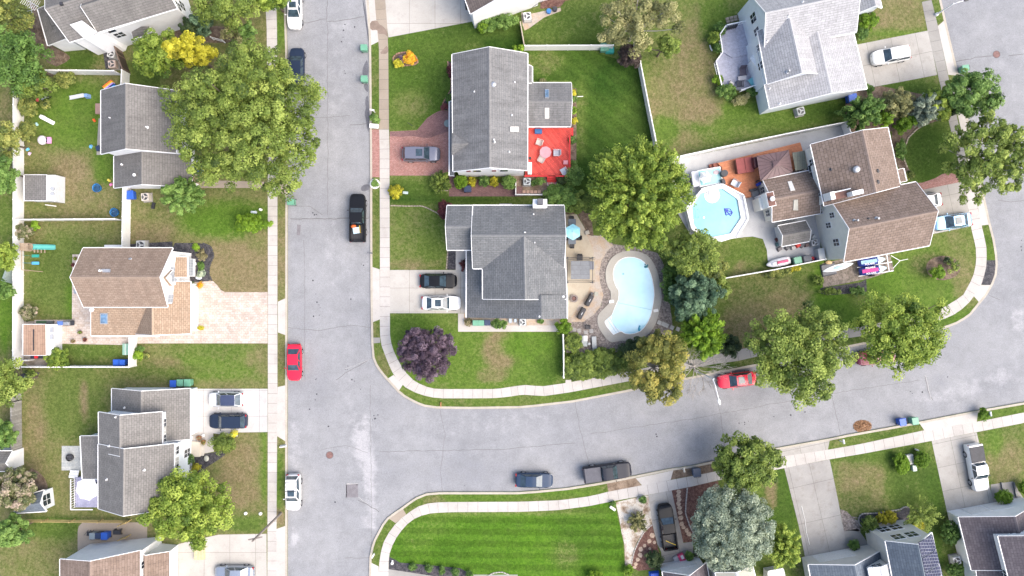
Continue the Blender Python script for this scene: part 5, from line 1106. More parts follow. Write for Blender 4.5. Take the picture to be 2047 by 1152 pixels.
T('broadleaf_tree', 'bright green street tree covering the maroon car at the right', 'tree', (1798, 664), (104, 84), 10, 'bright', 31, clump=.75, leaf=.27, lpc=90, dens=1.3, tone=(.62, .22), lobes=.24, gap=.05)
T('broadleaf_tree', 'dark olive street tree between the two wide driveways south of the street', 'tree', (1492, 928), (70, 58), 7.5, 'olive', 32, clump=.6, leaf=.26, dens=1.4, tone=(.42, .2), lobes=.16)
T('silver_willow_tree', 'big silvery blue green willow leaved tree at the lower right', 'tree', (1464, 1056), (84, 88), 8.5, 'silver', 33, clump=.62, leaf=.2, lpc=120, dens=2.4, tone=(.5, .13), lobes=.05, up=.1)
T('broadleaf_tree', 'feathery lime green tree just right of the silver willow', 'tree', (1566, 1092), (30, 42), 5, 'bright', 34, clump=.4, leaf=.22, tone=(.75, .15), spiky=.5)
T('broadleaf_tree', 'full green tree leaning over the road at the upper right', 'tree', (1944, 188), (56, 46), 7.5, 'green', 35, clump=.6, tone=(.62, .22), lobes=.16)
T('broadleaf_tree', 'mottled pale green street tree with gaps at the right edge', 'tree', (1975, 318), (92, 88), 9, 'olive', 36, clump=.6, leaf=.26, dens=.95, gap=.14, tone=(.6, .24), limbs=26, bark=BARKL, lobes=.2)
T('broadleaf_tree', 'thin yellow green tree beside the full green tree at the upper right', 'tree', (1878, 205), (32, 36), 5, 'bright', 37, clump=.4, tone=(.6, .2), gap=.15)
T('evergreen_tree', 'spreading green evergreen at the north corner of the brown roof', 'tree', (1722, 225), (36, 32), 5, 'green', 38, clump=.45, leaf=.22, tone=(.5, .2), base=.05, spiky=.4)
T('pine_tree', 'pale tipped pine between the evergreens at the upper right', 'tree', (1790, 208), (34, 26), 5, 'pale', 39, clump=.4, leaf=.2, tone=(.35, .22), base=.05)
T('spruce_tree', 'silvery blue spruce above the brown roofed house', 'tree', (1845, 218), (30, 28), 5.5, 'silver', 40, clump=.4, leaf=.2, tone=(.3, .2), base=.05, spiky=.5)
T('evergreen_tree', 'dark evergreen under the full green tree by the upper right sidewalk', 'tree', (1905, 210), (24, 24), 4, 'dark', 41, clump=.4, base=.05)
T('arborvitae', 'leaning lime green conifer by the corner of the brown roof', 'tree', (1765, 236), (22, 16), 3.5, 'lime', 42, clump=.3, leaf=.16, base=.03, tone=(.3, .2))
T('arborvitae', 'leaning dark lime conifer nearest the oval lawn', 'tree', (1810, 246), (22, 14), 3.5, 'lime', 43, clump=.3, leaf=.16, base=.03, rot=.6, tone=(.12, .15))
T('evergreen_tree', 'dense blue green evergreen right of the kidney pool', 'tree', (1388, 592), (52, 50), 7, 'blue', 44, clump=.42, leaf=.24, tone=(.42, .22), base=.05)
T('broadleaf_tree', 'vivid yellow green tree below the dense blue green evergreen', 'tree', (1408, 668), (40, 44), 6.5, 'lime', 45, clump=.5, leaf=.26, tone=(.32, .24), spiky=.3)
T('evergreen_tree', 'small dark evergreen beside the sidewalk right of the vivid yellow green tree', 'tree', (1456, 692), (24, 20), 3.5, 'dark', 46, clump=.35, base=.05, leaf=.2, tone=(.45, .2))
T('broadleaf_tree', 'low olive shrub tree between the octagonal pool and the dry lawn', 'tree', (1412, 536), (42, 26), 4.5, 'mixed', 47, clump=.5, tone=(.5, .22))
T('broadleaf_tree', 'thin faded tree at the edge of the dry lawn right of the blue green evergreen', 'tree', (1443, 575), (22, 24), 4, 'olive', 48, clump=.4, tone=(.55, .2), dens=.5)
T('hedge', 'dark leafy bank between the kidney pool rocks and the blue green evergreen', 'hedge', (1345, 560), (20, 50), 2.6, 'green', 49, trunk=False, dens=1.9, topflat=.8, clump=.42, leaf=.22, lpc=104, tone=(.35, .2), cname='foliage')
# bare tree beside the street
root = thing('bare_tree', 'leafless pale grey tree beside the autumn tree, branches over the street', 'tree', W((1378, 728), G))
b = MB(); b.tube([(0, 0, -.1), (.05, .02, 1.6), (0, .1, 2.6)], .16, 8, .12); b.build('trunk', BARKL, root)
b = MB(); rs_ = random.Random(9)
def limb(p, d, L, r, dep):
    q = p + d * L * .5 + Vector((rs_.uniform(-.1, .1), rs_.uniform(-.1, .1), rs_.uniform(0, .12))) * L; e = p + d * L
    b.tube([p, q, e], r, 5, r * .55)
    if dep:
        for _ in range(3 if dep > 1 else 4):
            nd = (d + Vector((rs_.uniform(-.7, .7), rs_.uniform(-.7, .7), rs_.uniform(-.25, .45)))).normalized(); limb(q.lerp(e, rs_.uniform(0, 1)), nd, L * rs_.uniform(.5, .75), max(r * .5, .014), dep - 1)
for a in range(13):
    an = a * .483 + rs_.uniform(-.15, .15); limb(Vector((0, 0, rs_.uniform(1.6, 2.6))), Vector((math.cos(an), math.sin(an), rs_.uniform(.4, .9))).normalized(), rs_.uniform(1.7, 2.5) * (1.15 if math.sin(an) < 0 else .85), .06, 3)
b.build('branches', BARKL, root)
# ---- shrubs
sh_ = shrub
sh_('rounded feathery bush below the short white fence at the upper left', (133, 159), (21, 16), 1.7, 'mixed', 60, tone=(.6, .15))
sh_('yellow olive ball shaped bush against the long white fence, upper of the two', (57, 216), 20, 1.8, 'mixed', 61, tone=(.6, .15))
sh_('yellow olive ball shaped bush against the long white fence, lower of the two', (55, 263), 20, 1.8, 'mixed', 62, tone=(.6, .15))
sh_('small yellowish shrub under the dull green tree near the fence', (92, 210), 9, 1, 'mixed', 63)
sh_('pink flowered bush at the corner of the two white fences', (48, 464), (20, 15), 1.7, 'pink', 64)
sh_('small bright yellow green shrub right of the pink flowered bush', (70, 451), 9, 1.1, 'lime', 65)
sh_('reddish flowered bush inside the long white fence above the plank roofed shed', (58, 625), 17, 1.5, 'pink', 66)
sh_('round green bush at the corner of the plank roofed shed', (117, 717), (27, 22), 2.2, 'bright', 67, tone=(.4, .2))
sh_('lime green dome shrub beside the white gate fence', (277, 710), 10, 1.1, 'lime', 68)
sh_('small green shrub above the lime dome beside the white gate fence', (281, 698), 7, .8, 'green', 69)
sh_('tiny olive shrub right of the lime dome beside the white gate fence', (294, 711), 5, .6, 'mixed', 70)
T('arborvitae_clump', 'cluster of upright lime green conifers lying open on the dry front lawn', 'shrub', (502, 447), (34, 17), 2.6, 'lime', 71, trunk=False, clump=.34, leaf=.14, lpc=150, dens=3, lobes=.25, tone=(.3, .15), cname='foliage')
sh_('wide brownish olive hedge bush beside the white driveway', (446, 886), (25, 20), 1.5, 'olive', 72, clump=.35, tone=(.42, .15), lobes=.2)
sh_('little yellow shrub at the right end of the brownish olive bush', (469, 869), 7, .9, 'yellow', 73)
sh_('dark green ball bush below the front step of the taupe house', (378, 919), 10, 1.2, 'green', 74)
sh_('yellow shrub in the black mulch below the front step', (393, 934), 8, .9, 'yellow', 75, tone=(.2, .2))
sh_('small leafy plant on the black mulch at the top of its curve', (393, 495), 6, .6, 'lime', 76)
sh_('rusty brown grass clump on the black mulch beside the white gable', (406, 509), 9, .8, 'dryg', 77, spiky=.7)
sh_('low green shrub on the black mulch below the rusty grass', (402, 527), 6, .6, 'green', 78)
sh_('lower green shrub on the black mulch near the white front windows', (401, 536), 6, .6, 'green', 79)
sh_('variegated hosta on the black mulch next to the paver driveway', (404, 548), 8, .5, 'silver', 80, leaf=.3)
sh_('green shrub by the tan garage roof corner', (388, 571), 6, .8, 'green', 81)
sh_('orange flowers in a pot at the edge of the paver driveway', (400, 571), 5, .6, 'orange', 82)
sh_('small yellow flowers against the white garage door', (402, 656), 5, .5, 'yellow', 83)
sh_('green ball bush under the white fence at the top centre', (975, 48), (20, 15), 1.9, 'green', 84, tone=(.65, .2))
sh_('long bright green hedge bush along the white wall at the top centre', (1008, 44), (30, 15), 1.9, 'green', 85, clump=.35, tone=(.62, .2))
sh_('yellow green bush at the left end of the top centre hedge', (966, 54), (12, 11), 1.6, 'lime', 86, tone=(.3, .2))
T('arborvitae', 'left of two tiny bright conifers behind the long grey roof', 'shrub', (1030, 100), (5, 7), 1.6, 'lime', 87, trunk=False, clump=.16, leaf=.1, lpc=52, cname='foliage')
T('arborvitae', 'right of two tiny bright conifers behind the long grey roof', 'shrub', (1041, 98), (6, 8), 1.8, 'lime', 88, trunk=False, clump=.16, leaf=.1, lpc=52, cname='foliage')
sh_('orange and yellow flower mass on the right of the round flower bed', (820, 117), (13, 14), .9, 'orange', 89, tone=(.6, .3))
sh_('yellow flower clump at the lower left of the round flower bed', (796, 127), (9, 8), .8, 'yellow', 90)
sh_('lavender flowers at the middle of the round flower bed', (805, 119), 8, .6, 'plum', 91, tone=(.8, .2))
sh_('dark red plants in the brick edged bed beside the long grey roof', (900, 143), (5, 14), .7, 'burg', 92)
sh_('green plants in the brick edged bed beside the long grey roof', (898, 199), (6, 10), .7, 'green', 93)
sh_('red flowers at the south end of the brick edged bed', (891, 214), (8, 5), .6, 'burg', 94, tone=(.9, .2))
sh_('green bush in the white ringed planter below the white mailbox', (749, 237), (10, 9), 1.2, 'green', 95, tone=(.6, .2))
sh_('low green plant in the white round planter by the street', (749.5, 367), 7, .7, 'green', 96, tone=(.6, .2))
sh_('round wreath like yellow bush at the sidewalk corner of the small lawn', (790, 384), 14, 1.3, 'yellow', 97, tone=(.2, .3))
sh_('feathery dark juniper at the corner of the brick walk', (881, 365), (18, 20), 1.8, 'olive', 98, spiky=.9, tone=(.35, .2))
sh_('burgundy shrub at the left corner of the slate roof', (890, 419), (15, 18), 1.8, 'burg', 99)
topiary('large clipped lime green ball, leftmost below the long grey roof', (921, 364), (14, 14), 2.1, 'lime', 100, tone=(.25, .12))
topiary('small clipped yellow bush between green ball and dark cube below the long grey roof', (944, 365), (8, 11), 1.4, 'yellow', 101, tone=(.3, .2))
topiary('dark green boxy bush, middle of the row below the long grey roof', (968, 363), (11, 10), 1.5, 'green', 102)
topiary('small clipped yellow bush right of the dark boxy bush', (988, 364), (9, 11), 1.4, 'yellow', 103, tone=(.3, .2))
topiary('big clipped green ball at the right end of the row below the long grey roof', (1018, 366), (15, 14), 1.9, 'green', 104, tone=(.7, .12))
sh_('green ball shrub right of the cooling unit beside the red deck', (1067, 365), 5, .8, 'green', 105)
sh_('larger green shrub between the cooling unit and the red steps', (1080, 364), (8, 9), 1.3, 'green', 106, tone=(.6, .2))
sh_('bushy green conifer at the lower right corner of the red deck', (1149, 353), (18, 20), 2.6, 'green', 107, clump=.4, tone=(.55, .2))
sh_('dark green shrub between the red steps and the bushy conifer', (1122, 360), (9, 9), 1.4, 'dark', 108)
T('hedge', 'wide leafy green hedge between the red deck and the slate roof', 'hedge', (1122, 396), (38, 26), 2.6, 'green', 109, trunk=False, dens=1.9, topflat=.8, clump=.42, leaf=.22, lpc=104, tone=(.55, .2), cname='foliage')
T('hedge', 'olive green hedge reaching under the large yellow green tree', 'hedge', (1162, 405), (30, 22), 2.4, 'olive', 110, trunk=False, dens=1.9, topflat=.8, clump=.42, leaf=.22, lpc=104, tone=(.45, .2), cname='foliage')
for k, (p, pl) in enumerate((((1147, 187), 'yellow'), ((1147, 200), 'green'), ((1147, 222), 'lime'), ((1147, 243), 'yellow'))):
    sh_(['golden shrub topmost in the bed beside the sunroom', 'green shrub below the golden one beside the sunroom', 'lime shrub third in the bed beside the sunroom', 'small yellow shrub lowest in the bed beside the sunroom'][k], p, 5.5, .9, pl, 111 + k)
sh_('round green shrub beside the right edge of the red deck', (1145, 280), (6, 8), 1.1, 'green', 116); sh_('green shrub in the bed above the bushy conifer', (1147, 328), 6, .9, 'green', 117)
sh_('white flowering plant behind the long grey roof above the sunroom', (1085, 161), (7, 4), .5, 'pale', 118)
T('hedge', 'long dense green hedge between the street sidewalk and the pool rocks', 'hedge', (1192, 728), (76, 30), 2.2, 'olive', 119, trunk=False, dens=1.9, topflat=.8, clump=.42, leaf=.2, lpc=117, tone=(.42, .22), cname='foliage', lobes=.06, rot=R(8))
T('hedge', 'dark green hedge along the lower right edge of the pool rocks', 'hedge', (1282, 697), (58, 22), 2.2, 'dark', 120, trunk=False, dens=1.9, topflat=.8, clump=.45, leaf=.2, lpc=117, tone=(.55, .2), cname='foliage', rot=R(18))
T('hedge', 'olive bush beside the grey loungers at the left of the pool rocks', 'hedge', (1146, 684), (16, 18), 2.0, 'olive', 121, trunk=False, dens=1.9, topflat=.8, clump=.35, leaf=.18, lpc=78, cname='foliage')
sh_('bright green lumpy bush at the end of the narrow concrete walk', (1126, 653), (15, 15), 2.2, 'lime', 122, tone=(.15, .12))
topiary('round dark green bush between the wheelie bins and the wall unit', (998, 648), (16, 10), 1.5, 'green', 123)
sh_('dry tan grass at the left end of the bin row', (936, 644), (7, 6), .7, 'dryg', 124)
sh_('sparse plant in the sandy strip below the slate roof', (1081, 642), (6, 4), .5, 'green', 125)
sh_('reddish brown ornamental grass by the front walk of the slate house', (926, 529), (5, 9), 1, 'burg', 126, spiky=.6)
for k, (p, rp, pl, s_) in enumerate((((1438, 60), (12, 14), 'green', .55), ((1428, 78), (13, 14), 'bright', .5), ((1434, 97), (9, 8), 'green', .3))):
    sh_(['green bush at the top left corner of the lavender deck', 'bright green bush left of the lavender deck', 'small dark bush at the notch of the lavender deck'][k], p, rp, 1.8, pl, 130 + k, tone=(s_, .2))
sh_('yellow green ball bush at the lower left of the lavender deck', (1434, 161), 10, 1.4, 'lime', 134, tone=(.3, .2)); sh_('big green bush below the lavender deck', (1452, 184), (20, 16), 1.8, 'green', 135, tone=(.6, .2)); sh_('white flowering bush below the lavender deck', (1482, 200), (18, 9), 1.2, 'pale', 136, tone=(.8, .2), rot=.5); sh_('small green bush near the corner of the pale house', (1503, 184), (12, 8), 1.2, 'green', 137)
sh_('bright lime bush at the front corner of the pale roofed house', (1734, 42), (19, 18), 1.8, 'lime', 138, tone=(.2, .15)); sh_('dark green bush below the bright lime bush by the driveway', (1723, 68), (10, 12), 1.4, 'green', 139)
sh_('green shrub by the lower front corner of the pale roofed house', (1736, 180), (8, 9), 1.2, 'green', 140)
sh_('green leafy shrub in the round bed on the right lawn', (1873, 545), (15, 13), 1.5, 'lime', 141, tone=(.25, .2)); sh_('sparse shrub on the right side of the round bed', (1903, 532), (13, 15), 1.4, 'olive', 142, dens=.5); sh_('thin dark shrub at the top of the round bed', (1888, 522), (12, 9), 1.1, 'dark', 143, dens=.5)
sh_('green shrub beside the brown roof corner and oval lawn', (1800, 300), (9, 22), 1.2, 'green', 144); sh_('yellow green shrub at the porch of the brown roofed house', (1818, 350), (8, 8), 1.1, 'mixed', 145)
sh_('row of green shrubs along the black mulch below the gravel pad', (1660, 582), (24, 5), .9, 'olive', 146); sh_('small green shrubs below the covered watercraft trailer', (1715, 583), (20, 7), .9, 'green', 147)
sh_('yellow flower patch along the thin white fence', (1588, 537), (10, 5), .6, 'yellow', 148); sh_('mixed plants along the thin white fence', (1558, 545), (30, 8), .8, 'mixed', 149, rot=.2); sh_('light green shrub at the left edge of the gravel pad', (1636, 560), (10, 10), 1, 'olive', 150)
topiary('clipped lime bush left of the small concrete pad at the lower right', (1801, 927), (15, 22), 1.5, 'lime', 151, tone=(.35, .12), rot=.2); topiary('round green bush right of the small concrete pad at the lower right', (1842, 918), (16, 17), 1.6, 'lime', 152, tone=(.12, .1))
sh_('round green shrub with flowers by the kerb beside the two street bins', (1964, 829), (10, 12), 1.3, 'lime', 153, tone=(.1, .1))
topiary('clipped golden bush in front of the four pane windows', (1772, 1034), (22, 13), 1.5, 'yellow', 154, tone=(.15, .12)); sh_('dark olive bush left of the clipped golden bush', (1738, 1048), (18, 17), 1.7, 'olive', 155, tone=(.3, .2))
T('willow_shrub', 'twiggy light green willow shrub beside the solar roofed house', 'shrub', (1841, 1028), (34, 30), 2.8, 'olive', 156, trunk=False, clump=.4, leaf=.16, lpc=50, spiky=1.0, dens=.7, tone=(.65, .2), cname='foliage')
sh_('orange yellow flowers under the twiggy willow shrub', (1836, 1053), (12, 7), .8, 'yellow', 157, tone=(.3, .2)); topiary('large dark green oval bush between the two lower right houses', (1899, 1064), (19, 25), 2.2, 'green', 158, tone=(.35, .15))
topiary('dark green bush below the cooling unit at the bottom right', (1908, 1138), (17, 13), 1.8, 'green', 159, tone=(.35, .15)); topiary('round green ball bush in front of the white pickup', (2005, 993), (18, 14), 1.7, 'lime', 160, tone=(.08, .08)); topiary('green ball bush at the right edge beyond the grey steps', (2047, 975), (12, 13), 1.6, 'lime', 161, tone=(.1, .1))
topiary('small green bush at the steps of the solar roofed house', (1707, 1089), (11, 11), 1.2, 'green', 162); topiary('dark green cube bush by the red and white boxes at the bottom', (1378, 1110), (9, 11), 1.2, 'green', 163)
sh_('dark green shrub at the lower corner of the driveway with the black pickup', (1307, 1118), (17, 19), 1.8, 'dark', 164, tone=(.5, .2)); sh_('feathery yucca like plant in the white stones', (1274, 1044), (17, 19), 1.2, 'pale', 165, spiky=1.2, tone=(.4, .2))
sh_('small green shrub in the ring of white stones', (1285, 1000), (7, 7), .8, 'green', 166); sh_('low green mound at the corner of the striped lawn and sidewalk', (1224, 1006), (5, 4), .5, 'green', 167); sh_('yellow green shrub at the bottom of the white stone bed', (1256, 1139), (9, 9), 1, 'lime', 168, tone=(.3, .2)); topiary('large yellow green ball bush at the bottom edge of the striped lawn', (1190, 1158), (20, 16), 1.6, 'lime', 169, tone=(.4, .12))
for k, (u, v) in enumerate(((575, 1080), (698, 1088), (803, 1103), (910, 1115), (1020, 1140))):
    sh_('small dark green shrub in the black mulch strip below the striped lawn', P1('23', u, v), (6.5, 7.5), .9, 'green', 170 + k, group='shrubs in the black mulch strip', tone=(.35, .15))
sh_('small green shrub near the flowering tree at the left fence end', (52, 735), (10, 8), .9, 'mixed', 176, dens=.5)
sh_('green shrubs along the fence below the flowering tree', (60, 748), (16, 8), .8, 'olive', 177, dens=.6)
# ================================================= VEHICLES
TYRE = pm('tyre_rubber', (.02, .02, .022), .2, rough=.85); RIM = pm('alloy_rim', (.45, .46, .48), .1, metal=.7, rough=.35); CARG = glassm('car_glass', (.03, .05, .065), .05)
LAMP = pm('lamp_lens', (.5, .52, .54), .1, rough=.15); TAIL = pm('tail_lens', (.28, .01, .012), .1, rough=.2); BLK = pm('black_plastic', (.022, .022, .024), .2, rough=.5)
def paint(name, c, metal=.25): return pm('paint_' + name, c, .03, 2, 8, .03, rough=.26 if max(c) > .1 else .12, metal=metal if max(c) > .1 else 0, coat=.7 if max(c) > .1 else .02, spec=.5 if max(c) > .1 else .12)
def car(name, label, cat, p, deg, L, col, kind='sedan', Wd=1.84, roofcol=None, sunroof=False, rails=False, zc=.8, tonneau=None, group=None, rack=False):
    """deg = heading of the nose in the photo (0 = right, 90 = up)"""
    hw = Wd / 2; c = W(p, zc)
    t = thing(name, label, cat, (c.x, c.y, 0 if True else 0), R(deg), group)
    suv = kind == 'suv'; pk = kind == 'pickup'; hat = kind == 'hatch'
    Z = .16 if suv else (.28 if pk else 0)
    zh = .86 + Z; zb = .93 + Z            # bonnet and belt heights
    if pk: st = [(-.5, .90, zb + .12), (-.495, .96, zb + .14), (-.47, 1, zb + .14), (-.14, 1, zb + .14), (-.13, 1, zb), (.2, 1, zb), (.24, .99, zh + .04), (.36, .97, zh), (.42, .93, zh - .03), (.455, .87, zh - .07), (.48, .77, zh - .14), (.493, .64, zh - .24), (.5, .48, zh - .36)]
    elif suv or hat: st = [(-.5, .56, zb - .22), (-.494, .72, zb - .1), (-.482, .84, zb - .04), (-.46, .92, zb), (-.42, .97, zb), (-.3, 1, zb), (0, 1, zb), (.2, 1, zb - .01), (.25, .99, zh + .03), (.35, .97, zh - .01), (.41, .92, zh - .06), (.45, .84, zh - .12), (.477, .72, zh - .2), (.493, .56, zh - .29), (.5, .38, zh - .38)]
    else: st = [(-.5, .46, zb - .28), (-.494, .62, zb - .17), (-.48, .76, zb - .09), (-.455, .87, zb - .04), (-.41, .94, zb - .01), (-.3, .99, zb), (0, 1, zb), (.19, 1, zb - .01), (.24, .99, zh + .02), (.34, .97, zh - .03), (.41, .91, zh - .08), (.45, .83, zh - .13), (.477, .71, zh - .21), (.493, .54, zh - .29), (.5, .36, zh - .38)]
    b = MB(); n = 9; vs = []
    for x, w, z in st:
        y = hw * w; X = x * L
        vs += [(X, -y * .93, .22 + Z * .3), (X, -y, .5), (X, -y * .985, z - .13), (X, -y * .90, z), (X, 0, z + .035), (X, y * .90, z), (X, y * .985, z - .13), (X, y, .5), (X, y * .93, .22 + Z * .3)]
    k = len(st); fs = [(i * n + j, i * n + j + 1, (i + 1) * n + j + 1, (i + 1) * n + j) for i in range(k - 1) for j in range(n - 1)]
    fs = [f[::-1] for f in fs]; fs += [tuple(range(n)), tuple(range(k * n - 1, (k - 1) * n - 1, -1)), ]
    if pk:  # open bed: leave the top faces of the bed out and drop them to the floor
        fs = [f for f in fs if not (len(f) == 4 and all((vi // n) in (2, 3) for vi in f) and all((vi % n) in (3, 4, 5) for vi in f))]
    b.add(vs, fs); body = b.build('body', col, t, smooth=True)
    body.data.set_sharp_from_angle(angle=R(38))
    if pk:
        x0, x1, yb = -.465 * L, -.145 * L, hw * .84; zt = zb + .13; zf = .72 if not tonneau else zt - .02
        b = MB(); b.add([(x0, -hw * .9, zt), (x1, -hw * .9, zt), (x1, hw * .9, zt), (x0, hw * .9, zt), (x0, -yb, zt), (x1, -yb, zt), (x1, yb, zt), (x0, yb, zt), (x0, -yb, zf), (x1, -yb, zf), (x1, yb, zf), (x0, yb, zf)],
              [(0, 1, 5, 4), (1, 2, 6, 5), (2, 3, 7, 6), (3, 0, 4, 7), (4, 5, 9, 8), (5, 6, 10, 9), (6, 7, 11, 10), (7, 4, 8, 11)]); b.build('bed_rail', col, t)
        b = MB(); b.add([(x0, -yb, zf), (x1, -yb, zf), (x1, yb, zf), (x0, yb, zf)], [(0, 1, 2, 3)]); b.build('bed_floor', BLK, t)
        if tonneau:
            b = MB(); b.box(((x0 + x1) / 2, 0, zt), (x1 - x0 + .06, yb * 2 + .12, .05)); b.build('tonneau_cover', tonneau, t, bevel=.015)
        else:
            b = MB()
            for i in range(7): b.box(((x0 + x1) / 2, -yb * .8 + i * yb * .267, zf), (x1 - x0 - .1, .06, .03))
            b.build('bed_ribs', pm('bed_rib', (.05, .05, .055)), t)
    # greenhouse
    fb, ft, rt, rb, zr, rw, bw = (.215, .045, -.225, -.375, 1.44, .70, .90) if kind == 'sedan' else (.225, .085, -.40, -.475, 1.72, .76, .93) if suv else (.24, .07, -.33, -.455, 1.50, .72, .91) if hat else (.225, .11, -.085, -.125, 1.86, .76, .91)
    if pk and L > 5.9: fb, ft, rt, rb = .2, .095, -.10, -.135
    zl = zb - .01; A = [(fb * L, -hw * bw * .93), (fb * L, hw * bw * .93), (rb * L, hw * bw * .95), (rb * L, -hw * bw * .95)]; A2 = [(-.02 * L, -hw * bw), (-.02 * L, hw * bw)]
    T2 = [(ft * L, -hw * rw * .95), (ft * L, hw * rw * .95), (rt * L, hw * rw * .95), (rt * L, -hw * rw * .95)]
    lo = [(A[0][0], A[0][1], zl), (A2[0][0], A2[0][1], zl), (A[3][0], A[3][1], zl), (A[2][0], A[2][1], zl), (A2[1][0], A2[1][1], zl), (A[1][0], A[1][1], zl)]
    xm = (ft + rt) / 2 * L
    hi = [(T2[0][0], T2[0][1], zr - .05), (xm, -hw * rw, zr - .01), (T2[3][0], T2[3][1], zr - .05), (T2[2][0], T2[2][1], zr - .05), (xm, hw * rw, zr - .01), (T2[1][0], T2[1][1], zr - .05)]
    b = MB(); b.add(lo + hi, [(i, (i + 1) % 6, 6 + (i + 1) % 6, 6 + i)[::-1] for i in range(6)]); b.build('pillars', col, t)
    fc = [(xm, 0, zr + .02), (ft * L + .03, 0, zr - .03), (rt * L - .03, 0, zr - .03)]
    b = MB(); b.add(hi + fc, [(0, 7, 6, 1), (5, 4, 6, 7), (1, 6, 8, 2), (4, 3, 8, 6)]); b.add([], []); rfo = b.build('roof', roofcol or col, t, smooth=True)
    for pl in rfo.data.polygons:
        if pl.normal.z < 0: pl.flip()
    def pane(nm, q, ins, off=.012, mat=CARG):
        q = [Vector(x) for x in q]; cc = sum(q, Vector()) / len(q); nn = (q[1] - q[0]).cross(q[2] - q[0]).normalized()
        if nn.dot(cc - Vector((xm, 0, .9))) < 0: nn = -nn; q = q[::-1]
        w = [cc + (x - cc) * ins + nn * off for x in q]
        b = MB(); b.add(w, [tuple(range(len(w)))]); return b.build(nm, mat, t)
    pane('windshield', [lo[0], lo[5], hi[5], hi[0]], .93); pane('rear_window', [lo[2], lo[3], hi[3], hi[2]], .90 if not pk else .8)
    for s_, (a, m_, e, ah, mh, eh) in ((0, (lo[0], lo[1], lo[2], hi[0], hi[1], hi[2])), (1, (lo[5], lo[4], lo[3], hi[5], hi[4], hi[3]))):
        q1 = [Vector(a).lerp(Vector(m_), .06), Vector(m_), Vector(mh), Vector(ah)]; q2 = [Vector(m_), Vector(e), Vector(eh), Vector(mh)]
        pane('side_window', q1, .86); pane('side_window', q2, .86)
    if sunroof:
        b = MB(); xs = ft * L - .55; b.box((xs, 0, zr - .0), (.75 if not suv else .8, .85, .03)); b.build('sunroof', CARG, t, bevel=.02)
    if rails:
        for s_ in (-1, 1):
            b = MB(); b.tube([(ft * L - .1, s_ * hw * rw * .93, zr - .02), (xm, s_ * hw * rw * .96, zr + .05), (rt * L + .1, s_ * hw * rw * .93, zr - .02)], .022); b.build('roof_rail', METAL if rails is True else rails, t)
    if rack:
        b = MB()
        for x in (xm + .3, xm - .25, xm - .75): b.box((x, 0, zr + .03), (.05, hw * rw * 1.9, .035))
        b.build('roof_rack', BLK, t)
    for s_ in (-1, 1):
        b = MB(); b.box((fb * L - .3, s_ * (hw + .1), zb), (.12, .24, .14), 0, (.8, .8)); b.build('mirror', col if not pk else BLK, t, bevel=.03)
        b = MB(); yb_ = hw * .66; x = .462 * L; zz = (zh - .2); b.add([(x + .14, s_ * (yb_ - .17), zz - .14), (x + .02, s_ * (yb_ + .14), zz - .14), (x - .22, s_ * (yb_ + .19), zz + .075), (x - .04, s_ * (yb_ - .14), zz + .085)], [(0, 1, 2, 3) if s_ > 0 else (3, 2, 1, 0)]); b.build('headlight', LAMP, t)
        b = MB(); x = -.487 * L; b.box((x + .02, s_ * hw * .68, zb - .22), (.2, hw * .42, .14), s_ * .3, (.9, .9)); b.build('taillight', TAIL, t, bevel=.02)
        for xw_ in (.31, -.29):
            r = .33 + (.05 if suv else .08 if pk else 0); ww = thing('wheel', None, None, (xw_ * L, s_ * (hw - .09), r)); ww.parent = t; ww.rotation_euler = (R(90) * -s_, 0, 0)
            b = MB(); b.lathe((0, 0, -.12), [(r * .6, .22), (r * .93, .235), (r, .2), (r, 0)], 20); b.build('tyre', TYRE, ww)
            b = MB(); b.cyl((0, 0, .05), r * .6, .05, 16); b.ball((0, 0, .1), (r * .2, r * .2, .03), 8, 4)
            for q in range(5): a_ = q * 1.2566; b.box((r * .33 * math.cos(a_), r * .33 * math.sin(a_), .09), (r * .5, .06, .025), a_)
            b.build('rim', RIM, ww)
    b = MB(); b.box((.492 * L, 0, .32 + Z), (.07, Wd * .46, .22)); b.build('grille', BLK, t, bevel=.02)
    if not pk and kind != 'x':
        b = MB(); b.box((-.492 * L, 0, .5), (.03, .5, .13)); b.build('number_plate', TRIM, t)
    return t
WHT = paint('white', (.72, .72, .71), 0); BLA = paint('black', (.012, .013, .016)); REDP = paint('red', (.62, .01, .04), .1); SILV = paint('silver_blue', (.30, .34, .40), .5); SGREY = paint('silver_grey', (.17, .175, .22), .4)
NAVY = paint('navy', (.02, .03, .055), 0); DGREY = paint('dark_grey', (.028, .03, .04), 0); MARO = paint('maroon', (.13, .01, .03), .2); LBLUE = paint('light_blue', (.19, .34, .50), .5); BROOF = pm('navy_roof', (.035, .045, .09), .1, rough=.3, coat=.6)
CV = pm('tonneau_vinyl', (.04, .04, .045), .2, rough=.7); CVG = pm('tonneau_grey', (.07, .07, .085), .12, rough=.6)
car('parked_car', 'white sedan with a dark sunroof parked at the kerb at the top, nose down', 'car', (588, 19), -90, 4.8, WHT, sunroof=True)
car('parked_car', 'dark blue car at the kerb half hidden under the huge olive tree', 'car', (593, 130), 90, 4.4, NAVY, 'hatch')
car('parked_car', 'silver grey SUV with a sunroof parked on the red brick driveway', 'SUV', (842, 308), 0, 4.7, SGREY, 'suv', sunroof=True, Wd=1.9)
car('pickup_truck', 'black pickup truck with an open loaded bed parked at the east kerb of the street', 'pickup truck', (715, 436), 90, 6.0, BLA, 'pickup', 2.0)
car('parked_car', 'black sedan beside the white sedan on the concrete driveway of the slate roofed house', 'car', (876, 562), 0, 4.6, BLA)
car('parked_car', 'white sedan below the black sedan on the driveway of the slate roofed house', 'car', (882, 606), 0, 4.85, WHT, sunroof=True)
car('parked_car', 'bright red sedan parked at the west kerb, nose down', 'car', (587.5, 725), -90, 4.6, REDP)
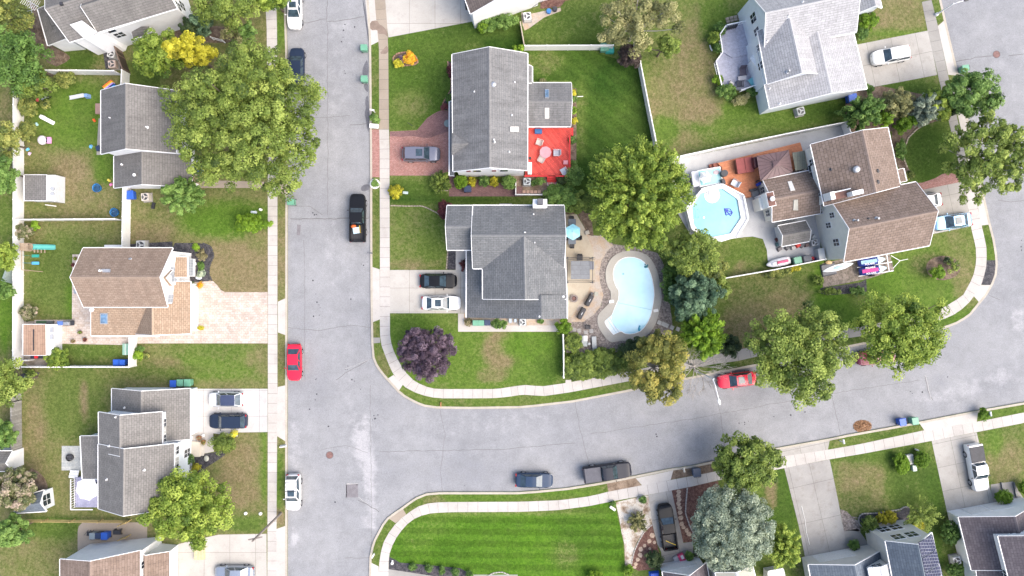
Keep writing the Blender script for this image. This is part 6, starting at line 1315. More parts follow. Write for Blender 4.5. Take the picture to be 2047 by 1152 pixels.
car('parked_car', 'silver white hatchback with a navy roof on the bright white driveway', 'car', (450, 799), 180, 4.3, paint('pearl', (.6, .62, .66), .2), 'hatch', roofcol=BROOF)
car('parked_car', 'black SUV below the navy roofed hatchback on the bright white driveway', 'SUV', (455, 842), 180, 4.65, NAVY, 'suv', Wd=1.88)
car('parked_car', 'white SUV with roof racks parked at the west kerb near the bottom', 'SUV', (586, 985), -90, 4.5, WHT, 'suv', sunroof=True, rack=True, rails=True)
car('parked_car', 'silver blue sedan at the bottom edge on the wide concrete driveway', 'car', (467, 1147), 180, 4.9, SILV)
car('parked_car', 'dark steel blue sedan parked on the south kerb left of the grey pickup', 'car', (1068, 961), -1, 4.65, paint('steel_blue', (.03, .05, .09)))
car('pickup_truck', 'dark grey pickup truck with a covered bed on the south kerb', 'pickup truck', (1214, 944), 7.5, 6.0, DGREY, 'pickup', 2.0, tonneau=CVG)
car('pickup_truck', 'black pickup truck with a yellow strap over its bed on the stained narrow driveway', 'pickup truck', (1334, 1053), 98, 5.6, BLA, 'pickup', 1.9)
car('parked_car', 'red coupe with a sunroof parked beneath the edge of the olive street tree', 'car', (1474, 760), 187, 4.8, REDP, sunroof=True)
car('parked_car', 'maroon car mostly hidden under the bright green street tree at the right', 'car', (1752, 714), 187, 4.8, MARO)
car('parked_car', 'white SUV on the driveway of the pale roofed house at the upper right', 'SUV', (1781, 111), 190, 4.65, WHT, 'suv', Wd=1.88)
car('parked_car', 'white car with only its tail showing beside the brown garage roof', 'car', (1846, 403), 188, 4.6, WHT)
car('parked_car', 'light blue sedan with a sunroof on the driveway beside the brown garage roof', 'car', (1905, 443), 188, 4.75, LBLUE, sunroof=True)
car('pickup_truck', 'white pickup truck with a black bed cover on the driveway at the lower right', 'pickup truck', (1953, 935), -80, 5.9, WHT, 'pickup', 1.95, tonneau=CV, sunroof=True)
# loads in the open beds
t = thing('cargo_load', 'orange cloth, pale blue box and tools lying in the bed of the black street pickup', 'cargo', W((713, 462), .8)); 
m = MB(); m.ball((-.35, .55, .1), (.35, .25, .18), 10, 6); m.build('orange_cloth', pm('orange_cloth', (.6, .13, .03), .2), t)
m = MB(); m.box((0, .05, 0), (.8, .75, .35), .15); m.build('storage_box', pm('ice_blue', (.42, .55, .62), .15), t, bevel=.03); m = MB(); m.box((.45, .2, .05), (.1, .9, .3), .1); m.build('tool_bar', pm('tool_yellow', (.35, .25, .05)), t)
t = thing('cargo_strap', 'yellow strap stretched across the bed of the black pickup on the stained driveway', 'strap', W((1341, 1086), 1.25)); m = MB(); m.tube([(-.62, .3, 0), (0, .02, .04), (.62, -.22, 0)], .035, 5); m.build('webbing', pm('strap_yellow', (.6, .42, .02)), t)
# ================================================= FENCES
def fence(name, label, pts, h, mat, th=.06, post=None, step=2.4, solid=True, rails=0, z=G, cap=True, base_px=True):
    P_ = [Vector((*W2(p, z), 0)) for p in pts]; t = thing(name, label, 'fence', (P_[0].x, P_[0].y, z)); o = Vector((P_[0].x, P_[0].y, z))
    b = MB(); cp = MB(); pc = []
    for a, c in zip(P_, P_[1:]):
        d = c - a; L = d.length; ang = math.atan2(d.y, d.x); n = max(1, round(L / step))
        for i in range(n + 1):
            q = a + d * i / n - Vector((o.x, o.y, 0))
            if not pc or min((q - x).length for x in pc) > .3: pc.append(q)
        m = (a + c) / 2 - Vector((o.x, o.y, 0))
        if solid: b.box((m.x, m.y, .04), (L - .04, th, h - .08), ang)
        for k in range(rails):
            zz = h * (.3 + .62 * k / max(1, rails - 1)); b.box((m.x, m.y, zz), (L, .05, .12), ang)
        if cap and solid: cp.box((m.x, m.y, h - .06), (L, th + .06, .08), ang)
    b.build('panel', mat, t)
    if cap and solid: cp.build('top_rail', mat, t)
    for q in pc:
        m = MB(); s_ = .12 if solid else .11; m.box((q.x, q.y, 0), (s_, s_, h + .05)); m.box((q.x, q.y, h + .05), (s_ + .05, s_ + .05, .04), 0, (.4, .4)); m.build('post', post or mat, t)
    return t
VIN = pm('white_vinyl', (.72, .71, .69), .05, 1.2, 5, .06, rough=.45)
fence('vinyl_fence', 'long white vinyl fence running down the left side past sheds and back yards', PX(48, 180, 48, 440, 47, 735), 1.85, VIN)
fence('vinyl_fence', 'white vinyl fence between the mottled roof house and the toy strewn yard', PX(102, 149, 170, 149.5, 243, 150.5), 1.75, VIN)
fence('vinyl_fence', 'short white vinyl fence from the wood fence down to the dark grey roof', PX(259.5, 149, 258, 178), 1.8, VIN, step=2.0)
fence('wood_fence', 'short brown board fence beside the two cooling units at the mottled roof house', PX(241, 92, 250, 118, 260, 146), 1.8, planks('brown_boards', (.16, .11, .085), (.2, .15, .11), .14, R(70)), step=1.9)
fence('vinyl_fence', 'white vinyl fence joining the dark grey roofed house to the tan roofed house', PX(262, 377, 261, 436, 260, 495), 1.8, VIN)
fence('vinyl_fence', 'white vinyl fence across the yards with a blue shadowed top, below the two blue tubs', PX(48, 442, 245, 440.5), 1.75, VIN)
fence('vinyl_fence', 'white vinyl fence along the lower edge of the paver patio yard', PX(47, 731, 150, 731, 272, 731), 1.7, VIN)
fence('vinyl_fence', 'short white gate fence beside the two blue bins below the paver patio', PX(274, 674, 273, 731), 1.75, VIN)
fence('board_fence', 'weathered grey shadowbox fence at the left edge beside the patchy yard', PX(43, 768, 43, 830, 44, 900, 45, 944), 1.8, planks('weathered_boards', (.22, .21, .19), (.30, .29, .27), .16, 0), th=.12, rails=3, step=2.45)
fence('rail_fence', 'yellow split rail fence crossing the yard below the taupe roof', PX(42, 1037, 150, 1038, 262, 1039), 1.2, pm('yellow_wood', (.42, .31, .13), .15), solid=False, rails=3, step=2.9)
fence('vinyl_fence', 'white vinyl fence along the top of the dark green back lawn', PX(1049, 101, 1135, 100.5, 1222, 100), 1.7, VIN)
fence('vinyl_fence', 'slanting white vinyl fence between the dark green lawn and the dry field lawn', PX(1275, 132, 1290, 210, 1309, 305), 1.75, VIN)
fence('vinyl_fence', 'long white vinyl fence along the north side of the octagonal pool patio', PX(1333, 322, 1425, 302, 1560, 274, 1681, 250), 1.7, VIN)
fence('vinyl_fence', 'short white fence closing the pool patio at the corner of the brown roof', PX(1681, 250, 1688, 272), 1.7, VIN, step=1.4)
fence('vinyl_fence', 'thin white fence along the south side of the octagonal pool yard', PX(1436, 558, 1540, 540, 1641, 519), 1.3, VIN)
fence('vinyl_fence', 'short white fence between the lawn and the long green hedge', PX(1124, 668, 1125, 700, 1125, 752), 1.6, VIN)
fence('picket_fence', 'low white fence around the cooling unit beside the red deck', PX(1031, 362, 1031, 391, 1083, 391), .9, VIN, step=1.6)
fence('vinyl_fence', 'thin tan fence line running up to the top centre house', PX(1040, 52, 1048, 99), 1.2, pm('tan_fence', (.4, .34, .26), .1), step=2.0)
fence('rail_fence', 'short white fence half hidden between the big yellow green tree and the olive tree', PX(1342, 505, 1362, 560), 1.2, VIN, step=1.8)
fence('rail_fence', 'short length of white rail under the light olive tree at the top', PX(428, 80, 450, 86), 1.0, VIN, solid=False, rails=2, step=1.4)
# ================================================= SMALL THINGS
POLY = lambda c: pm('plastic_%02x%02x%02x' % tuple(int(max(0, min(1, x)) * 255) for x in c), c, .08, 2, 9, .06, rough=.45)
BGRN = POLY((.12, .30, .20)); BBLU = POLY((.02, .09, .42)); BNVY = POLY((.02, .035, .08)); BLUEP = POLY((.02, .22, .55)); TEAL = POLY((.03, .30, .27))
def ac(label, p, s=.85, deg=0, body=None, group=None):
    t = thing('air_conditioner', label, 'air conditioner', W(p, G), R(deg), group)
    m = MB(); m.box((0, 0, -.02), (s + .2, s + .2, .08)); m.build('pad', CON_G, t)
    m = MB(); m.box((0, 0, .06), (s, s, .78)); m.build('casing', body or POLY((.5, .5, .48)), t, bevel=.05)
    m = MB(); m.cyl((0, 0, .83), s * .4, .02, 20); m.build('fan_opening', BLK, t)
    m = MB()
    for i in range(3): m.box((.2 * s * math.cos(i * 2.1), .2 * s * math.sin(i * 2.1), .855), (s * .32, s * .15, .012), i * 2.1)
    m.cyl((0, 0, .85), s * .09, .03, 10); m.build('fan', body or POLY((.5, .5, .48)), t)
    m = MB()
    for r in (.14, .27, .4): m.lathe((0, 0, .875), [(s * r - .008, 0), (s * r + .008, .008), (s * r + .008, 0)], 20)
    m.build('grille', METAL, t); return t
def wbin(label, p, mat, deg=0, s=.62, h=1.0, group=None, cat='wheelie bin', name='wheelie_bin'):
    t = thing(name, label, cat, W(p, G * (0 if group == 'road' else 1)), R(deg)); 
    m = MB(); m.box((0, 0, .06), (s * .86, s * .84, h - .06), 0, (1.14, 1.12)); m.build('body', mat, t, bevel=.04)
    m = MB(); m.box((.02, 0, h), (s * 1.1, s, .06), 0, (.9, .9)); m.build('lid', mat, t, bevel=.02)
    m = MB(); m.tube([(-s * .56, -s * .4, h - .02), (-s * .62, 0, h), (-s * .56, s * .4, h - .02)], .022); m.build('handle', BLK, t)
    for q in (-1, 1): m = MB(); m.cyl((0, 0, -.03), .11, .06, 12); o = m.build('wheel', BLK, t); o.location = (-s * .4, q * s * .42, .11); o.rotation_euler = (R(90), 0, 0)
    return t
def umbrella(label, p, r, mat, n=8, h=2.4, deg=0, scal=.0, z0=G):
    c = W(p, z0 + h - .2); t = thing('patio_umbrella', label, 'umbrella', (c.x, c.y, z0), R(deg))
    m = MB(); vs = [(0, 0, h)]
    for k, (rr, zz) in enumerate(((.5, h - .16), (1.0, h - .42))):
        for i in range(2 * n):
            a = math.pi * i / n; q = rr * r * (1 if i % 2 == 0 else math.cos(math.pi / n) * (1 - scal)); vs.append((q * math.cos(a), q * math.sin(a), zz - (.0 if i % 2 else .03) * k))
    N2 = 2 * n; fs = [(0, 1 + i, 1 + (i + 1) % N2) for i in range(N2)] + [(1 + i, 1 + N2 + i, 1 + N2 + (i + 1) % N2, 1 + (i + 1) % N2) for i in range(N2)]
    m.add(vs, fs); m.build('canopy', mat, t)
    m = MB()
    for i in range(n): a = 2 * math.pi * i / n; m.tube([(.03, 0, h - .03), (r * .97 * math.cos(a), r * .97 * math.sin(a), h - .5)], .012, 4)
    m.build('ribs', METAL, t)
    m = MB(); m.cyl((0, 0, 0), .025, h + .08, 8); m.ball((0, 0, h + .08), .06, 8, 5); m.build('pole', METAL, t); m = MB(); m.lathe((0, 0, 0), [(.28, 0), (.28, .06), (.06, .12), (.04, .3)], 16); m.build('base', BLK, t); return t
def chair(label, p, deg, mat, frame=None, w=.62, z=G, group=None, name='patio_chair'):
    t = thing(name, label, 'chair', W(p, z), R(deg), group); frame = frame or DKM
    m = MB(); m.box((0, 0, .36), (w * .9, w * .86, .08)); m.build('seat', mat, t, bevel=.02)
    m = MB(); m.add([(-w * .42, -w * .42, .42), (-w * .42, w * .42, .42), (-w * .62, w * .42, .92), (-w * .62, -w * .42, .92), (-w * .50, -w * .42, .42), (-w * .50, w * .42, .42), (-w * .70, w * .42, .92), (-w * .70, -w * .42, .92)], [(0, 1, 2, 3), (7, 6, 5, 4), (3, 2, 6, 7), (0, 3, 7, 4), (1, 5, 6, 2)]); m.build('backrest', mat, t)
    for s_ in (-1, 1):
        m = MB(); m.box((-.02, s_ * w * .49, .6), (w * .95, .06, .04)); m.build('armrest', frame, t)
        for x in (-1, 1): m = MB(); m.box((x * w * .4, s_ * w * .46, 0), (.04, .04, .6)); m.build('leg', frame, t)
    return t
def table(label, p, r, mat, z=G, n=8, h=.72, leg=None, deg=0, rect=None, name='patio_table', cat='table'):
    t = thing(name, label, cat, W(p, z + h * .9), R(deg)); t.location.z = z
    m = MB(); m.cyl((0, 0, h - .04), r, .04, n) if not rect else m.box((0, 0, h - .04), (rect[0], rect[1], .04)); m.build('table_top', mat, t)
    for i in range(4):
        a = .785 + i * 1.5708; x, y = (r * .7 * math.cos(a), r * .7 * math.sin(a)) if not rect else ((rect[0] / 2 - .06) * (1 if math.cos(a) > 0 else -1), (rect[1] / 2 - .06) * (1 if math.sin(a) > 0 else -1))
        m = MB(); m.box((x, y, 0), (.05, .05, h - .04)); m.build('leg', leg or DKM, t)
    return t
def boxy(name, label, cat, p, d, mat, deg=0, z=G, bevel=.03, top=None, parts=()):
    t = thing(name, label, cat, W(p, z + d[2] * .8), R(deg)); t.location.z = z
    m = MB(); m.box((0, 0, 0), d, 0, top); m.build('body', mat, t, bevel=bevel)
    for nm, c, dd, mt in parts: m = MB(); m.box(c, dd); m.build(nm, mt, t, bevel=.01)
    return t
# ---- cooling units
ac('grey cooling unit upper of the two beside the brown board fence', P1('00', 880, 430), .9, -15); ac('tan cooling unit lower of the two beside the brown board fence', P1('00', 885, 508), .9, 5, POLY((.42, .34, .3)))
ac('cream cooling unit with a copper fan below the dark grey roof', P1('01', 1138, 405), .95, 4, POLY((.52, .47, .42))); ac('grey cooling unit tucked against the tan roof top edge', P1('01', 1105, 772), 1.1, 0)
ac('white cooling unit on pale gravel at the top centre house', P1('30', 130, 143), .95, 6, POLY((.62, .62, .62))); ac('grey cooling unit beside the red deck inside the low white fence', P1('31', 128, 288), .9, 0, POLY((.42, .46, .46)))
ac('pale cooling unit in the sandy strip below the slate roof', P1('32', 95, 245), .8, 0, POLY((.5, .52, .52))); ac('dark rimmed cooling unit on the grass below the pale roofed house', P1('40', 905, 865), .95, 14, POLY((.36, .38, .38)))
ac('cooling unit beside the shed on the octagonal pool patio', P1('41', 1012, 752), .8, 12, POLY((.45, .45, .45))); ac('white cooling unit between the two lower right houses', P1('53', 848, 1010), .95, 10, POLY((.6, .6, .6)))
# ---- bins
def rb(label, p, mat, deg, **k):
    t = wbin(label, p, mat, deg, **k); t.location = W(p, .4); t.location.z = 0; return t
rb('pale green bin standing in the street, upper of the two by the wet patches', P1('20', 188, 378), BGRN, 0, s=.8); rb('pale green bin standing in the street, lower of the two by the wet patches', P1('20', 190, 615), BGRN, 0, s=.8)
rb('green bin by the west kerb below the huge olive tree', P1('11', 938, 440), BGRN, 180, s=.82); rb('green bin in the road at the upper right below the lamp', P1('50', 900, 535), BGRN, 190, s=.82)
rb('blue bin standing in the cross street left of the green one', P1('52', 420, 1008), BBLU, 100, s=.85); rb('green bin standing in the cross street right of the blue one', P1('52', 515, 1000), BGRN, 100, s=.85)
wbin('blue bin left of the two green ones by the garage of the taupe roof', P1('12', 52, 712), BBLU, 90, .8); wbin('green bin between the blue bin and another green bin by the taupe roof', P1('12', 104, 705), BGRN, 90, .8); wbin('rightmost green bin of the three by the taupe roof garage', P1('12', 160, 705), BGRN, 90, .85)
wbin('bright blue bin below the dark grey roof beside the cream cooling unit', P1('01', 1020, 392), BBLU, 5, 1.1); wbin('left blue bin beside the white gate fence', P1('02', 928, 550), BBLU, 0, .8); wbin('right blue bin touching the white gate fence', P1('02', 968, 550), BBLU, 0, .75)
wbin('left green bin in the row below the slate roof', P1('22', 1042, 250), BGRN, 0, .72); wbin('second green bin in the row below the slate roof', P1('22', 1082, 250), BGRN, 0, .72); wbin('navy bin right of the two green bins below the slate roof', P1('22', 1130, 248), BNVY, 0, .72)
wbin('blue bin against the lower wall of the pale roofed house', P1('40', 1292, 768), BBLU, 10, 1.0); wbin('green bin on the octagonal pool patio beside the watercraft', P1('41', 876, 888), BGRN, 12, .9); wbin('dark bin right of the green bin on the octagonal pool patio', P1('41', 950, 878), POLY((.05, .06, .08)), 12, .95)
wbin('dark blue grey bin lying by the kerb left of the dark olive street tree', P1('43', 115, 320), POLY((.05, .07, .11)), 95, 1.0); wbin('blue bin against the house wall at the bottom left', P1('03', 858, 815), BBLU, 90, .85); wbin('grey bin left of the blue one at the bottom left house', P1('03', 765, 815), POLY((.2, .24, .26)), 90, .75); wbin('dark bin between the grey and blue ones at the bottom left house', P1('03', 808, 812), BNVY, 90, .7)
wbin('blue bin on the front porch under the huge olive tree', P1('11', 240, 195), BBLU, 0, .85); wbin('navy box shaped bin in front of the clipped bushes on the brick walk', P1('21', 982, 345), BNVY, 0, .85)
wbin('green bin behind the purple brown leaved tree at the white fence', P1('30', 715, 382), POLY((.1, .25, .18)), 0, 1.0); boxy('storage_box', 'teal storage box beside the green bin at the white fence', 'box', P1('30', 765, 385), (1.0, .7, .6), TEAL)
# ---- left yards: toys
def tub(label, p, r):
    t = thing('water_tub', label, 'tub', W(p, .5)); t.location.z = G
    m = MB(); m.lathe((0, 0, 0), [(r * .86, 0), (r, .42), (r * 1.06, .44), (r * 1.06, .40)], 26); m.build('shell', BLUEP, t); m = MB(); m.lathe((0, 0, 0), [(r * .88, .1), (r * .98, .42)], 26); m.build('liner', POLY((.01, .12, .3)), t)
    m = MB(); m.cyl((0, 0, .1), r * .93, .12, 24); m.build('water', glassm('tub_water', (.02, .06, .12), .05), t); return t
tub('round blue paddling tub in the middle of the dry grass', P1('01', 742, 330), .5); tub('round blue paddling tub beside the cross fence corner', P1('01', 876, 517), .5)
m = MB(); m.tube([(-.2, -.25, .2), (0, 0, .34), (.3, .05, .3)], .02); t = m.build('garden_hose', POLY((.1, .25, .45))); t.location = W(P1('01', 876, 517), G) + Vector((0, 0, .2)); tag(t, 'dark hose coiled inside the blue tub at the fence corner', 'hose')
def slide(label, p, deg, L, w, mats):
    t = thing('toy_slide', label, 'slide', W(p, .3), R(deg)); t.location.z = G
    m = MB(); m.add([(-L / 2, -w / 2, .05), (-L / 2, w / 2, .05), (L * .3, w / 2, .7), (L * .3, -w / 2, .7)], [(0, 3, 2, 1)]); m.add([(-L / 2, -w / 2, .0), (-L / 2, w / 2, .0), (L * .3, w / 2, .63), (L * .3, -w / 2, .63)], [(0, 1, 2, 3)]); m.build('chute', mats[0], t)
    for s_ in (-1, 1):
        m = MB(); m.tube([(-L / 2, s_ * w / 2, .1), (L * .3, s_ * w / 2, .78)], .04, 6); m.build('side_rail', mats[0], t)
    m = MB(); m.box((L * .38, 0, .0), (L * .22, w * 1.2, .72), 0, (.6, .8)); m.build('ladder', mats[1], t, bevel=.03); return t
slide('white toddler slide with a pale orange stripe and blue ladder on the grass', P1('00', 612, 745), 4, 2.7, .42, (POLY((.6, .62, .62)), POLY((.2, .32, .55)))); slide('white toy slide lying at an angle near the ball shaped bushes', P1('00', 365, 920), 150, 1.7, .4, (POLY((.62, .62, .6)), POLY((.6, .6, .56))))
t = thing('bounce_chute', 'rainbow striped inflatable chute behind the dark grey roof', 'inflatable', W(P1('00', 835, 662), .5), R(38)); t.location.z = G
for i, c in enumerate(((.02, .25, .6), (.03, .04, .15), (.5, .35, .7), (.75, .5, .05), (.7, .18, .03))): m = MB(); m.box((0, -.36 + i * .18, 0), (1.5, .17, .5), 0, (.9, .9)); m.build('tube_panel', POLY(c), t, bevel=.05)
t = thing('toy_car', 'pink and white toy playhouse car near the lower ball shaped bush', 'toy', W(P1('00', 345, 1078), .4)); t.location.z = G
m = MB(); m.ball((-.25, 0, .4), (.55, .6, .45), 12, 8); m.build('shell', POLY((.62, .58, .62)), t, smooth=True); m = MB(); m.box((.5, 0, .1), (.55, .8, .35)); m.build('hood', POLY((.6, .3, .5)), t, bevel=.06); m = MB(); m.box((.25, 0, .46), (.3, .6, .04)); m.build('windscreen', DKM, t)
for p, c, lab in ((P1('00', 725, 925), (.7, .12, .03), 'small orange toy on the grass by the dark grey roof wall'), (P1('00', 290, 768), (.6, .1, .12), 'small red toy beside the grey bicycle at the fence'), (P1('00', 700, 1128), (.15, .45, .7), 'light blue toy scattered by the dark grey roof wall'), (P1('00', 285, 955), (.4, .6, .6), 'pale blue toy between the slide and lower ball bush'),
                  (P1('01', 215, 35), (.15, .5, .75), 'light blue toy at the foot of the long white fence'), (P1('01', 230, 68), (.6, .45, .6), 'lilac toy below the light blue one at the long fence'), (P1('01', 700, 12), (.15, .4, .7), 'blue cloth on the grass beside the wall'), (P1('01', 855, 305), (.6, .2, .4), 'pink toy near the corner of the lower dark grey roof'), (P1('01', 838, 272), (.65, .55, .1), 'yellow toy near the corner of the lower dark grey roof')):
    m = MB(); m.box((0, 0, 0), (.45, .3, .22), rng.uniform(0, 3), (.7, .7)); m.ball((.05, .05, .24), .12, 8, 5); o = m.build('toy', POLY(c), None, bevel=.03); o.location = W(p, G); tag(o, lab, 'toy')
boxy('toy_stack', 'dark heap of toys against the dark grey roofed house wall', 'toys', P1('01', 752, 25), (.5, .6, .4), BNVY, 20)
m = MB(); m.box((0, 0, 0), (1.35, .1, .12), R(-8)); o = m.build('fence_board', VIN); o.location = W(P1('01', 392, 465), G); tag(o, 'loose white board lying on the grass below the small grey shed', 'board')
t = thing('bicycle', 'small grey bicycle leaning under the ball shaped bush by the fence', 'bicycle', W(P1('00', 355, 765), .3), R(30)); t.location.z = G
for x in (-.45, .45): m = MB(); m.lathe((0, 0, -.02), [(.24, 0), (.3, .0), (.3, .04), (.24, .04)], 16); o = m.build('wheel', BLK, t); o.location = (x, 0, .3); o.rotation_euler = (R(90), 0, 0)
m = MB(); m.tube([(-.45, 0, .3), (-.1, 0, .65), (.35, 0, .65), (.45, 0, .3)], .03); m.tube([(.32, -.25, .85), (.34, .25, .85)], .02); m.box((-.15, 0, .68), (.25, .12, .05)); m.build('frame', METAL, t)
boxy('brick_step', 'small reddish stone step against the left wall of the dark grey roof', 'step', P1('00', 752, 835), (.65, 1.3, .3), POLY((.3, .19, .16)))
# play set in the tan yard
t = thing('swing_set', 'wooden swing set with a teal slide beside the long white fence', 'play set', W(P1('01', 235, 860), 1.0)); t.location.z = G
WD = planks('play_wood', (.3, .22, .15), (.36, .28, .2), .14)
m = MB(); m.box((-.1, 1.2, 1.1), (1.1, .95, .08)); m.build('platform', WD, t); m = MB(); m.box((-.1, 1.2, 1.9), (1.0, .9, .06)); m.build('roof', WD, t)
for x in (-.6, .4):
    for y in (.78, 1.62): m = MB(); m.box((x, y, 0), (.1, .1, 2.0)); m.build('post', WD, t)
m = MB(); m.add([(.5, .98, 1.15), (.5, 1.5, 1.15), (2.5, 1.5, .1), (2.5, .98, .1), (.5, .98, 1.05), (.5, 1.5, 1.05), (2.5, 1.5, 0), (2.5, .98, 0)], [(0, 3, 2, 1), (4, 5, 6, 7), (0, 4, 7, 3), (1, 2, 6, 5)]); m.tube([(.5, .98, 1.25), (2.5, .98, .2)], .06); m.tube([(.5, 1.5, 1.25), (2.5, 1.5, .2)], .06); m.build('slide', TEAL, t)
m = MB(); [m.box((.55 + i * .27, .75, .95 - i * .22), (.14, .45, .06)) for i in range(4)]; m.build('step', WD, t)
m = MB(); m.tube([(-.35, .8, 1.95), (-.35, -1.6, 1.95)], .055); m.tube([(-.35, -1.6, 1.95), (-.9, -1.7, 0)], .045); m.tube([(-.35, -1.6, 1.95), (.9, -1.8, 0)], .045); m.build('beam', WD, t)
for y, c in ((.15, (.03, .3, .25)), (-.75, (.08, .35, .65))):
    m = MB(); m.box((.35, y, .5), (.9, .35, .05)); m.tube([(-.3, y, 1.9), (.1, y, .55)], .012, 4); m.build('swing', POLY(c), t)
# paver patio things
t = thing('gas_grill', 'stainless gas grill with blue side shelf on the paver patio', 'grill', W(P1('02', 510, 255), .9)); t.location.z = G
m = MB(); m.box((.1, 0, .1), (.9, .6, .7)); m.build('cabinet', DKM, t); m = MB(); m.box((.1, 0, .8), (.85, .55, .3), 0, (.8, .6)); m.build('hood', METAL, t, bevel=.05); m = MB(); m.box((-.75, 0, .8), (.7, .5, .05)); m.build('side_shelf', POLY((.08, .15, .4)), t); m = MB(); m.box((.8, 0, .78), (.4, .5, .05)); m.build('side_shelf', DKM, t)
m = MB(); m.cyl((0, 0, 0), .25, .6, 14); o = m.build('gas_bottle', POLY((.1, .08, .07))); o.location = W(P1('02', 437, 270), G); tag(o, 'dark cylinder beside the gas grill on the paver patio', 'gas bottle')
boxy('planter_box', 'long dark green planter on the ledge above the plank roofed shed', 'planter', P1('02', 318, 246), (1.3, .3, .35), POLY((.06, .12, .05))); boxy('planter_box', 'grey planter at the right end of the ledge above the plank roofed shed', 'planter', P1('02', 382, 248), (.8, .35, .35), POLY((.1, .11, .1)))
def pot(label, p, pal, r=.22, z=G, seed=0, pm_=None):
    t = thing('potted_plant', label, 'potted plant', W(p, z + .3)); t.location.z = z
    m = MB(); m.lathe((0, 0, 0), [(r * .7, 0), (r, .32), (r * 1.08, .34), (r * .9, .30), (.01, .29)], 14); m.build('pot', pm_ or POLY((.3, .12, .06)), t)
    rs = np.random.RandomState(seed + 3); n = 70; q = rs.normal(size=(n, 3)); q /= np.linalg.norm(q, axis=1)[:, None]; q[:, 2] = abs(q[:, 2]); pos = q * r * 1.6 * rs.rand(n, 1) ** .5; pos[:, 2] += .3
    leafmesh('foliage', pos, q, np.full(n, .15), rs.rand(n), LM[pal], t, rs); return t
pot('green leafy pot plant in the middle of the paver patio', P1('02', 613, 325), 'green', seed=1); pot('tan grassy pot plant at the lower edge of the paver patio', P1('02', 558, 393), 'dryg', seed=2); pot('rusty red pot plant right of the grassy one on the paver patio', P1('02', 650, 382), 'burg', seed=3)
pot('potted plant at the upper left corner of the paver patio', P1('01', 577, 872), 'olive', seed=4); pot('red flowered pot on the grass edge left of the tan roof', P1('01', 560, 922), 'burg', seed=5)
boxy('garden_fountain', 'small grey statue stand left of the tan roof', 'statue', P1('01', 582, 1125), (.4, .5, .7), METAL, 10)
boxy('garden_table', 'red trolley under the edge of the plank roofed shed', 'trolley', P1('02', 285, 512), (1.6, .45, .5), POLY((.03, .03, .05)), 0, parts=(('red_tray', (0, 0, .5), (.4, .35, .15), POLY((.6, .02, .03))),))
boxy('tarp_box', 'white framed gate panel at the corner of the two white fences', 'panel', P1('02', 190, 540), (1.1, .12, 1.2), VIN, 0)
boxy('glass_panel', 'pale green glass garden frame beside the white gate fence', 'cold frame', P1('02', 965, 455), (.75, 1.4, .5), POLY((.25, .42, .32)), 0, parts=(('frame', (0, 0, .5), (.06, 1.4, .04), TRIM),))
boxy('window_well', 'white frame against the upper edge of the tan roof', 'frame', P1('01', 870, 778), (2.2, .35, .4), VIN)
m = MB(); m.box((0, 0, 0), (1.0, .25, .3)); m.ball((.2, .1, .3), .22, 8, 5); o = m.build('folding_chair', POLY((.5, .52, .55))); o.location = W(P1('02', 205, 680), G); o.rotation_euler = (0, 0, .6); tag(o, 'white folded chair on dark mulch at the fence end', 'chair')
m = MB(); m.cyl((0, 0, 0), .2, .18, 12); m.ball((0, 0, .2), .2, 10, 5); o = m.build('garden_ornament', POLY((.66, .66, .68))); o.location = W(P1('11', 195, 912), G); tag(o, 'white round ornament on black mulch by the white gable windows', 'ornament')
m = MB(); m.ball((0, 0, .1), (.42, .22, .16), 10, 6); m.ball((.25, .1, .25), .12, 8, 5); o = m.build('garden_ornament', POLY((.6, .65, .72))); o.location = W(P1('11', 222, 1020), G); tag(o, 'white goose shaped ornament at the corner of the paver driveway', 'ornament')
boxy('utility_box', 'small pale box beside the lime conifer clump on the dry lawn', 'utility box', P1('11', 640, 516), (.65, .3, .4), POLY((.5, .56, .6))); m = MB(); m.cyl((0, 0, 0), .16, .4, 12); m.ball((0, 0, .4), (.17, .17, .08), 10, 5); o = m.build('utility_marker', VIN); o.location = W(P1('11', 700, 498), G); tag(o, 'white round marker beside the lime conifer clump', 'marker')
# porch items
for p, c, lab in ((P1('11', 185, 185), (.4, .1, .45), 'purple toy on the porch under the huge olive tree'), (P1('11', 180, 215), (.1, .1, .4), 'blue toy on the porch under the huge olive tree'), (P1('11', 188, 245), (.6, .08, .06), 'red toy on the porch under the huge olive tree')):
    m = MB(); m.box((0, 0, 0), (.4, .3, .3), .3, (.7, .8)); o = m.build('toy', POLY(c), None, bevel=.03); o.location = W(p, G); tag(o, lab, 'toy')
m = MB(); m.box((0, 0, 0), (.32, .8, .3)); m.tube([(0, 0, .3), (0, 0, .9)], .02); o = m.build('hose_cart', BLK); o.location = W(P1('01', 1182, 468), G); o.rotation_euler = (0, 0, -.2); tag(o, 'black hose cart on the grass below the cream cooling unit', 'hose cart')
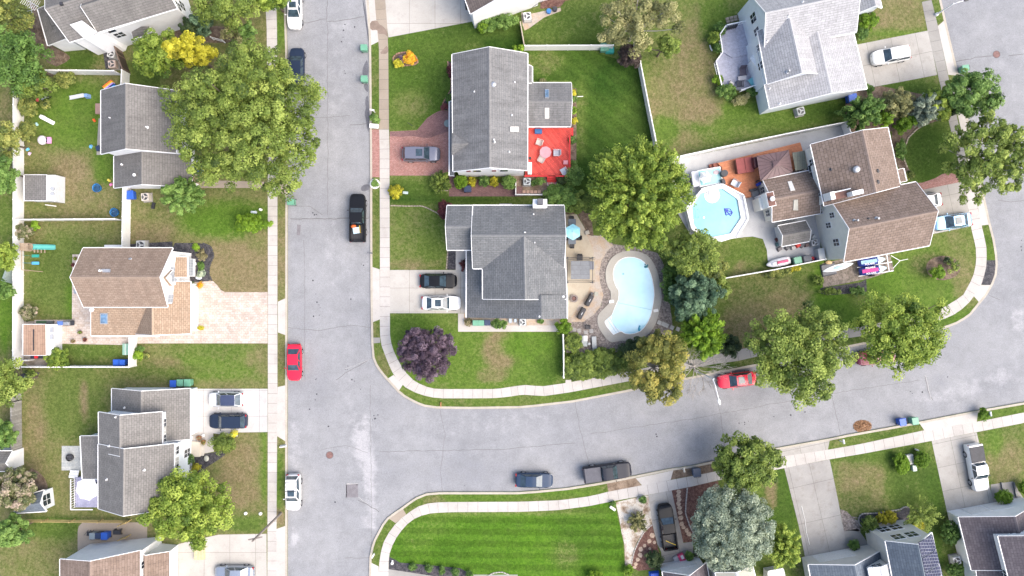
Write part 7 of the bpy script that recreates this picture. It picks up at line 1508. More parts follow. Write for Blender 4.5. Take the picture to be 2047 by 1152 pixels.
# taupe house
t = thing('fire_pit', 'round dark fire pit on the grey flagstone patio', 'fire pit', W(P1('03', 558, 214), G + .02)); m = MB(); m.lathe((0, 0, 0), [(.42, 0), (.45, .32), (.38, .34), (.34, .1), (.01, .08)], 18); m.build('bowl', DKM, t); m = MB(); [m.tube([(-.35, y, .35), (.35, y, .35)], .012, 4) for y in (-.2, 0, .2)]; m.build('grate', METAL, t)
t = thing('raised_deck', 'small white railed deck under the scalloped white umbrella', 'deck', W(P1('03', 690, 480), G))
LV = planks('lavender_boards', (.30, .30, .42), (.35, .35, .47), .14, R(90)); DCK = planks('tan_boards', (.3, .22, .17), (.34, .26, .2), .14)
m = MB(); m.box((.2, 0, 0), (2.7, 3.7, .6)); m.build('platform', LV, t)
m = MB(); m.box((-1.15, 0, 1.45), (.1, 3.7, .07)); m.box((0.2, -1.85, 1.45), (2.7, .1, .07)); m.box((-1.15, 0, .75), (.06, 3.7, .05)); [m.box((-1.15, -1.8 + i * .3, .6), (.05, .05, .9)) for i in range(13)]; m.build('railing', TRIM, t)
m = MB(); [m.box((-1.5 + .0, 1.9 + i * .0 + .28 * i, .12 * (3 - i)), (1.1, .3, .1)) for i in range(3)]; m.build('step', TRIM, t)
umbrella('white scalloped umbrella on the railed deck behind the taupe roof', P1('03', 678, 468), 1.45, POLY((.74, .74, .72)), 8, 2.5, 10, .05, G + .6)
boxy('deck_box', 'navy cushioned bench below the white scalloped umbrella', 'bench', P1('03', 735, 555), (1.4, .5, .45), BNVY, 0, G); boxy('planter_shelf', 'tan wooden platform below the navy bench', 'platform', P1('03', 705, 568), (2.0, .8, .15), DCK)
t = thing('garden_bench', 'cream front step with a reddish slatted bench beside the dark windows', 'bench', W(P1('13', 150, 155), .4)); t.location.z = G
m = MB(); m.box((0, 0, .36), (.45, .95, .07)); m.build('seat', POLY((.35, .14, .1)), t); m = MB(); m.box((-.26, 0, .4), (.06, .95, .45)); m.build('backrest', POLY((.35, .14, .1)), t)
for y in (-.42, .42): m = MB(); m.box((0, y, 0), (.4, .06, .36)); m.build('leg', POLY((.3, .12, .09)), t)
boxy('front_step', 'cream stone steps at the entrance of the taupe roofed house', 'steps', P1('13', 195, 150), (1.3, 1.9, .35), POLY((.5, .45, .38)), 0, parts=(('lower_step', (.85, 0, 0), (.4, 1.7, .18), POLY((.48, .44, .38))),))
pot('wheel shaped planter with plants beside the bright white driveway', P1('13', 228, 62), 'dryg', .3, seed=8); pot('mixed flower pot by the corner of the bright white driveway', P1('13', 262, 95), 'mixed', .3, seed=9)
m = MB(); m.ball((0, 0, .12), (.32, .38, .2), 10, 6); o = m.build('garden_rock', POLY((.4, .4, .34))); o.location = W(P1('13', 290, 222), G); tag(o, 'pale boulder on the black mulch by the taupe house', 'rock')
m = MB(); m.ball((0, 0, .12), (.2, .2, .2), 10, 6); o = m.build('garden_ornament', VIN); o.location = W(P1('13', 265, 40), G); tag(o, 'white gazing ball beside the wheel shaped planter', 'ornament')
boxy('sandwich_sign', 'white triangular yard sign on the verge below the white apron', 'sign', P1('13', 886, 132), (.8, .35, .5), VIN, 8, top=(1, .2))
for p, lab in ((P1('13', 715, 657), 'round white utility cap on the lawn above the bottom left driveway'), (P1('13', 598, 655), 'pale square utility cap left of the round white one')):
    m = MB(); m.cyl((0, 0, 0), .2, .16, 14); m.ball((0, 0, .16), (.2, .2, .08), 12, 5); o = m.build('yard_marker', VIN); o.location = W(p, G); tag(o, lab, 'utility cap')
t = thing('utility_pole', 'tall wooden utility pole leaning in view across the sidewalk at the lower left', 'utility pole', W(P1('13', 875, 655), G))
m = MB(); m.cyl((0, 0, 0), .15, 9.5, 12, .11); m.build('pole', pm('pole_wood', (.2, .17, .15), .2), t); m = MB(); m.box((0, 0, 8.6), (1.6, .12, .12), .2); m.build('crossarm', pm('pole_wood', (.2, .17, .15)), t)
boxy('timber_stack', 'pile of pale yellow timber boards at the end of the bottom left driveway', 'timber', P1('13', 230, 962), (1.25, 1.9, .4), planks('fresh_timber', (.5, .4, .24), (.56, .46, .28), .18, R(90)))
# bottom left patio clutter
t = thing('push_mower', 'dark frame trolley standing by the bottom left patio corner', 'trolley', W(P1('03', 700, 820), .6)); t.location.z = G
m = MB(); m.box((0, 0, .3), (.6, .5, .1)); m.build('tray', DKM, t); [(lambda o: setattr(o, 'parent', t))(MB().tube([(x, -.3, 0), (x, 0, .9), (x, .35, 0)], .03).build('frame_hoop', DKM)) for x in (-.35, 0, .35)]
t = thing('wagon', 'black wheeled cart right of the blue bin at the bottom left', 'cart', W(P1('03', 925, 805), .5)); t.location.z = G
m = MB(); m.box((0, 0, .25), (.9, .5, .3)); m.build('tray', DKM, t); 
for x in (-.35, .35):
    for y in (-.3, .3): m = MB(); m.cyl((0, 0, -.03), .16, .06, 12); o = m.build('wheel', BLK, t); o.location = (x, y, .16); o.rotation_euler = (R(90), 0, 0)
for u, v, lab in ((1000, 722, 'yellow slatted gate at the right end of the split rail fence'), (1000, 835, 'yellow slatted gate near the wall of the bottom left house')):
    t = thing('wood_gate', lab, 'gate', W(P1('03', u, v), G), R(20)); m = MB(); [m.box((0, 0, .2 + .25 * i), (1.1, .05, .12)) for i in range(4)]; m.build('slats', pm('yellow_wood', (.42, .31, .13)), t)
    for x in (-.5, .5): m = MB(); m.box((x, 0, 0), (.1, .1, 1.25)); m.build('post', pm('yellow_wood', (.42, .31, .13)), t)
boxy('trellis', 'grey green netting frame outside the long fence at the left edge', 'netting', (12, 547), (1.4, 2.2, .9), POLY((.3, .36, .32)), -20, top=(.2, .9))
# ---- long grey house: mailbox, planters, deck
def mailbox(label, p, deg, mat=None, dz=0):
    t = thing('mailbox', label, 'mailbox', W(p, 1.0), R(deg)); t.location.z = G
    m = MB(); m.box((0, 0, 0), (.1, .1, 1.0)); m.build('post', mat or VIN, t); m = MB(); m.box((.12, 0, 1.0), (.55, .2, .16)); m.tube([(-.15, 0, 1.16), (.39, 0, 1.16)], .1, 10); m.build('box', mat or VIN, t); return t
mailbox('white mailbox above the white ringed planter by the street', P1('20', 255, 850), 170); mailbox('dark grey mailbox at the verge below the black street pickup', P1('21', 235, 830), 175, POLY((.15, .15, .16)))
mailbox('white mailbox on the verge at the bottom left of the striped lawn', P1('23', 258, 993), 60); mailbox('white mailbox on the small green verge south of the street', P1('43', 1282, 95), 100); mailbox('white mailbox beside the flowered shrub near the two street bins', P1('52', 1105, 955), 100); mailbox('pale mailbox with a drum by the kerb left of the dark bin', P1('43', 28, 318), 100, POLY((.45, .42, .36)))
def ring(label, p, r, mat, h=.25, fill=None, w=.12):
    t = thing('round_planter', label, 'planter', W(p, G + h)); t.location.z = G
    m = MB(); m.lathe((0, 0, 0), [(r, 0), (r, h), (r - w, h), (r - w, .02)], 24); m.build('rim', mat, t); m = MB(); m.cyl((0, 0, 0), r - w, h * .6, 20); m.build('soil', fill or MULCH_N, t); return t
ring('white round planter ring beside the street at the end of the brick apron', P1('21', 265, 298), .62, VIN, w=.22)
t = thing('garden_edging', 'white curved planter wall below the green bush by the mailbox', 'planter', W(P1('20', 262, 965), G)); m = MB(); m.box((0, -.1, 0), (1.15, .55, .35), R(-5)); m.build('wall', VIN, t, bevel=.05)
t = thing('wrought_iron_table', 'dark round table with chair beside the brick driveway wall', 'table', W(P1('20', 825, 950), .6)); t.location.z = G; m = MB(); m.lathe((0, 0, .6), [(.01, 0), (.45, 0), (.45, .03), (.01, .03)], 18); m.build('table_top', POLY((.15, .2, .2)), t); m = MB(); m.cyl((0, 0, 0), .05, .6, 8); m.box((0, 0, 0), (.5, .5, .03)); m.build('pedestal', DKM, t)
boxy('brick_planter', 'wooden square frame around the feathery juniper', 'planter', P1('21', 783, 350), (1.5, .12, .25), EDG)
boxy('stepping_plate', 'pale splash block on the small lawn beside the wreath like bush', 'stone', P1('21', 500, 366), (.7, .35, .12), POLY((.4, .48, .48)), -5, top=(.8, .8)); m = MB(); m.tube([(-.3, .2, .1), (.3, -.2, .1)], .03); o = m.build('lawn_sprinkler', BLK); o.location = W(P1('20', 537, 955), G); tag(o, 'small dark sprinkler lying on the grass above the brick driveway', 'sprinkler')
boxy('utility_box', 'flat pale slab on the grass beneath the top edge of the slate roof', 'slab', P1('21', 1270, 458), (1.6, .25, .1), POLY((.35, .33, .33)))
# red deck
DZ = G + .55
t = thing('red_deck', 'bright red painted deck with steps behind the long grey roof', 'deck', W((1095, 305), G)); o3 = t.location
RED = planks('red_deck_boards', (.50, .045, .035), (.68, .085, .06), .15, R(52)); REDT = pm('red_paint', (.50, .03, .03), .12)
m = MB(); m.prism([W2(p, DZ) for p in PX(1050, 256, 1145, 256, 1145, 270, 1139, 272, 1139, 351, 1050, 351)], G, DZ); m.build('platform', RED, t, o3)
def bars(lines, z, w, h, mat, name, root):
    m = MB()
    for a, b_ in lines:
        A = Vector(W2(a, z + h)); B = Vector(W2(b_, z + h)); d = B - A; c = (A + B) / 2; m.box((c.x, c.y, z), (d.length + w, w, h), math.atan2(d.y, d.x))
    return m.build(name, mat, root, root.location)
bars([((1139, 272), (1139, 351)), ((1144.5, 257), (1144.5, 270))], DZ + .55, .18, .08, REDT, 'railing', t); bars([((1050, 352), (1094, 352)), ((1112, 352), (1138, 352))], DZ + .5, .2, .08, REDT, 'railing', t)
for i, (yy, z) in enumerate(((354.5, DZ - .02), (358.5, DZ - .17), (362, DZ - .3))): m = MB(); c = W((1103, yy), z); m.box((c.x, c.y, G), (1.15, .28, z - G - .05)); m.build('step', REDT, t, o3)
boxy('door_mat', 'pair of pink paving slabs in a pale frame below the red steps', 'paving', P1('31', 319, 296), (1.15, .55, .06), POLY((.5, .48, .45)), 0, parts=(('slab', (-.27, 0, .06), (.45, .42, .02), POLY((.45, .17, .17))), ('slab', (.27, 0, .06), (.45, .42, .02), POLY((.45, .17, .17)))))
chair('cream cushioned chair on the red deck, upper one', P1('30', 219, 1098), 160, POLY((.5, .42, .38)), POLY((.45, .4, .38)), .75, DZ); chair('cream cushioned lounge chair left of the glass table on the red deck', P1('31', 240, 112), 60, POLY((.5, .42, .38)), POLY((.45, .4, .38)), .8, DZ); chair('grey cushioned chair right of the glass table on the red deck', P1('31', 352, 66), 180, POLY((.38, .38, .42)), POLY((.5, .48, .5)), .8, DZ); chair('grey cushioned chair in the lower right corner of the red deck', P1('31', 410, 203), 120, POLY((.38, .4, .45)), POLY((.5, .48, .5)), .8, DZ)
table('round frosted pink glass table at the middle of the red deck', P1('31', 270, 57), .74, POLY((.52, .27, .30)), DZ, 9, .7, METAL); table('small square pink side table at the right of the red deck', P1('31', 425, 134), .3, POLY((.55, .22, .25)), DZ, 4, .4, REDT, rect=(.55, .5))
boxy('cushion_box', 'blue cushion bench under the sunroom eave on the red deck', 'bench', P1('30', 216, 1008), (.9, .6, .45), POLY((.03, .12, .3)), 0, DZ); boxy('deck_planter', 'long white box against the house wall on the red deck', 'box', P1('31', 150, 180), (.5, 1.5, .5), VIN, 0, DZ); boxy('small_grill', 'tiny dark object near the wall on the red deck', 'grill', P1('31', 152, 100), (.28, .3, .4), DKM, 0, DZ)
t = thing('garden_pipe', 'short white pipe sticking out over the back lawn from the sunroom bed', 'pipe', W(P1('30', 510, 752), G)); m = MB(); m.tube([(0, 0, .0), (0, 0, .5), (.75, .05, .5)], .045, 8); m.build('tube', VIN, t)
boxy('stone_tiles', 'row of small reddish stone tiles inside the low white fence', 'paving', P1('31', 165, 360), (2.4, .4, .05), MULCH_N, 0, parts=[('tile', (-.95 + .48 * i, 0, .05), (.38, .36, .03), POLY((.42, .26, .19))) for i in range(5)])
for p, c, lab in ((P1('30', 295, 93), (.04, .18, .45), 'blue hose reel on the gravel by the top centre house'), (P1('30', 342, 77), (.04, .04, .05), 'black round tub on the gravel by the top centre house')):
    m = MB(); m.cyl((0, 0, 0), .3, .4, 16); m.cyl((0, 0, .4), .2, .06, 12); o = m.build('hose_reel' if c[2] > .1 else 'tub', POLY(c)); o.location = W(p, G); tag(o, lab, 'hose reel' if c[2] > .1 else 'tub')
m = MB(); m.tube([(0, 0, 1.8), (.5, .35, 1.9), (1.3, .75, 1.9)], .03); o = m.build('awning_bar', DKM); o.location = W(P1('30', 165, 105), .1); tag(o, 'thin dark pole angled over the gravel at the top centre house', 'pole')
# ---- slate house patio
PZ = G + .012
umbrella('six sided light blue umbrella over the dining table at the slate roof patio', P1('31', 482, 667), 1.0, POLY((.28, .60, .72)), 6, 2.3, 30, 0, PZ)
table('dark rectangular dining table beneath the light blue umbrella', P1('31', 474, 665), .6, POLY((.1, .12, .15)), PZ, 4, .72, None, 90, (3.1, .95))
for k, (u, v, a) in enumerate(((468, 575, -90), (470, 772, 90), (430, 715, 0), (520, 715, 180))): chair(['black chair at the top end of the dining table', 'black chair at the bottom end of the dining table', 'black chair on the left of the light blue umbrella', 'black chair on the lower right of the light blue umbrella'][k], P1('31', u, v), a, DKM, None, .6, PZ)
t = thing('gazebo', 'thin framed pergola with a grey slatted sofa top beside the slate roof', 'gazebo', W(P1('31', 538, 960), 2.0)); t.location.z = PZ
m = MB()
for y in (1.48, -1.48): m.tube([(-1.75, y, 2.2), (1.75, y, 2.2)], .03)
for x in (-1.6, 1.45): m.tube([(x, -1.65, 2.2), (x, 1.6, 2.2)], .03)
m.tube([(-1.6, 1.3, 2.2), (1.7, 1.3, 2.2)], .02); m.tube([(-1.6, -1.3, 2.2), (1.7, -1.3, 2.2)], .02); m.build('top_frame', DKM, t)
for x in (-1.6, 1.45):
    for y in (-1.48, 1.48): m = MB(); m.box((x, y, 0), (.09, .09, 2.25)); m.box((x, y, 2.2), (.2, .2, .06)); m.build('post', DKM, t)
SLT = planks('grey_slats', (.14, .15, .165), (.155, .165, .18), .56); m = MB(); m.box((-.02, 0, 2.0), (2.3, 2.25, .1)); m.build('canopy_panel', SLT, t)
chair('black barrel chair above the grey slatted pergola panel', P1('31', 530, 868), -90, DKM, None, .7, PZ); boxy('bar_cabinet', 'narrow grey cabinet at the right side of the grey slatted pergola', 'cabinet', P1('31', 626, 925), (.5, 1.0, .9), POLY((.13, .14, .17)), 0, PZ)
t = thing('fire_pit', 'round brown fire pit on the tan patio by the slate roof', 'fire pit', W(P1('32', 488, 65), PZ)); m = MB(); m.lathe((0, 0, 0), [(.5, 0), (.5, .35), (.3, .36), (.27, .1), (.01, .08)], 20); m.build('bowl', POLY((.15, .12, .11)), t); m = MB(); m.cyl((0, 0, .1), .24, .1, 14); m.build('embers', POLY((.12, .05, .04)), t)
for u, v, a, lab in ((608, 80, 62, 'long black covered lounger, upper one by the fire pit'), (548, 180, 62, 'long black covered lounger, lower one by the fire pit')):
    t = thing('covered_grill', lab, 'lounger', W(P1('32', u, v), PZ + .4), R(a)); t.location.z = PZ; m = MB(); m.box((0, 0, 0), (1.55, .7, .75), 0, (.9, .7)); m.build('cover', POLY((.02, .02, .025)), t, bevel=.08); m = MB(); m.box((0, 0, .75), (.35, .08, .04)); m.build('handle', METAL, t)
m = MB(); m.cyl((0, 0, 0), .2, .4, 14); o = m.build('garden_pot', POLY((.05, .05, .055))); o.location = W(P1('32', 625, 28), PZ); tag(o, 'dark pot above the upper black lounger', 'pot')
boxy('stone_block', 'pale stone slab beside the dark pot by the pool rocks', 'stone', P1('32', 660, 30), (.5, .5, .12), POLY((.3, .3, .25)))
# kidney pool
coping = Q('31', 730, 985, 738, 940, 755, 900, 780, 865, 815, 838, 855, 820, 900, 812, 950, 812, 1000, 822, 1045, 842, 1080, 875, 1105, 915, 1125, 960, 1140, 1010, 1152, 1080, 1163, 1150) + Q('32', 1166, 40, 1160, 90, 1150, 140, 1138, 190, 1122, 245, 1100, 290, 1065, 335, 1025, 365, 980, 385, 940, 393, 900, 395, 850, 389, 815, 397, 790, 402, 765, 397, 740, 378, 712, 340, 690, 310, 675, 275, 667, 235, 672, 200, 690, 170, 720, 140, 750, 112, 768, 80, 773, 40, 768, 0) + Q('31', 752, 1100, 735, 1045)
water = Q('31', 788, 990, 793, 950, 808, 915, 835, 885, 870, 866, 910, 858, 955, 862, 1000, 876, 1035, 902, 1060, 940, 1080, 985, 1095, 1040, 1104, 1095, 1108, 1150) + Q('32', 1108, 40, 1102, 90, 1092, 150, 1080, 200, 1060, 245, 1030, 290, 1000, 318, 960, 335, 920, 340, 880, 337, 850, 318, 790, 345, 762, 310, 735, 275, 722, 240, 780, 192, 795, 150, 812, 110, 828, 75, 834, 35, 832, 0) + Q('31', 815, 1095, 795, 1045)
t = thing('kidney_pool', 'kidney shaped pale blue swimming pool with white corner steps', 'swimming pool', W((1262, 590), G)); o3 = t.location
def annulus(outer, inner, z0, z1, n=96):
    A = resample([(*W2(p, z1), 0) for p in outer + outer[:1]], n)[:-1]; B_ = resample([(*W2(p, z1), 0) for p in inner + inner[:1]], n)[:-1]
    sh0 = min(range(n), key=lambda k: (A[0] - B_[k]).length); B_ = B_[sh0:] + B_[:sh0]; m = MB()
    vs = [(p.x, p.y, z1) for p in A] + [(p.x, p.y, z1) for p in B_] + [(p.x, p.y, z0) for p in A] + [(p.x, p.y, z0) for p in B_]
    m.add(vs, [(i, (i + 1) % n, n + (i + 1) % n, n + i) for i in range(n)] + [(i, 2 * n + i, 2 * n + (i + 1) % n, (i + 1) % n) for i in range(n)] + [(n + i, n + (i + 1) % n, 3 * n + (i + 1) % n, 3 * n + i) for i in range(n)]); return m
annulus(coping, water, G, G + .10).build('coping', concretem('pool_deck', (.33, .31, .27), (.38, .36, .32)), t, o3)
def waterm(name, c1, c2):
    m, nt, b = newmat(name); v = coord(nt); c = ramp(nt, noise(nt, v, .25, 2), (.3, c1), (.7, c2)); vo = N(nt, 'ShaderNodeTexVoronoi', feature='SMOOTH_F1'); vo.inputs['Scale'].default_value = 2.2; nt.links.new(v, vo.inputs['Vector'])
    c = mixc(nt, 1.0, c, ramp(nt, vo.outputs['Distance'], (.1, .975), (.6, 1.02)), 'MULTIPLY'); nt.links.new(c, b.inputs['Base Color']); b.inputs['Roughness'].default_value = .12; bump(nt, b, noise(nt, v, 3, 3), .15, .02); return m
m = MB(); m.prism([W2(p, G + .03) for p in water], G - .1, G + .03); m.build('water', waterm('pool_water', (.30, .57, .71), (.40, .67, .77)), t, o3)
annulus(water, [((p[0] - 1262) * .975 + 1262, (p[1] - 590) * .985 + 590) for p in water], G, G + .07).build('waterline', TRIM, t, o3)
m = MB(); m.prism([W2(p, G + .05) for p in Q('32', 724, 240, 780, 196, 778, 225, 800, 275, 850, 318, 790, 343, 760, 308)], G, G + .05); m.build('corner_steps', POLY((.62, .70, .72)), t, o3)
m = MB(); 
for a, b_ in ((P1('32', 745, 225), P1('32', 815, 330)), (P1('32', 762, 212), P1('32', 832, 322))): A = W(a, G + .06); B_ = W(b_, G + .06); m.tube([A, B_], .03, 5)
m.build('step_edge', POLY((.3, .5, .62)), t, o3)
m = MB(); A = W(P1('32', 828, 98), G + .06); B_ = W(P1('32', 1085, 152), G + .06); m.tube([A, (A + B_) / 2 - Vector((0, 0, .02)), B_], .022, 5); m.build('safety_rope', POLY((.15, .35, .42)), t, o3)
for u, v, lab in ((777, 88, 'white skimmer lid on the left side of the kidney pool deck'), (1118, 158, 'white skimmer lid on the right side of the kidney pool deck')):
    boxy('skimmer_lid', lab, 'pool fitting', P1('32', u, v), (.6, .35, .1), VIN, 10, G + .1)
m = MB(); m.ball((0, 0, 0), (.25, .18, .1), 10, 5); m.ball((.2, .2, 0), .12, 8, 4); m.ball((-.1, .3, .02), .1, 8, 4); o = m.build('pool_cleaner', POLY((.02, .16, .2))); o.location = W(P1('31', 1042, 935), G + .06); tag(o, 'dark teal float near the upper right edge of the kidney pool', 'pool float')
m = MB(); m.ball((0, 0, 0), (.16, .3, .12), 10, 5); m.ball((.05, .35, .05), .12, 8, 4); o = m.build('pool_robot', POLY((.01, .28, .45))); o.location = W(P1('32', 990, 300), G + .06); tag(o, 'blue pool cleaner near the lower edge of the kidney pool', 'pool cleaner')
m = MB(); m.cyl((0, 0, 0), .14, .02, 14); o = m.build('pool_drain', POLY((.15, .32, .4))); o.location = W(P1('31', 867, 990), G + .035); tag(o, 'round grey drain near the top left of the kidney pool', 'drain')
for i, (u, v) in enumerate(((1145, 250), (1177, 262), (1200, 272), (1242, 288), (1287, 300))):
    boxy('stepping_stone', 'pale square stepping stone in the row right of the kidney pool', 'stepping stone', P1('32', u, v), (.5, .5, .06), POLY((.38, .38, .36)), -25)['group'] = 'square stepping stones right of the kidney pool'
for i, (u, v) in enumerate(((490, 305), (528, 312), (580, 325), (622, 315))):
    boxy('stepping_stone', 'grey square stepping stone in the row left of the kidney pool', 'stepping stone', P1('32', u, v), (.5, .5, .06), POLY((.27, .26, .25)), 8)['group'] = 'square stepping stones left of the kidney pool'
boxy('pool_equipment', 'light grey sofa with a white cushion on the pool rocks', 'sofa', P1('32', 570, 392), (.7, 1.35, .4), POLY((.3, .33, .33)), 0, parts=(('cushion', (.1, .35, .4), (.5, .65, .12), VIN),))
t = thing('sun_lounger', 'pale grey sun lounger right of the sofa on the pool rocks', 'lounger', W(P1('32', 643, 390), .3), R(93)); t.location.z = G
m = MB(); m.box((.0, 0, .28), (1.1, .55, .08)); m.build('seat', POLY((.36, .38, .38)), t); m = MB(); m.box((-.88, 0, .34), (.7, .55, .08)); m.build('backrest', POLY((.36, .38, .38)), t); [(lambda o: None)(MB().box((x, y, 0), (.06, .06, .28)).build('leg', METAL, t)) for x in (-.8, .5) for y in (-.22, .22)]
chair('small dark chair above the grey sofa on the pool rocks', P1('32', 595, 285), -90, DKM, None, .5); m = MB(); m.cyl((0, 0, 0), .16, .45, 12); o = m.build('side_table', POLY((.4, .42, .42))); o.location = W(P1('32', 602, 412), G); tag(o, 'tiny round side table between sofa and sun lounger', 'table')
boxy('utility_box', 'pale panel box lying against the wall in the bin row', 'utility box', P1('22', 1305, 235), (.35, .5, .5), POLY((.35, .42, .5))); boxy('utility_box', 'second pale panel box in the sandy strip below the slate roof', 'utility box', P1('22', 1345, 235), (.35, .4, .4), POLY((.38, .44, .5)))
boxy('garden_tray', 'pale garden tray on the mulch right of the tan patio corner', 'tray', P1('31', 590, 672), (.55, .5, .2), POLY((.35, .32, .27)), 20)
# lamp posts
def lamp(label, p, deg, arm, h=8.0, head=None):
    t = thing('street_lamp', label, 'street lamp', W(p, G), R(deg)); m = MB(); m.cyl((0, 0, 0), .11, h, 12, .06); m.lathe((0, 0, 0), [(.2, 0), (.2, .3), (.12, .4)], 12); m.build('pole', TRIM, t)
    m = MB(); m.tube([(0, 0, h - .6), (arm * .3, 0, h - .1), (arm, 0, h)], .045, 8); m.build('arm', TRIM, t); m = MB(); m.ball((arm + .25, 0, h), (.4, .17, .1), 12, 6); m.build('lamp_head', head or TRIM, t, smooth=True)
lamp('white street lamp with its arm reaching over the road beside the red coupe', (1392, 742), -77, 2.4, 7.5); lamp('pale street lamp reaching over the road at the upper right corner', (1871, 30), 15, 1.3, 3.5, DKM)
# driveway small stuff, utility cover
m = MB(); m.cyl((0, 0, 0), .17, .2, 14); m.ball((0, .25, 0), .13, 8, 5); o = m.build('yard_marker', VIN); o.location = W(P1('23', 412, 1048), G); tag(o, 'pair of small white markers in the black mulch corner', 'marker')
boxy('lawn_sign', 'small orange stake by the kerb on the lower curve', 'stake', P1('22', 772, 880), (.08, .6, .3), POLY((.5, .22, .1)))
boxy('white_drum', 'white pipe section at the corner of the white stone bed', 'pipe', P1('33', 808, 618), (.8, .3, .3), VIN, -35)
boxy('package', 'red and white toy box on the stained driveway end', 'box', P1('33', 1352, 1008), (.75, 1.0, .5), POLY((.55, .05, .15)), 25, parts=(('label_panel', (.1, .1, .5), (.35, .5, .02), VIN),)); boxy('package', 'small grey box left of the red and white toy box', 'box', P1('33', 1308, 1018), (.6, .7, .35), POLY((.4, .4, .42)), 25)
boxy('tarp_cover', 'bright blue tarp heap at the left of the plum roof', 'tarp', P1('33', 1138, 1142), (1.3, .7, .5), POLY((.02, .1, .55)), 5, top=(.7, .6)); boxy('wall_planter', 'white planter corner beside the plum roof', 'planter', P1('33', 1185, 1070), (.6, .4, .5), VIN, 10)
boxy('utility_pad', 'square concrete electric box pad between two clipped green bushes', 'utility box', P1('53', 510, 232), (.85, 1.2, .5), POLY((.4, .4, .38)), 8); boxy('utility_box', 'small pale green box below the concrete electric box', 'utility box', P1('53', 545, 300), (.5, .75, .5), POLY((.38, .47, .43)), 8); boxy('utility_box', 'thin white marker board above the round clipped bush', 'sign', P1('53', 578, 163), (.6, .15, .6), VIN, -30)
t = thing('hand_railing', 'dark grey divider strips between the concrete steps at the lower right', 'steps', W(P1('53', 1285, 470), G)); 
for x in (-.75, .75): m = MB(); m.box((x, 0, 0), (.16, 1.9, .22), R(12)); m.build('curb', POLY((.1, .11, .12)), t)
m = MB(); m.tube([(0, 3.2, .03), (.4, 1.6, .03), (.6, 0, .03), (1.0, -1.6, .03)], .03, 5); o = m.build('garden_hose', VIN); o.location = W(P1('43', 955, 800), G + .01); tag(o, 'thin white hose along the left edge of the stained driveway', 'hose')
t = thing('porch_bench', 'dark bench by the steps of the plum roofed house', 'bench', W(P1('43', 145, 975), .5)); t.location.z = G; m = MB(); m.box((0, 0, .35), (1.0, .45, .08)); m.build('seat', DKM, t); m = MB(); m.box((0, .25, .35), (1.0, .06, .5)); m.build('backrest', DKM, t); [(lambda o: None)(MB().box((x, 0, 0), (.06, .4, .35)).build('leg', DKM, t)) for x in (-.45, .45)]
# leaf pile
rs = np.random.RandomState(4); n = 1600; a = rs.rand(n) * 6.28; r = rs.rand(n) ** .6; pos = np.stack([np.cos(a) * r * 1.15, np.sin(a) * r * .75, (1 - r) * .28 * rs.rand(n) + .02], 1); nr = rs.normal(size=(n, 3)) * .5 + np.array([0, 0, 1]); nr /= np.linalg.norm(nr, axis=1)[:, None]
LM['rust'] = leafm('leaves_rust', [(.2, .1, .05), (.36, .2, .1), (.5, .32, .2)]); t = thing('leaf_pile', 'pile of rust brown leaves in the gutter of the cross street', 'leaf pile', W(P1('52', 130, 1045), 0)); leafmesh('leaves', pos, nr, rs.uniform(.1, .22, n), rs.rand(n), LM['rust'], t, rs)
# ---- lavender deck of the pale house
t = thing('composite_deck', 'pale lavender two level deck with angled corners and white railing', 'deck', W((1475, 110), G)); o3 = t.location
LD = planks('lavender_deck', (.40, .40, .47), (.44, .44, .51), .15, R(-12)); Z2, Z3 = G + .75, G + .5
m = MB(); m.prism([W2(p, Z2) for p in Q('40', 355, 190, 520, 155, 600, 400, 400, 442, 328, 400, 305, 260)], G, Z2); m.build('upper_platform', LD, t, o3)
m = MB(); m.prism([W2(p, Z3) for p in Q('40', 328, 402, 400, 444, 610, 402, 640, 600, 600, 640, 470, 690, 320, 655, 275, 470)], G, Z3); m.build('lower_platform', LD, t, o3)
def rail(name, line, z, h, root):
    m = MB(); cp = [W(p, z + h) for p in line]
    for a, b_ in zip(cp, cp[1:]):
        d = b_ - a; c = (a + b_) / 2; an = math.atan2(d.y, d.x); L = d.length; m.box((c.x, c.y, z + h - .05), (L + .1, .12, .06), an); m.box((c.x, c.y, z + .08), (L, .05, .06), an); n = max(2, int(L / .28))
        for i in range(n + 1): q = a + d * i / n; m.box((q.x, q.y, z), (.045, .045, h))
    return m.build(name, TRIM, root, root.location)
rail('railing', Q('40', 520, 157, 355, 192, 306, 262, 326, 398), Z2, .95, t); rail('railing', Q('40', 326, 402, 275, 470, 318, 650), Z3, .95, t); rail('railing', Q('40', 470, 692, 600, 645, 612, 600), Z3, .95, t)
m = MB(); [m.box((*W2(P1('40', 375 + i * 16, 205 - i * 4), Z2 + .9), Z2), (.12, .3, .8), R(-12)) for i in range(5)]; m.build('shade_slats', DKM, t, o3)
chair('dark brown padded chair on the lavender deck, topmost of four', P1('40', 474, 560), -85, POLY((.09, .075, .1)), POLY((.12, .1, .12)), .95, Z3); table('pale low table with a white item on the lavender deck', P1('40', 475, 600), .4, POLY((.45, .42, .42)), Z3, 4, .5, None, 8, (1.0, .5)); chair('black slatted chair below the pale low table on the lavender deck', P1('40', 447, 652), 95, POLY((.04, .045, .06)), DKM, .8, Z3); chair('light teal chair on the lavender deck', P1('40', 545, 632), 125, POLY((.15, .42, .46)), POLY((.15, .42, .46)), .95, Z3); chair('small white and dark chair at the lower left of the lavender deck', P1('40', 383, 655), 60, POLY((.5, .48, .46)), DKM, .7, Z3)
edging(Q('40', 345, 150, 420, 130, 500, 112), EDG, 'double row of brown stones along the top of the lavender deck', w=.35, step=.5); edging(Q('40', 350, 172, 425, 152, 500, 138), EDG, 'lower row of brown stones against the lavender deck', w=.35, step=.5)
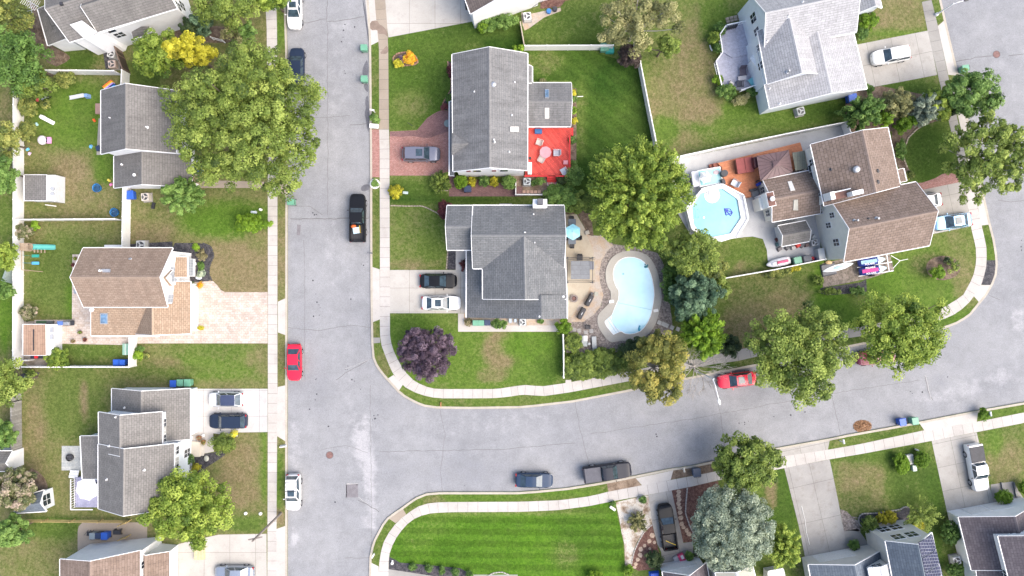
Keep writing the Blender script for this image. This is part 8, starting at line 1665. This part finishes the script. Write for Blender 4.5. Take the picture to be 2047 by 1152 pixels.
m = MB(); m.tube([(0, 0, .1), (.1, -.4, .12), (.3, -.7, .1)], .09, 8); o = m.build('garden_hose', VIN); o.location = W(P1('40', 225, 350), G); tag(o, 'curved white edging piece left of the deck bushes', 'edging')
# ---- redwood deck
RW = planks('redwood_boards', (.42, .14, .06), (.52, .20, .09), .15, R(-14)); DZ2 = G + .9
t = thing('wooden_deck', 'orange redwood deck between the octagonal pool and brown roofs', 'deck', W((1510, 345), G)); o3 = t.location
m = MB(); m.prism([W2(p, DZ2) for p in Q('41', 285, 140, 400, 110, 920, -20, 950, 80, 940, 180, 700, 250, 600, 285, 590, 330, 540, 340, 545, 400, 505, 402, 490, 385, 330, 300, 318, 170)], G, DZ2); m.build('platform', RW, t, o3)
RWD = planks('redwood_step', (.25, .08, .05), (.3, .1, .06), .15, R(-14))
for i, (u0, u1) in enumerate(((252, 285), (220, 252))): z = DZ2 - .3 * (i + 1); m = MB(); m.prism([W2(p, z) for p in Q('41', u0, 148 + 8 * i - 5, u1, 140 + 8 * i - 5, u1 + 8, 172 + 8 * i, u0 + 8, 180 + 8 * i)], G, z); m.build('step', RWD, t, o3)
t = thing('hot_tub', 'square hot tub with a maroon cover on the redwood deck', 'hot tub', W(P1('41', 497, 155), DZ2 + .9), R(9)); t.location.z = DZ2
m = MB(); m.box((0, 0, 0), (2.0, 1.75, .8)); m.build('shell', POLY((.16, .08, .06)), t, bevel=.06)
for x in (-.53, .53): m = MB(); m.box((x, 0, .8), (1.03, 1.85, .1)); m.build('cover', pm('maroon_cover', (.22, .055, .05), .12), t, bevel=.03)
# hardtop gazebo
q = [W(p, DZ2 + 2.1) for p in Q('41', 585, 85, 832, 38, 864, 210, 615, 275)]; apx = sum(q, Vector()) / 4 + Vector((0, 0, .75)); t = thing('gazebo', 'brown hardtop gazebo with radiating roof panels on the redwood deck', 'gazebo', (apx.x, apx.y, DZ2)); o3 = t.location
m = MB(); GM = pm('gazebo_roof', (.135, .085, .085), .1, 1, 6, .1, rough=.5)
for i in range(4):
    a, b_ = q[i], q[(i + 1) % 4]; m.add([a, b_, b_.lerp(apx, .8), a.lerp(apx, .8)], [(0, 1, 2, 3)] if (b_ - a).cross(apx - a).z > 0 else [(3, 2, 1, 0)])
m.add([p.lerp(apx, .8) + Vector((0, 0, .01)) for p in q], [(3, 2, 1, 0)]); m.build('roof', GM, t, o3)
m = MB(); tq = [p.lerp(apx, .76) + Vector((0, 0, .12)) for p in q]; m.add(tq + [apx + Vector((0, 0, .2))], [(i, (i + 1) % 4, 4) for i in range(4)]); m.build('cap', GM, t, o3)
m = MB()
for i in range(4):
    a, b_ = q[i], q[(i + 1) % 4]; m.tube([a + Vector((0, 0, .02)), apx.lerp(a, .2) + Vector((0, 0, .02))], .03, 4)
    for f in (.2, .4, .6, .8): e = a.lerp(b_, f); i0 = a.lerp(apx, .8).lerp(b_.lerp(apx, .8), f); m.tube([e + Vector((0, 0, .015)), i0 + Vector((0, 0, .015))], .018, 4)
m.build('seams', POLY((.07, .045, .045)), t, o3)
for p in q: m = MB(); pp = p.lerp(Vector((apx.x, apx.y, p.z)), .12); m.box((pp.x, pp.y, DZ2), (.12, .12, 2.1)); m.build('post', DKM, t, o3)
boxy('screen_panel', 'dark screen curtain on the left side of the brown gazebo', 'curtain', P1('41', 575, 135), (.5, 1.3, 1.6), POLY((.07, .02, .025)), 8, DZ2); boxy('cushion_stack', 'blue cushions at the lower left corner of the brown gazebo', 'cushion', P1('41', 603, 300), (.6, .35, .4), POLY((.02, .06, .4)), 30, DZ2)
t = thing('awning', 'grey green ribbed awning beside the brown gazebo', 'awning', W(P1('41', 908, 125), 2.6), R(10)); t.location.z = DZ2; m = MB(); m.box((0, 0, 1.9), (1.5, 2.2, .08)); m.build('canopy', planks('grey_green_ribs', (.15, .15, .11), (.18, .18, .13), .3, R(100)), t)
for x in (-.7, .7): m = MB(); m.box((x, -1.0, 0), (.07, .07, 1.9)); m.build('post', DKM, t)
m = MB(); m.cyl((0, 0, 0), .42, .75, 20); o = m.build('round_table', DKM); o.location = W(P1('41', 340, 217), DZ2 + .7); o.location.z = DZ2; tag(o, 'black round table at the left side of the redwood deck', 'table'); chair('grey and white sun chair on the redwood deck near the pool', P1('41', 408, 297), 150, POLY((.5, .52, .55)), POLY((.2, .21, .22)), .85, DZ2)
boxy('tool_rack', 'dark tools leaning at the corner of the redwood deck and pool', 'tools', P1('41', 330, 280), (.4, .7, .6), DKM, 20, DZ2); boxy('small_box', 'dark box at the lower tip of the redwood deck', 'box', P1('41', 560, 345), (.9, .3, .3), DKM, 12, DZ2)
# octagonal pool
cxp = P1('41', 285, 525); PZ3 = G + 1.25
outer = Q('41', 45, 480, 165, 335, 320, 298, 490, 385, 525, 565, 440, 705, 300, 748, 170, 712, 85, 645); inner = Q('41', 90, 475, 155, 370, 320, 333, 440, 415, 466, 562, 385, 680, 235, 710, 160, 680, 105, 615)
t = thing('octagonal_pool', 'raised octagonal swimming pool with a wide white rim deck', 'swimming pool', W(cxp, G)); o3 = t.location
annulus(outer, inner, G, PZ3, 9 * 8).build('rim_deck', POLY((.66, .66, .66)), t, o3)
m = MB(); m.prism([W2(p, PZ3 - .22) for p in inner], G, PZ3 - .22); m.build('water', waterm('octagon_water', (.14, .40, .48), (.20, .47, .54)), t, o3)
rail('safety_fence', outer[1:6], PZ3, .55, t)
m = MB(); c = W(P1('41', 248, 385), PZ3); 
for i, (rr, z) in enumerate(((.95, -.15), (.72, -.02), (.5, .12))): m.cyl((c.x, c.y + i * .15, PZ3 + z - .2), rr, .16, 20)
m.build('wedding_cake_steps', TRIM, t, o3)
m = MB(); p = [W(x, PZ3 - .2) for x in Q('41', 335, 490, 350, 500, 400, 520, 385, 545, 350, 540, 380, 490)]
[m.tube([a, b_ + Vector((.02, .02, 0))], .05, 5) for a in p for b_ in p[:3] if (a - b_).length > .1]; o = m.build('pool_toy', POLY((.06, .08, .4))); tag(o, 'tangled dark blue pool float in the octagonal pool', 'pool float')
m = MB(); m.cyl((0, 0, 0), .14, .05, 12); o = m.build('chlorine_float', POLY((.6, .6, .45))); o.location = W(P1('41', 180, 557), PZ3 - .2); tag(o, 'pale round floater in the octagonal pool', 'pool float')
m = MB(); [m.tube([(x, -.6, 0), (x, -.5, .5), (x, .4, .5), (x, .5, -.1)], .025, 5) for x in (-.25, .25)]; o = m.build('pool_ladder', POLY((.25, .45, .35))); o.location = W(P1('41', 115, 525), PZ3); tag(o, 'green ladder rails on the left edge of the octagonal pool', 'ladder')
# splash pool beside it with star umbrella and pump shed
t = thing('splash_pool', 'small square teal splash pool with a white rim above the octagonal pool', 'pool', W(P1('41', 228, 245), 1.0), R(10)); t.location.z = G
m = MB(); m.box((0, 0, 0), (2.95, 2.1, .95)); m.build('rim', TRIM, t, bevel=.03); m = MB(); m.box((0, 0, .93), (2.65, 1.8, .04)); m.build('water', waterm('splash_water', (.22, .48, .52), (.34, .55, .56)), t); m = MB(); m.ball((.8, .4, 1.0), (.4, .3, .1), 10, 5); m.build('pink_float', POLY((.5, .4, .4)), t)
umbrella('white star shaped umbrella over the square splash pool', P1('41', 195, 245), .82, POLY((.68, .7, .7)), 6, 1.6, 15, .12, G + .6)
boxy('pump_house', 'pale ribbed pool pump box left of the square splash pool', 'pump box', P1('41', 112, 262), (.75, 1.9, 1.0), POLY((.56, .57, .6)), 8, G, parts=(('pump', (-.6, -.2, 0), (.5, .9, .5), DKM),))
m = MB(); m.tube([(0, .8, .05), (-.5, .3, .05), (-.6, -.3, .05), (-.1, -.7, .05), (.4, -.7, .05)], .03, 5); o = m.build('pool_hose', BLK); o.location = W(P1('41', 60, 290), G); tag(o, 'black looping hose left of the pool pump box', 'hose')
boxy('concrete_step', 'small concrete step block by the redwood deck corner', 'step', P1('41', 575, 370), (.9, .8, .4), CON, 15)
# clutter by shed
for i, (u, v, c, lab) in enumerate(((752, 762, (.05, .12, .13), 'dark teal crate at the left of the patio clutter row'), (765, 798, (.08, .07, .08), 'dark low crate below the teal crate by the patio shed'), (825, 785, (.06, .06, .07), 'dark tool bag in the patio clutter row'), (868, 790, (.4, .38, .36), 'grey bucket in the patio clutter row'), (908, 770, (.6, .03, .02), 'red fuel can in the patio clutter row'), (938, 768, (.1, .1, .11), 'dark box right of the red fuel can'), (972, 768, (.14, .09, .08), 'brown upright board by the patio cooling unit'), (752, 722, (.1, .02, .02), 'dark red box at the corner of the patio shed'), (1025, 712, (.5, .5, .48), 'white planter above the patio cooling unit'), (1014, 872, (.6, .02, .03), 'red ball by the south end of the pool patio'), (1045, 876, (.06, .03, .12), 'purple bag by the south end of the pool patio'))):
    boxy('storage_item', lab, 'storage', P1('41', u, v), (.55 + .1 * (i % 3), .5, .4), POLY(c), 12 + 20 * (i % 3), top=(.8, .8))
boxy('cabinet', 'pale grey wall cabinet at the south west corner of the brown roofed house', 'cabinet', P1('41', 1080, 840), (.8, 1.5, 1.2), POLY((.42, .44, .44)), 10)
# watercraft
def craft(label, p, deg, c1, c2, L=3.0, cover=None, z=G + .3):
    t = thing('jet_ski', label, 'watercraft', W(p, .8), R(deg)); t.location.z = z; hw = .55
    st = [(-.5, .8, .35), (-.3, 1, .45), (0, 1, .5), (.25, .85, .5), (.42, .5, .42), (.5, .12, .3)]; vs = []; n = 7
    for x, w, zz in st: y = hw * w; vs += [(x * L, -y * .5, 0), (x * L, -y, .22), (x * L, -y * .8, zz), (x * L, 0, zz + .05), (x * L, y * .8, zz), (x * L, y, .22), (x * L, y * .5, 0)]
    m = MB(); m.add(vs, [(i * n + j, (i + 1) * n + j, (i + 1) * n + j + 1, i * n + j + 1) for i in range(5) for j in range(6)] + [tuple(range(n))]); m.build('hull', c1, t, smooth=True)
    m = MB(); m.box((-.15 * L, 0, .45), (.5 * L, .38, .3), 0, (.85, .6)); m.build('seat', c2, t, bevel=.05); m = MB(); m.box((.2 * L, 0, .5), (.28 * L, .5, .2), 0, (.5, .5)); m.build('hood', cover or c1, t, bevel=.05); m = MB(); m.tube([(.1 * L, -.35, .8), (.13 * L, 0, .85), (.1 * L, .35, .8)], .035); m.build('handlebar', BLK, t); return t
craft('white and red personal watercraft inside the thin white fence', P1('41', 755, 902), 192, POLY((.6, .6, .62)), POLY((.55, .04, .14)))
t = thing('boat_trailer', 'white framed trailer carrying two covered watercraft below the brown roof', 'trailer', W(P1('51', 250, 915), .4), R(9)); t.location.z = G
m = MB()
for y in (-1.1, 0, 1.1): m.box((-.5, y, .35), (4.4, .09, .1))
for x in (-2, -.5, 1.2): m.box((x, 0, .3), (.09, 2.3, .08))
m.tube([(1.7, -.8, .4), (2.7, 0, .4)], .04); m.tube([(1.7, .8, .4), (2.7, 0, .4)], .04); m.tube([(2.6, 0, .4), (3.7, .05, .4)], .04); m.build('frame', TRIM, t)
for y in (-1.3, 1.3): m = MB(); m.cyl((0, 0, -.08), .28, .16, 16); o = m.build('wheel', TYRE, t); o.location = (-.9, y, .28); o.rotation_euler = (R(90), 0, 0)
CB1 = POLY((.03, .05, .28)); CB2 = POLY((.50, .02, .22)); CW = POLY((.45, .62, .68))
def covered(label, p, deg, body, words, seatc, z):
    t = thing('covered_jet_ski', label, 'watercraft', W(p, 1.0), R(deg)); t.location.z = z; hw = .56; L = 3.3
    st = [(-.5, .8, .35), (-.3, 1, .7), (0, 1, .8), (.15, .9, .95), (.3, .7, .6), (.42, .45, .42), (.5, .12, .3)]; vs = []; n = 7
    for x, w, zz in st: y = hw * w; vs += [(x * L, -y * .7, 0), (x * L, -y, .25), (x * L, -y * .75, zz * .8), (x * L, 0, zz), (x * L, y * .75, zz * .8), (x * L, y, .25), (x * L, y * .7, 0)]
    m = MB(); m.add(vs, [(i * n + j, (i + 1) * n + j, (i + 1) * n + j + 1, i * n + j + 1) for i in range(6) for j in range(6)] + [tuple(range(n))]); m.build('cover', body, t, smooth=True)
    m = MB(); a_ = [(.14 * L, -.50, .79), (.14 * L, .50, .79), (.28 * L, .3, .68), (.47 * L, .1, .42), (.47 * L, -.1, .42), (.28 * L, -.3, .68)]; m.add([(x, y, z_ + .1) for x, y, z_ in a_], [(0, 5, 4, 3, 2, 1)]); m.build('nose_panel', CW, t)
    m = MB(); m.add([(-.45 * L, -.22, .60), (.1 * L, -.22, .93), (.1 * L, .22, .93), (-.45 * L, .22, .60)], [(0, 1, 2, 3)]); m.build('seat_panel', seatc, t)
    for y in words:
        cu = bpy.data.curves.new('lettering', 'FONT'); cu.body = 'POLARIS'; cu.size = .3; cu.align_x = 'CENTER'; cu.align_y = 'CENTER'; cu.extrude = .004; cu.offset = .008
        o = bpy.data.objects.new('lettering', cu); sc.collection.objects.link(o); dg = bpy.context.evaluated_depsgraph_get(); me = bpy.data.meshes.new_from_object(o.evaluated_get(dg)); bpy.data.objects.remove(o)
        o = bpy.data.objects.new('lettering', me); sc.collection.objects.link(o); me.materials.append(VIN); o.parent = t; o.location = (-.17 * L, y, .82); o.rotation_euler = (0, R(-9), 0)
covered('blue covered watercraft with white lettering, upper one on the trailer', P1('51', 205, 890), 9, CB1, (-.3,), POLY((.25, .42, .5)), G + .5); covered('magenta and blue covered watercraft with white lettering, lower one on the trailer', P1('51', 215, 958), 9, CB1, (.34, -.36), CB2, G + .5)
m = MB()
t = thing('kayak', 'white and pale blue kayak on the gravel pad beside the house corner', 'kayak', W(P1('41', 1210, 940), .4), R(15)); t.location.z = G; st = [(-.5, .05), (-.35, .6), (-.1, 1), (.2, .95), (.4, .5), (.5, .06)]
m = MB(); vs = []
for x, w in st: y = .38 * w; vs += [(x * 4.0, -y, .3), (x * 4.0, 0, .02), (x * 4.0, y, .3), (x * 4.0, 0, .38)]
m.add(vs, [(i * 4 + j, (i + 1) * 4 + j, (i + 1) * 4 + (j + 1) % 4, i * 4 + (j + 1) % 4) for i in range(5) for j in range(4)]); m.build('hull', POLY((.62, .68, .72)), t); m = MB(); m.ball((0, 0, .36), (.7, .2, .05), 14, 6); m.build('cockpit', POLY((.3, .45, .5)), t)
boxy('tarp_cover', 'dark grey tarp under the white kayak on the gravel pad', 'tarp', P1('41', 1140, 955), (1.9, 1.6, .25), POLY((.07, .075, .09)), 12, top=(.9, .8)); m = MB(); m.ball((0, 0, .15), (.45, .25, .2), 10, 6); o = m.build('sandbag', POLY((.5, .35, .18))); o.location = W(P1('41', 1135, 903), G); tag(o, 'tan sack against the wall above the white kayak', 'sack')
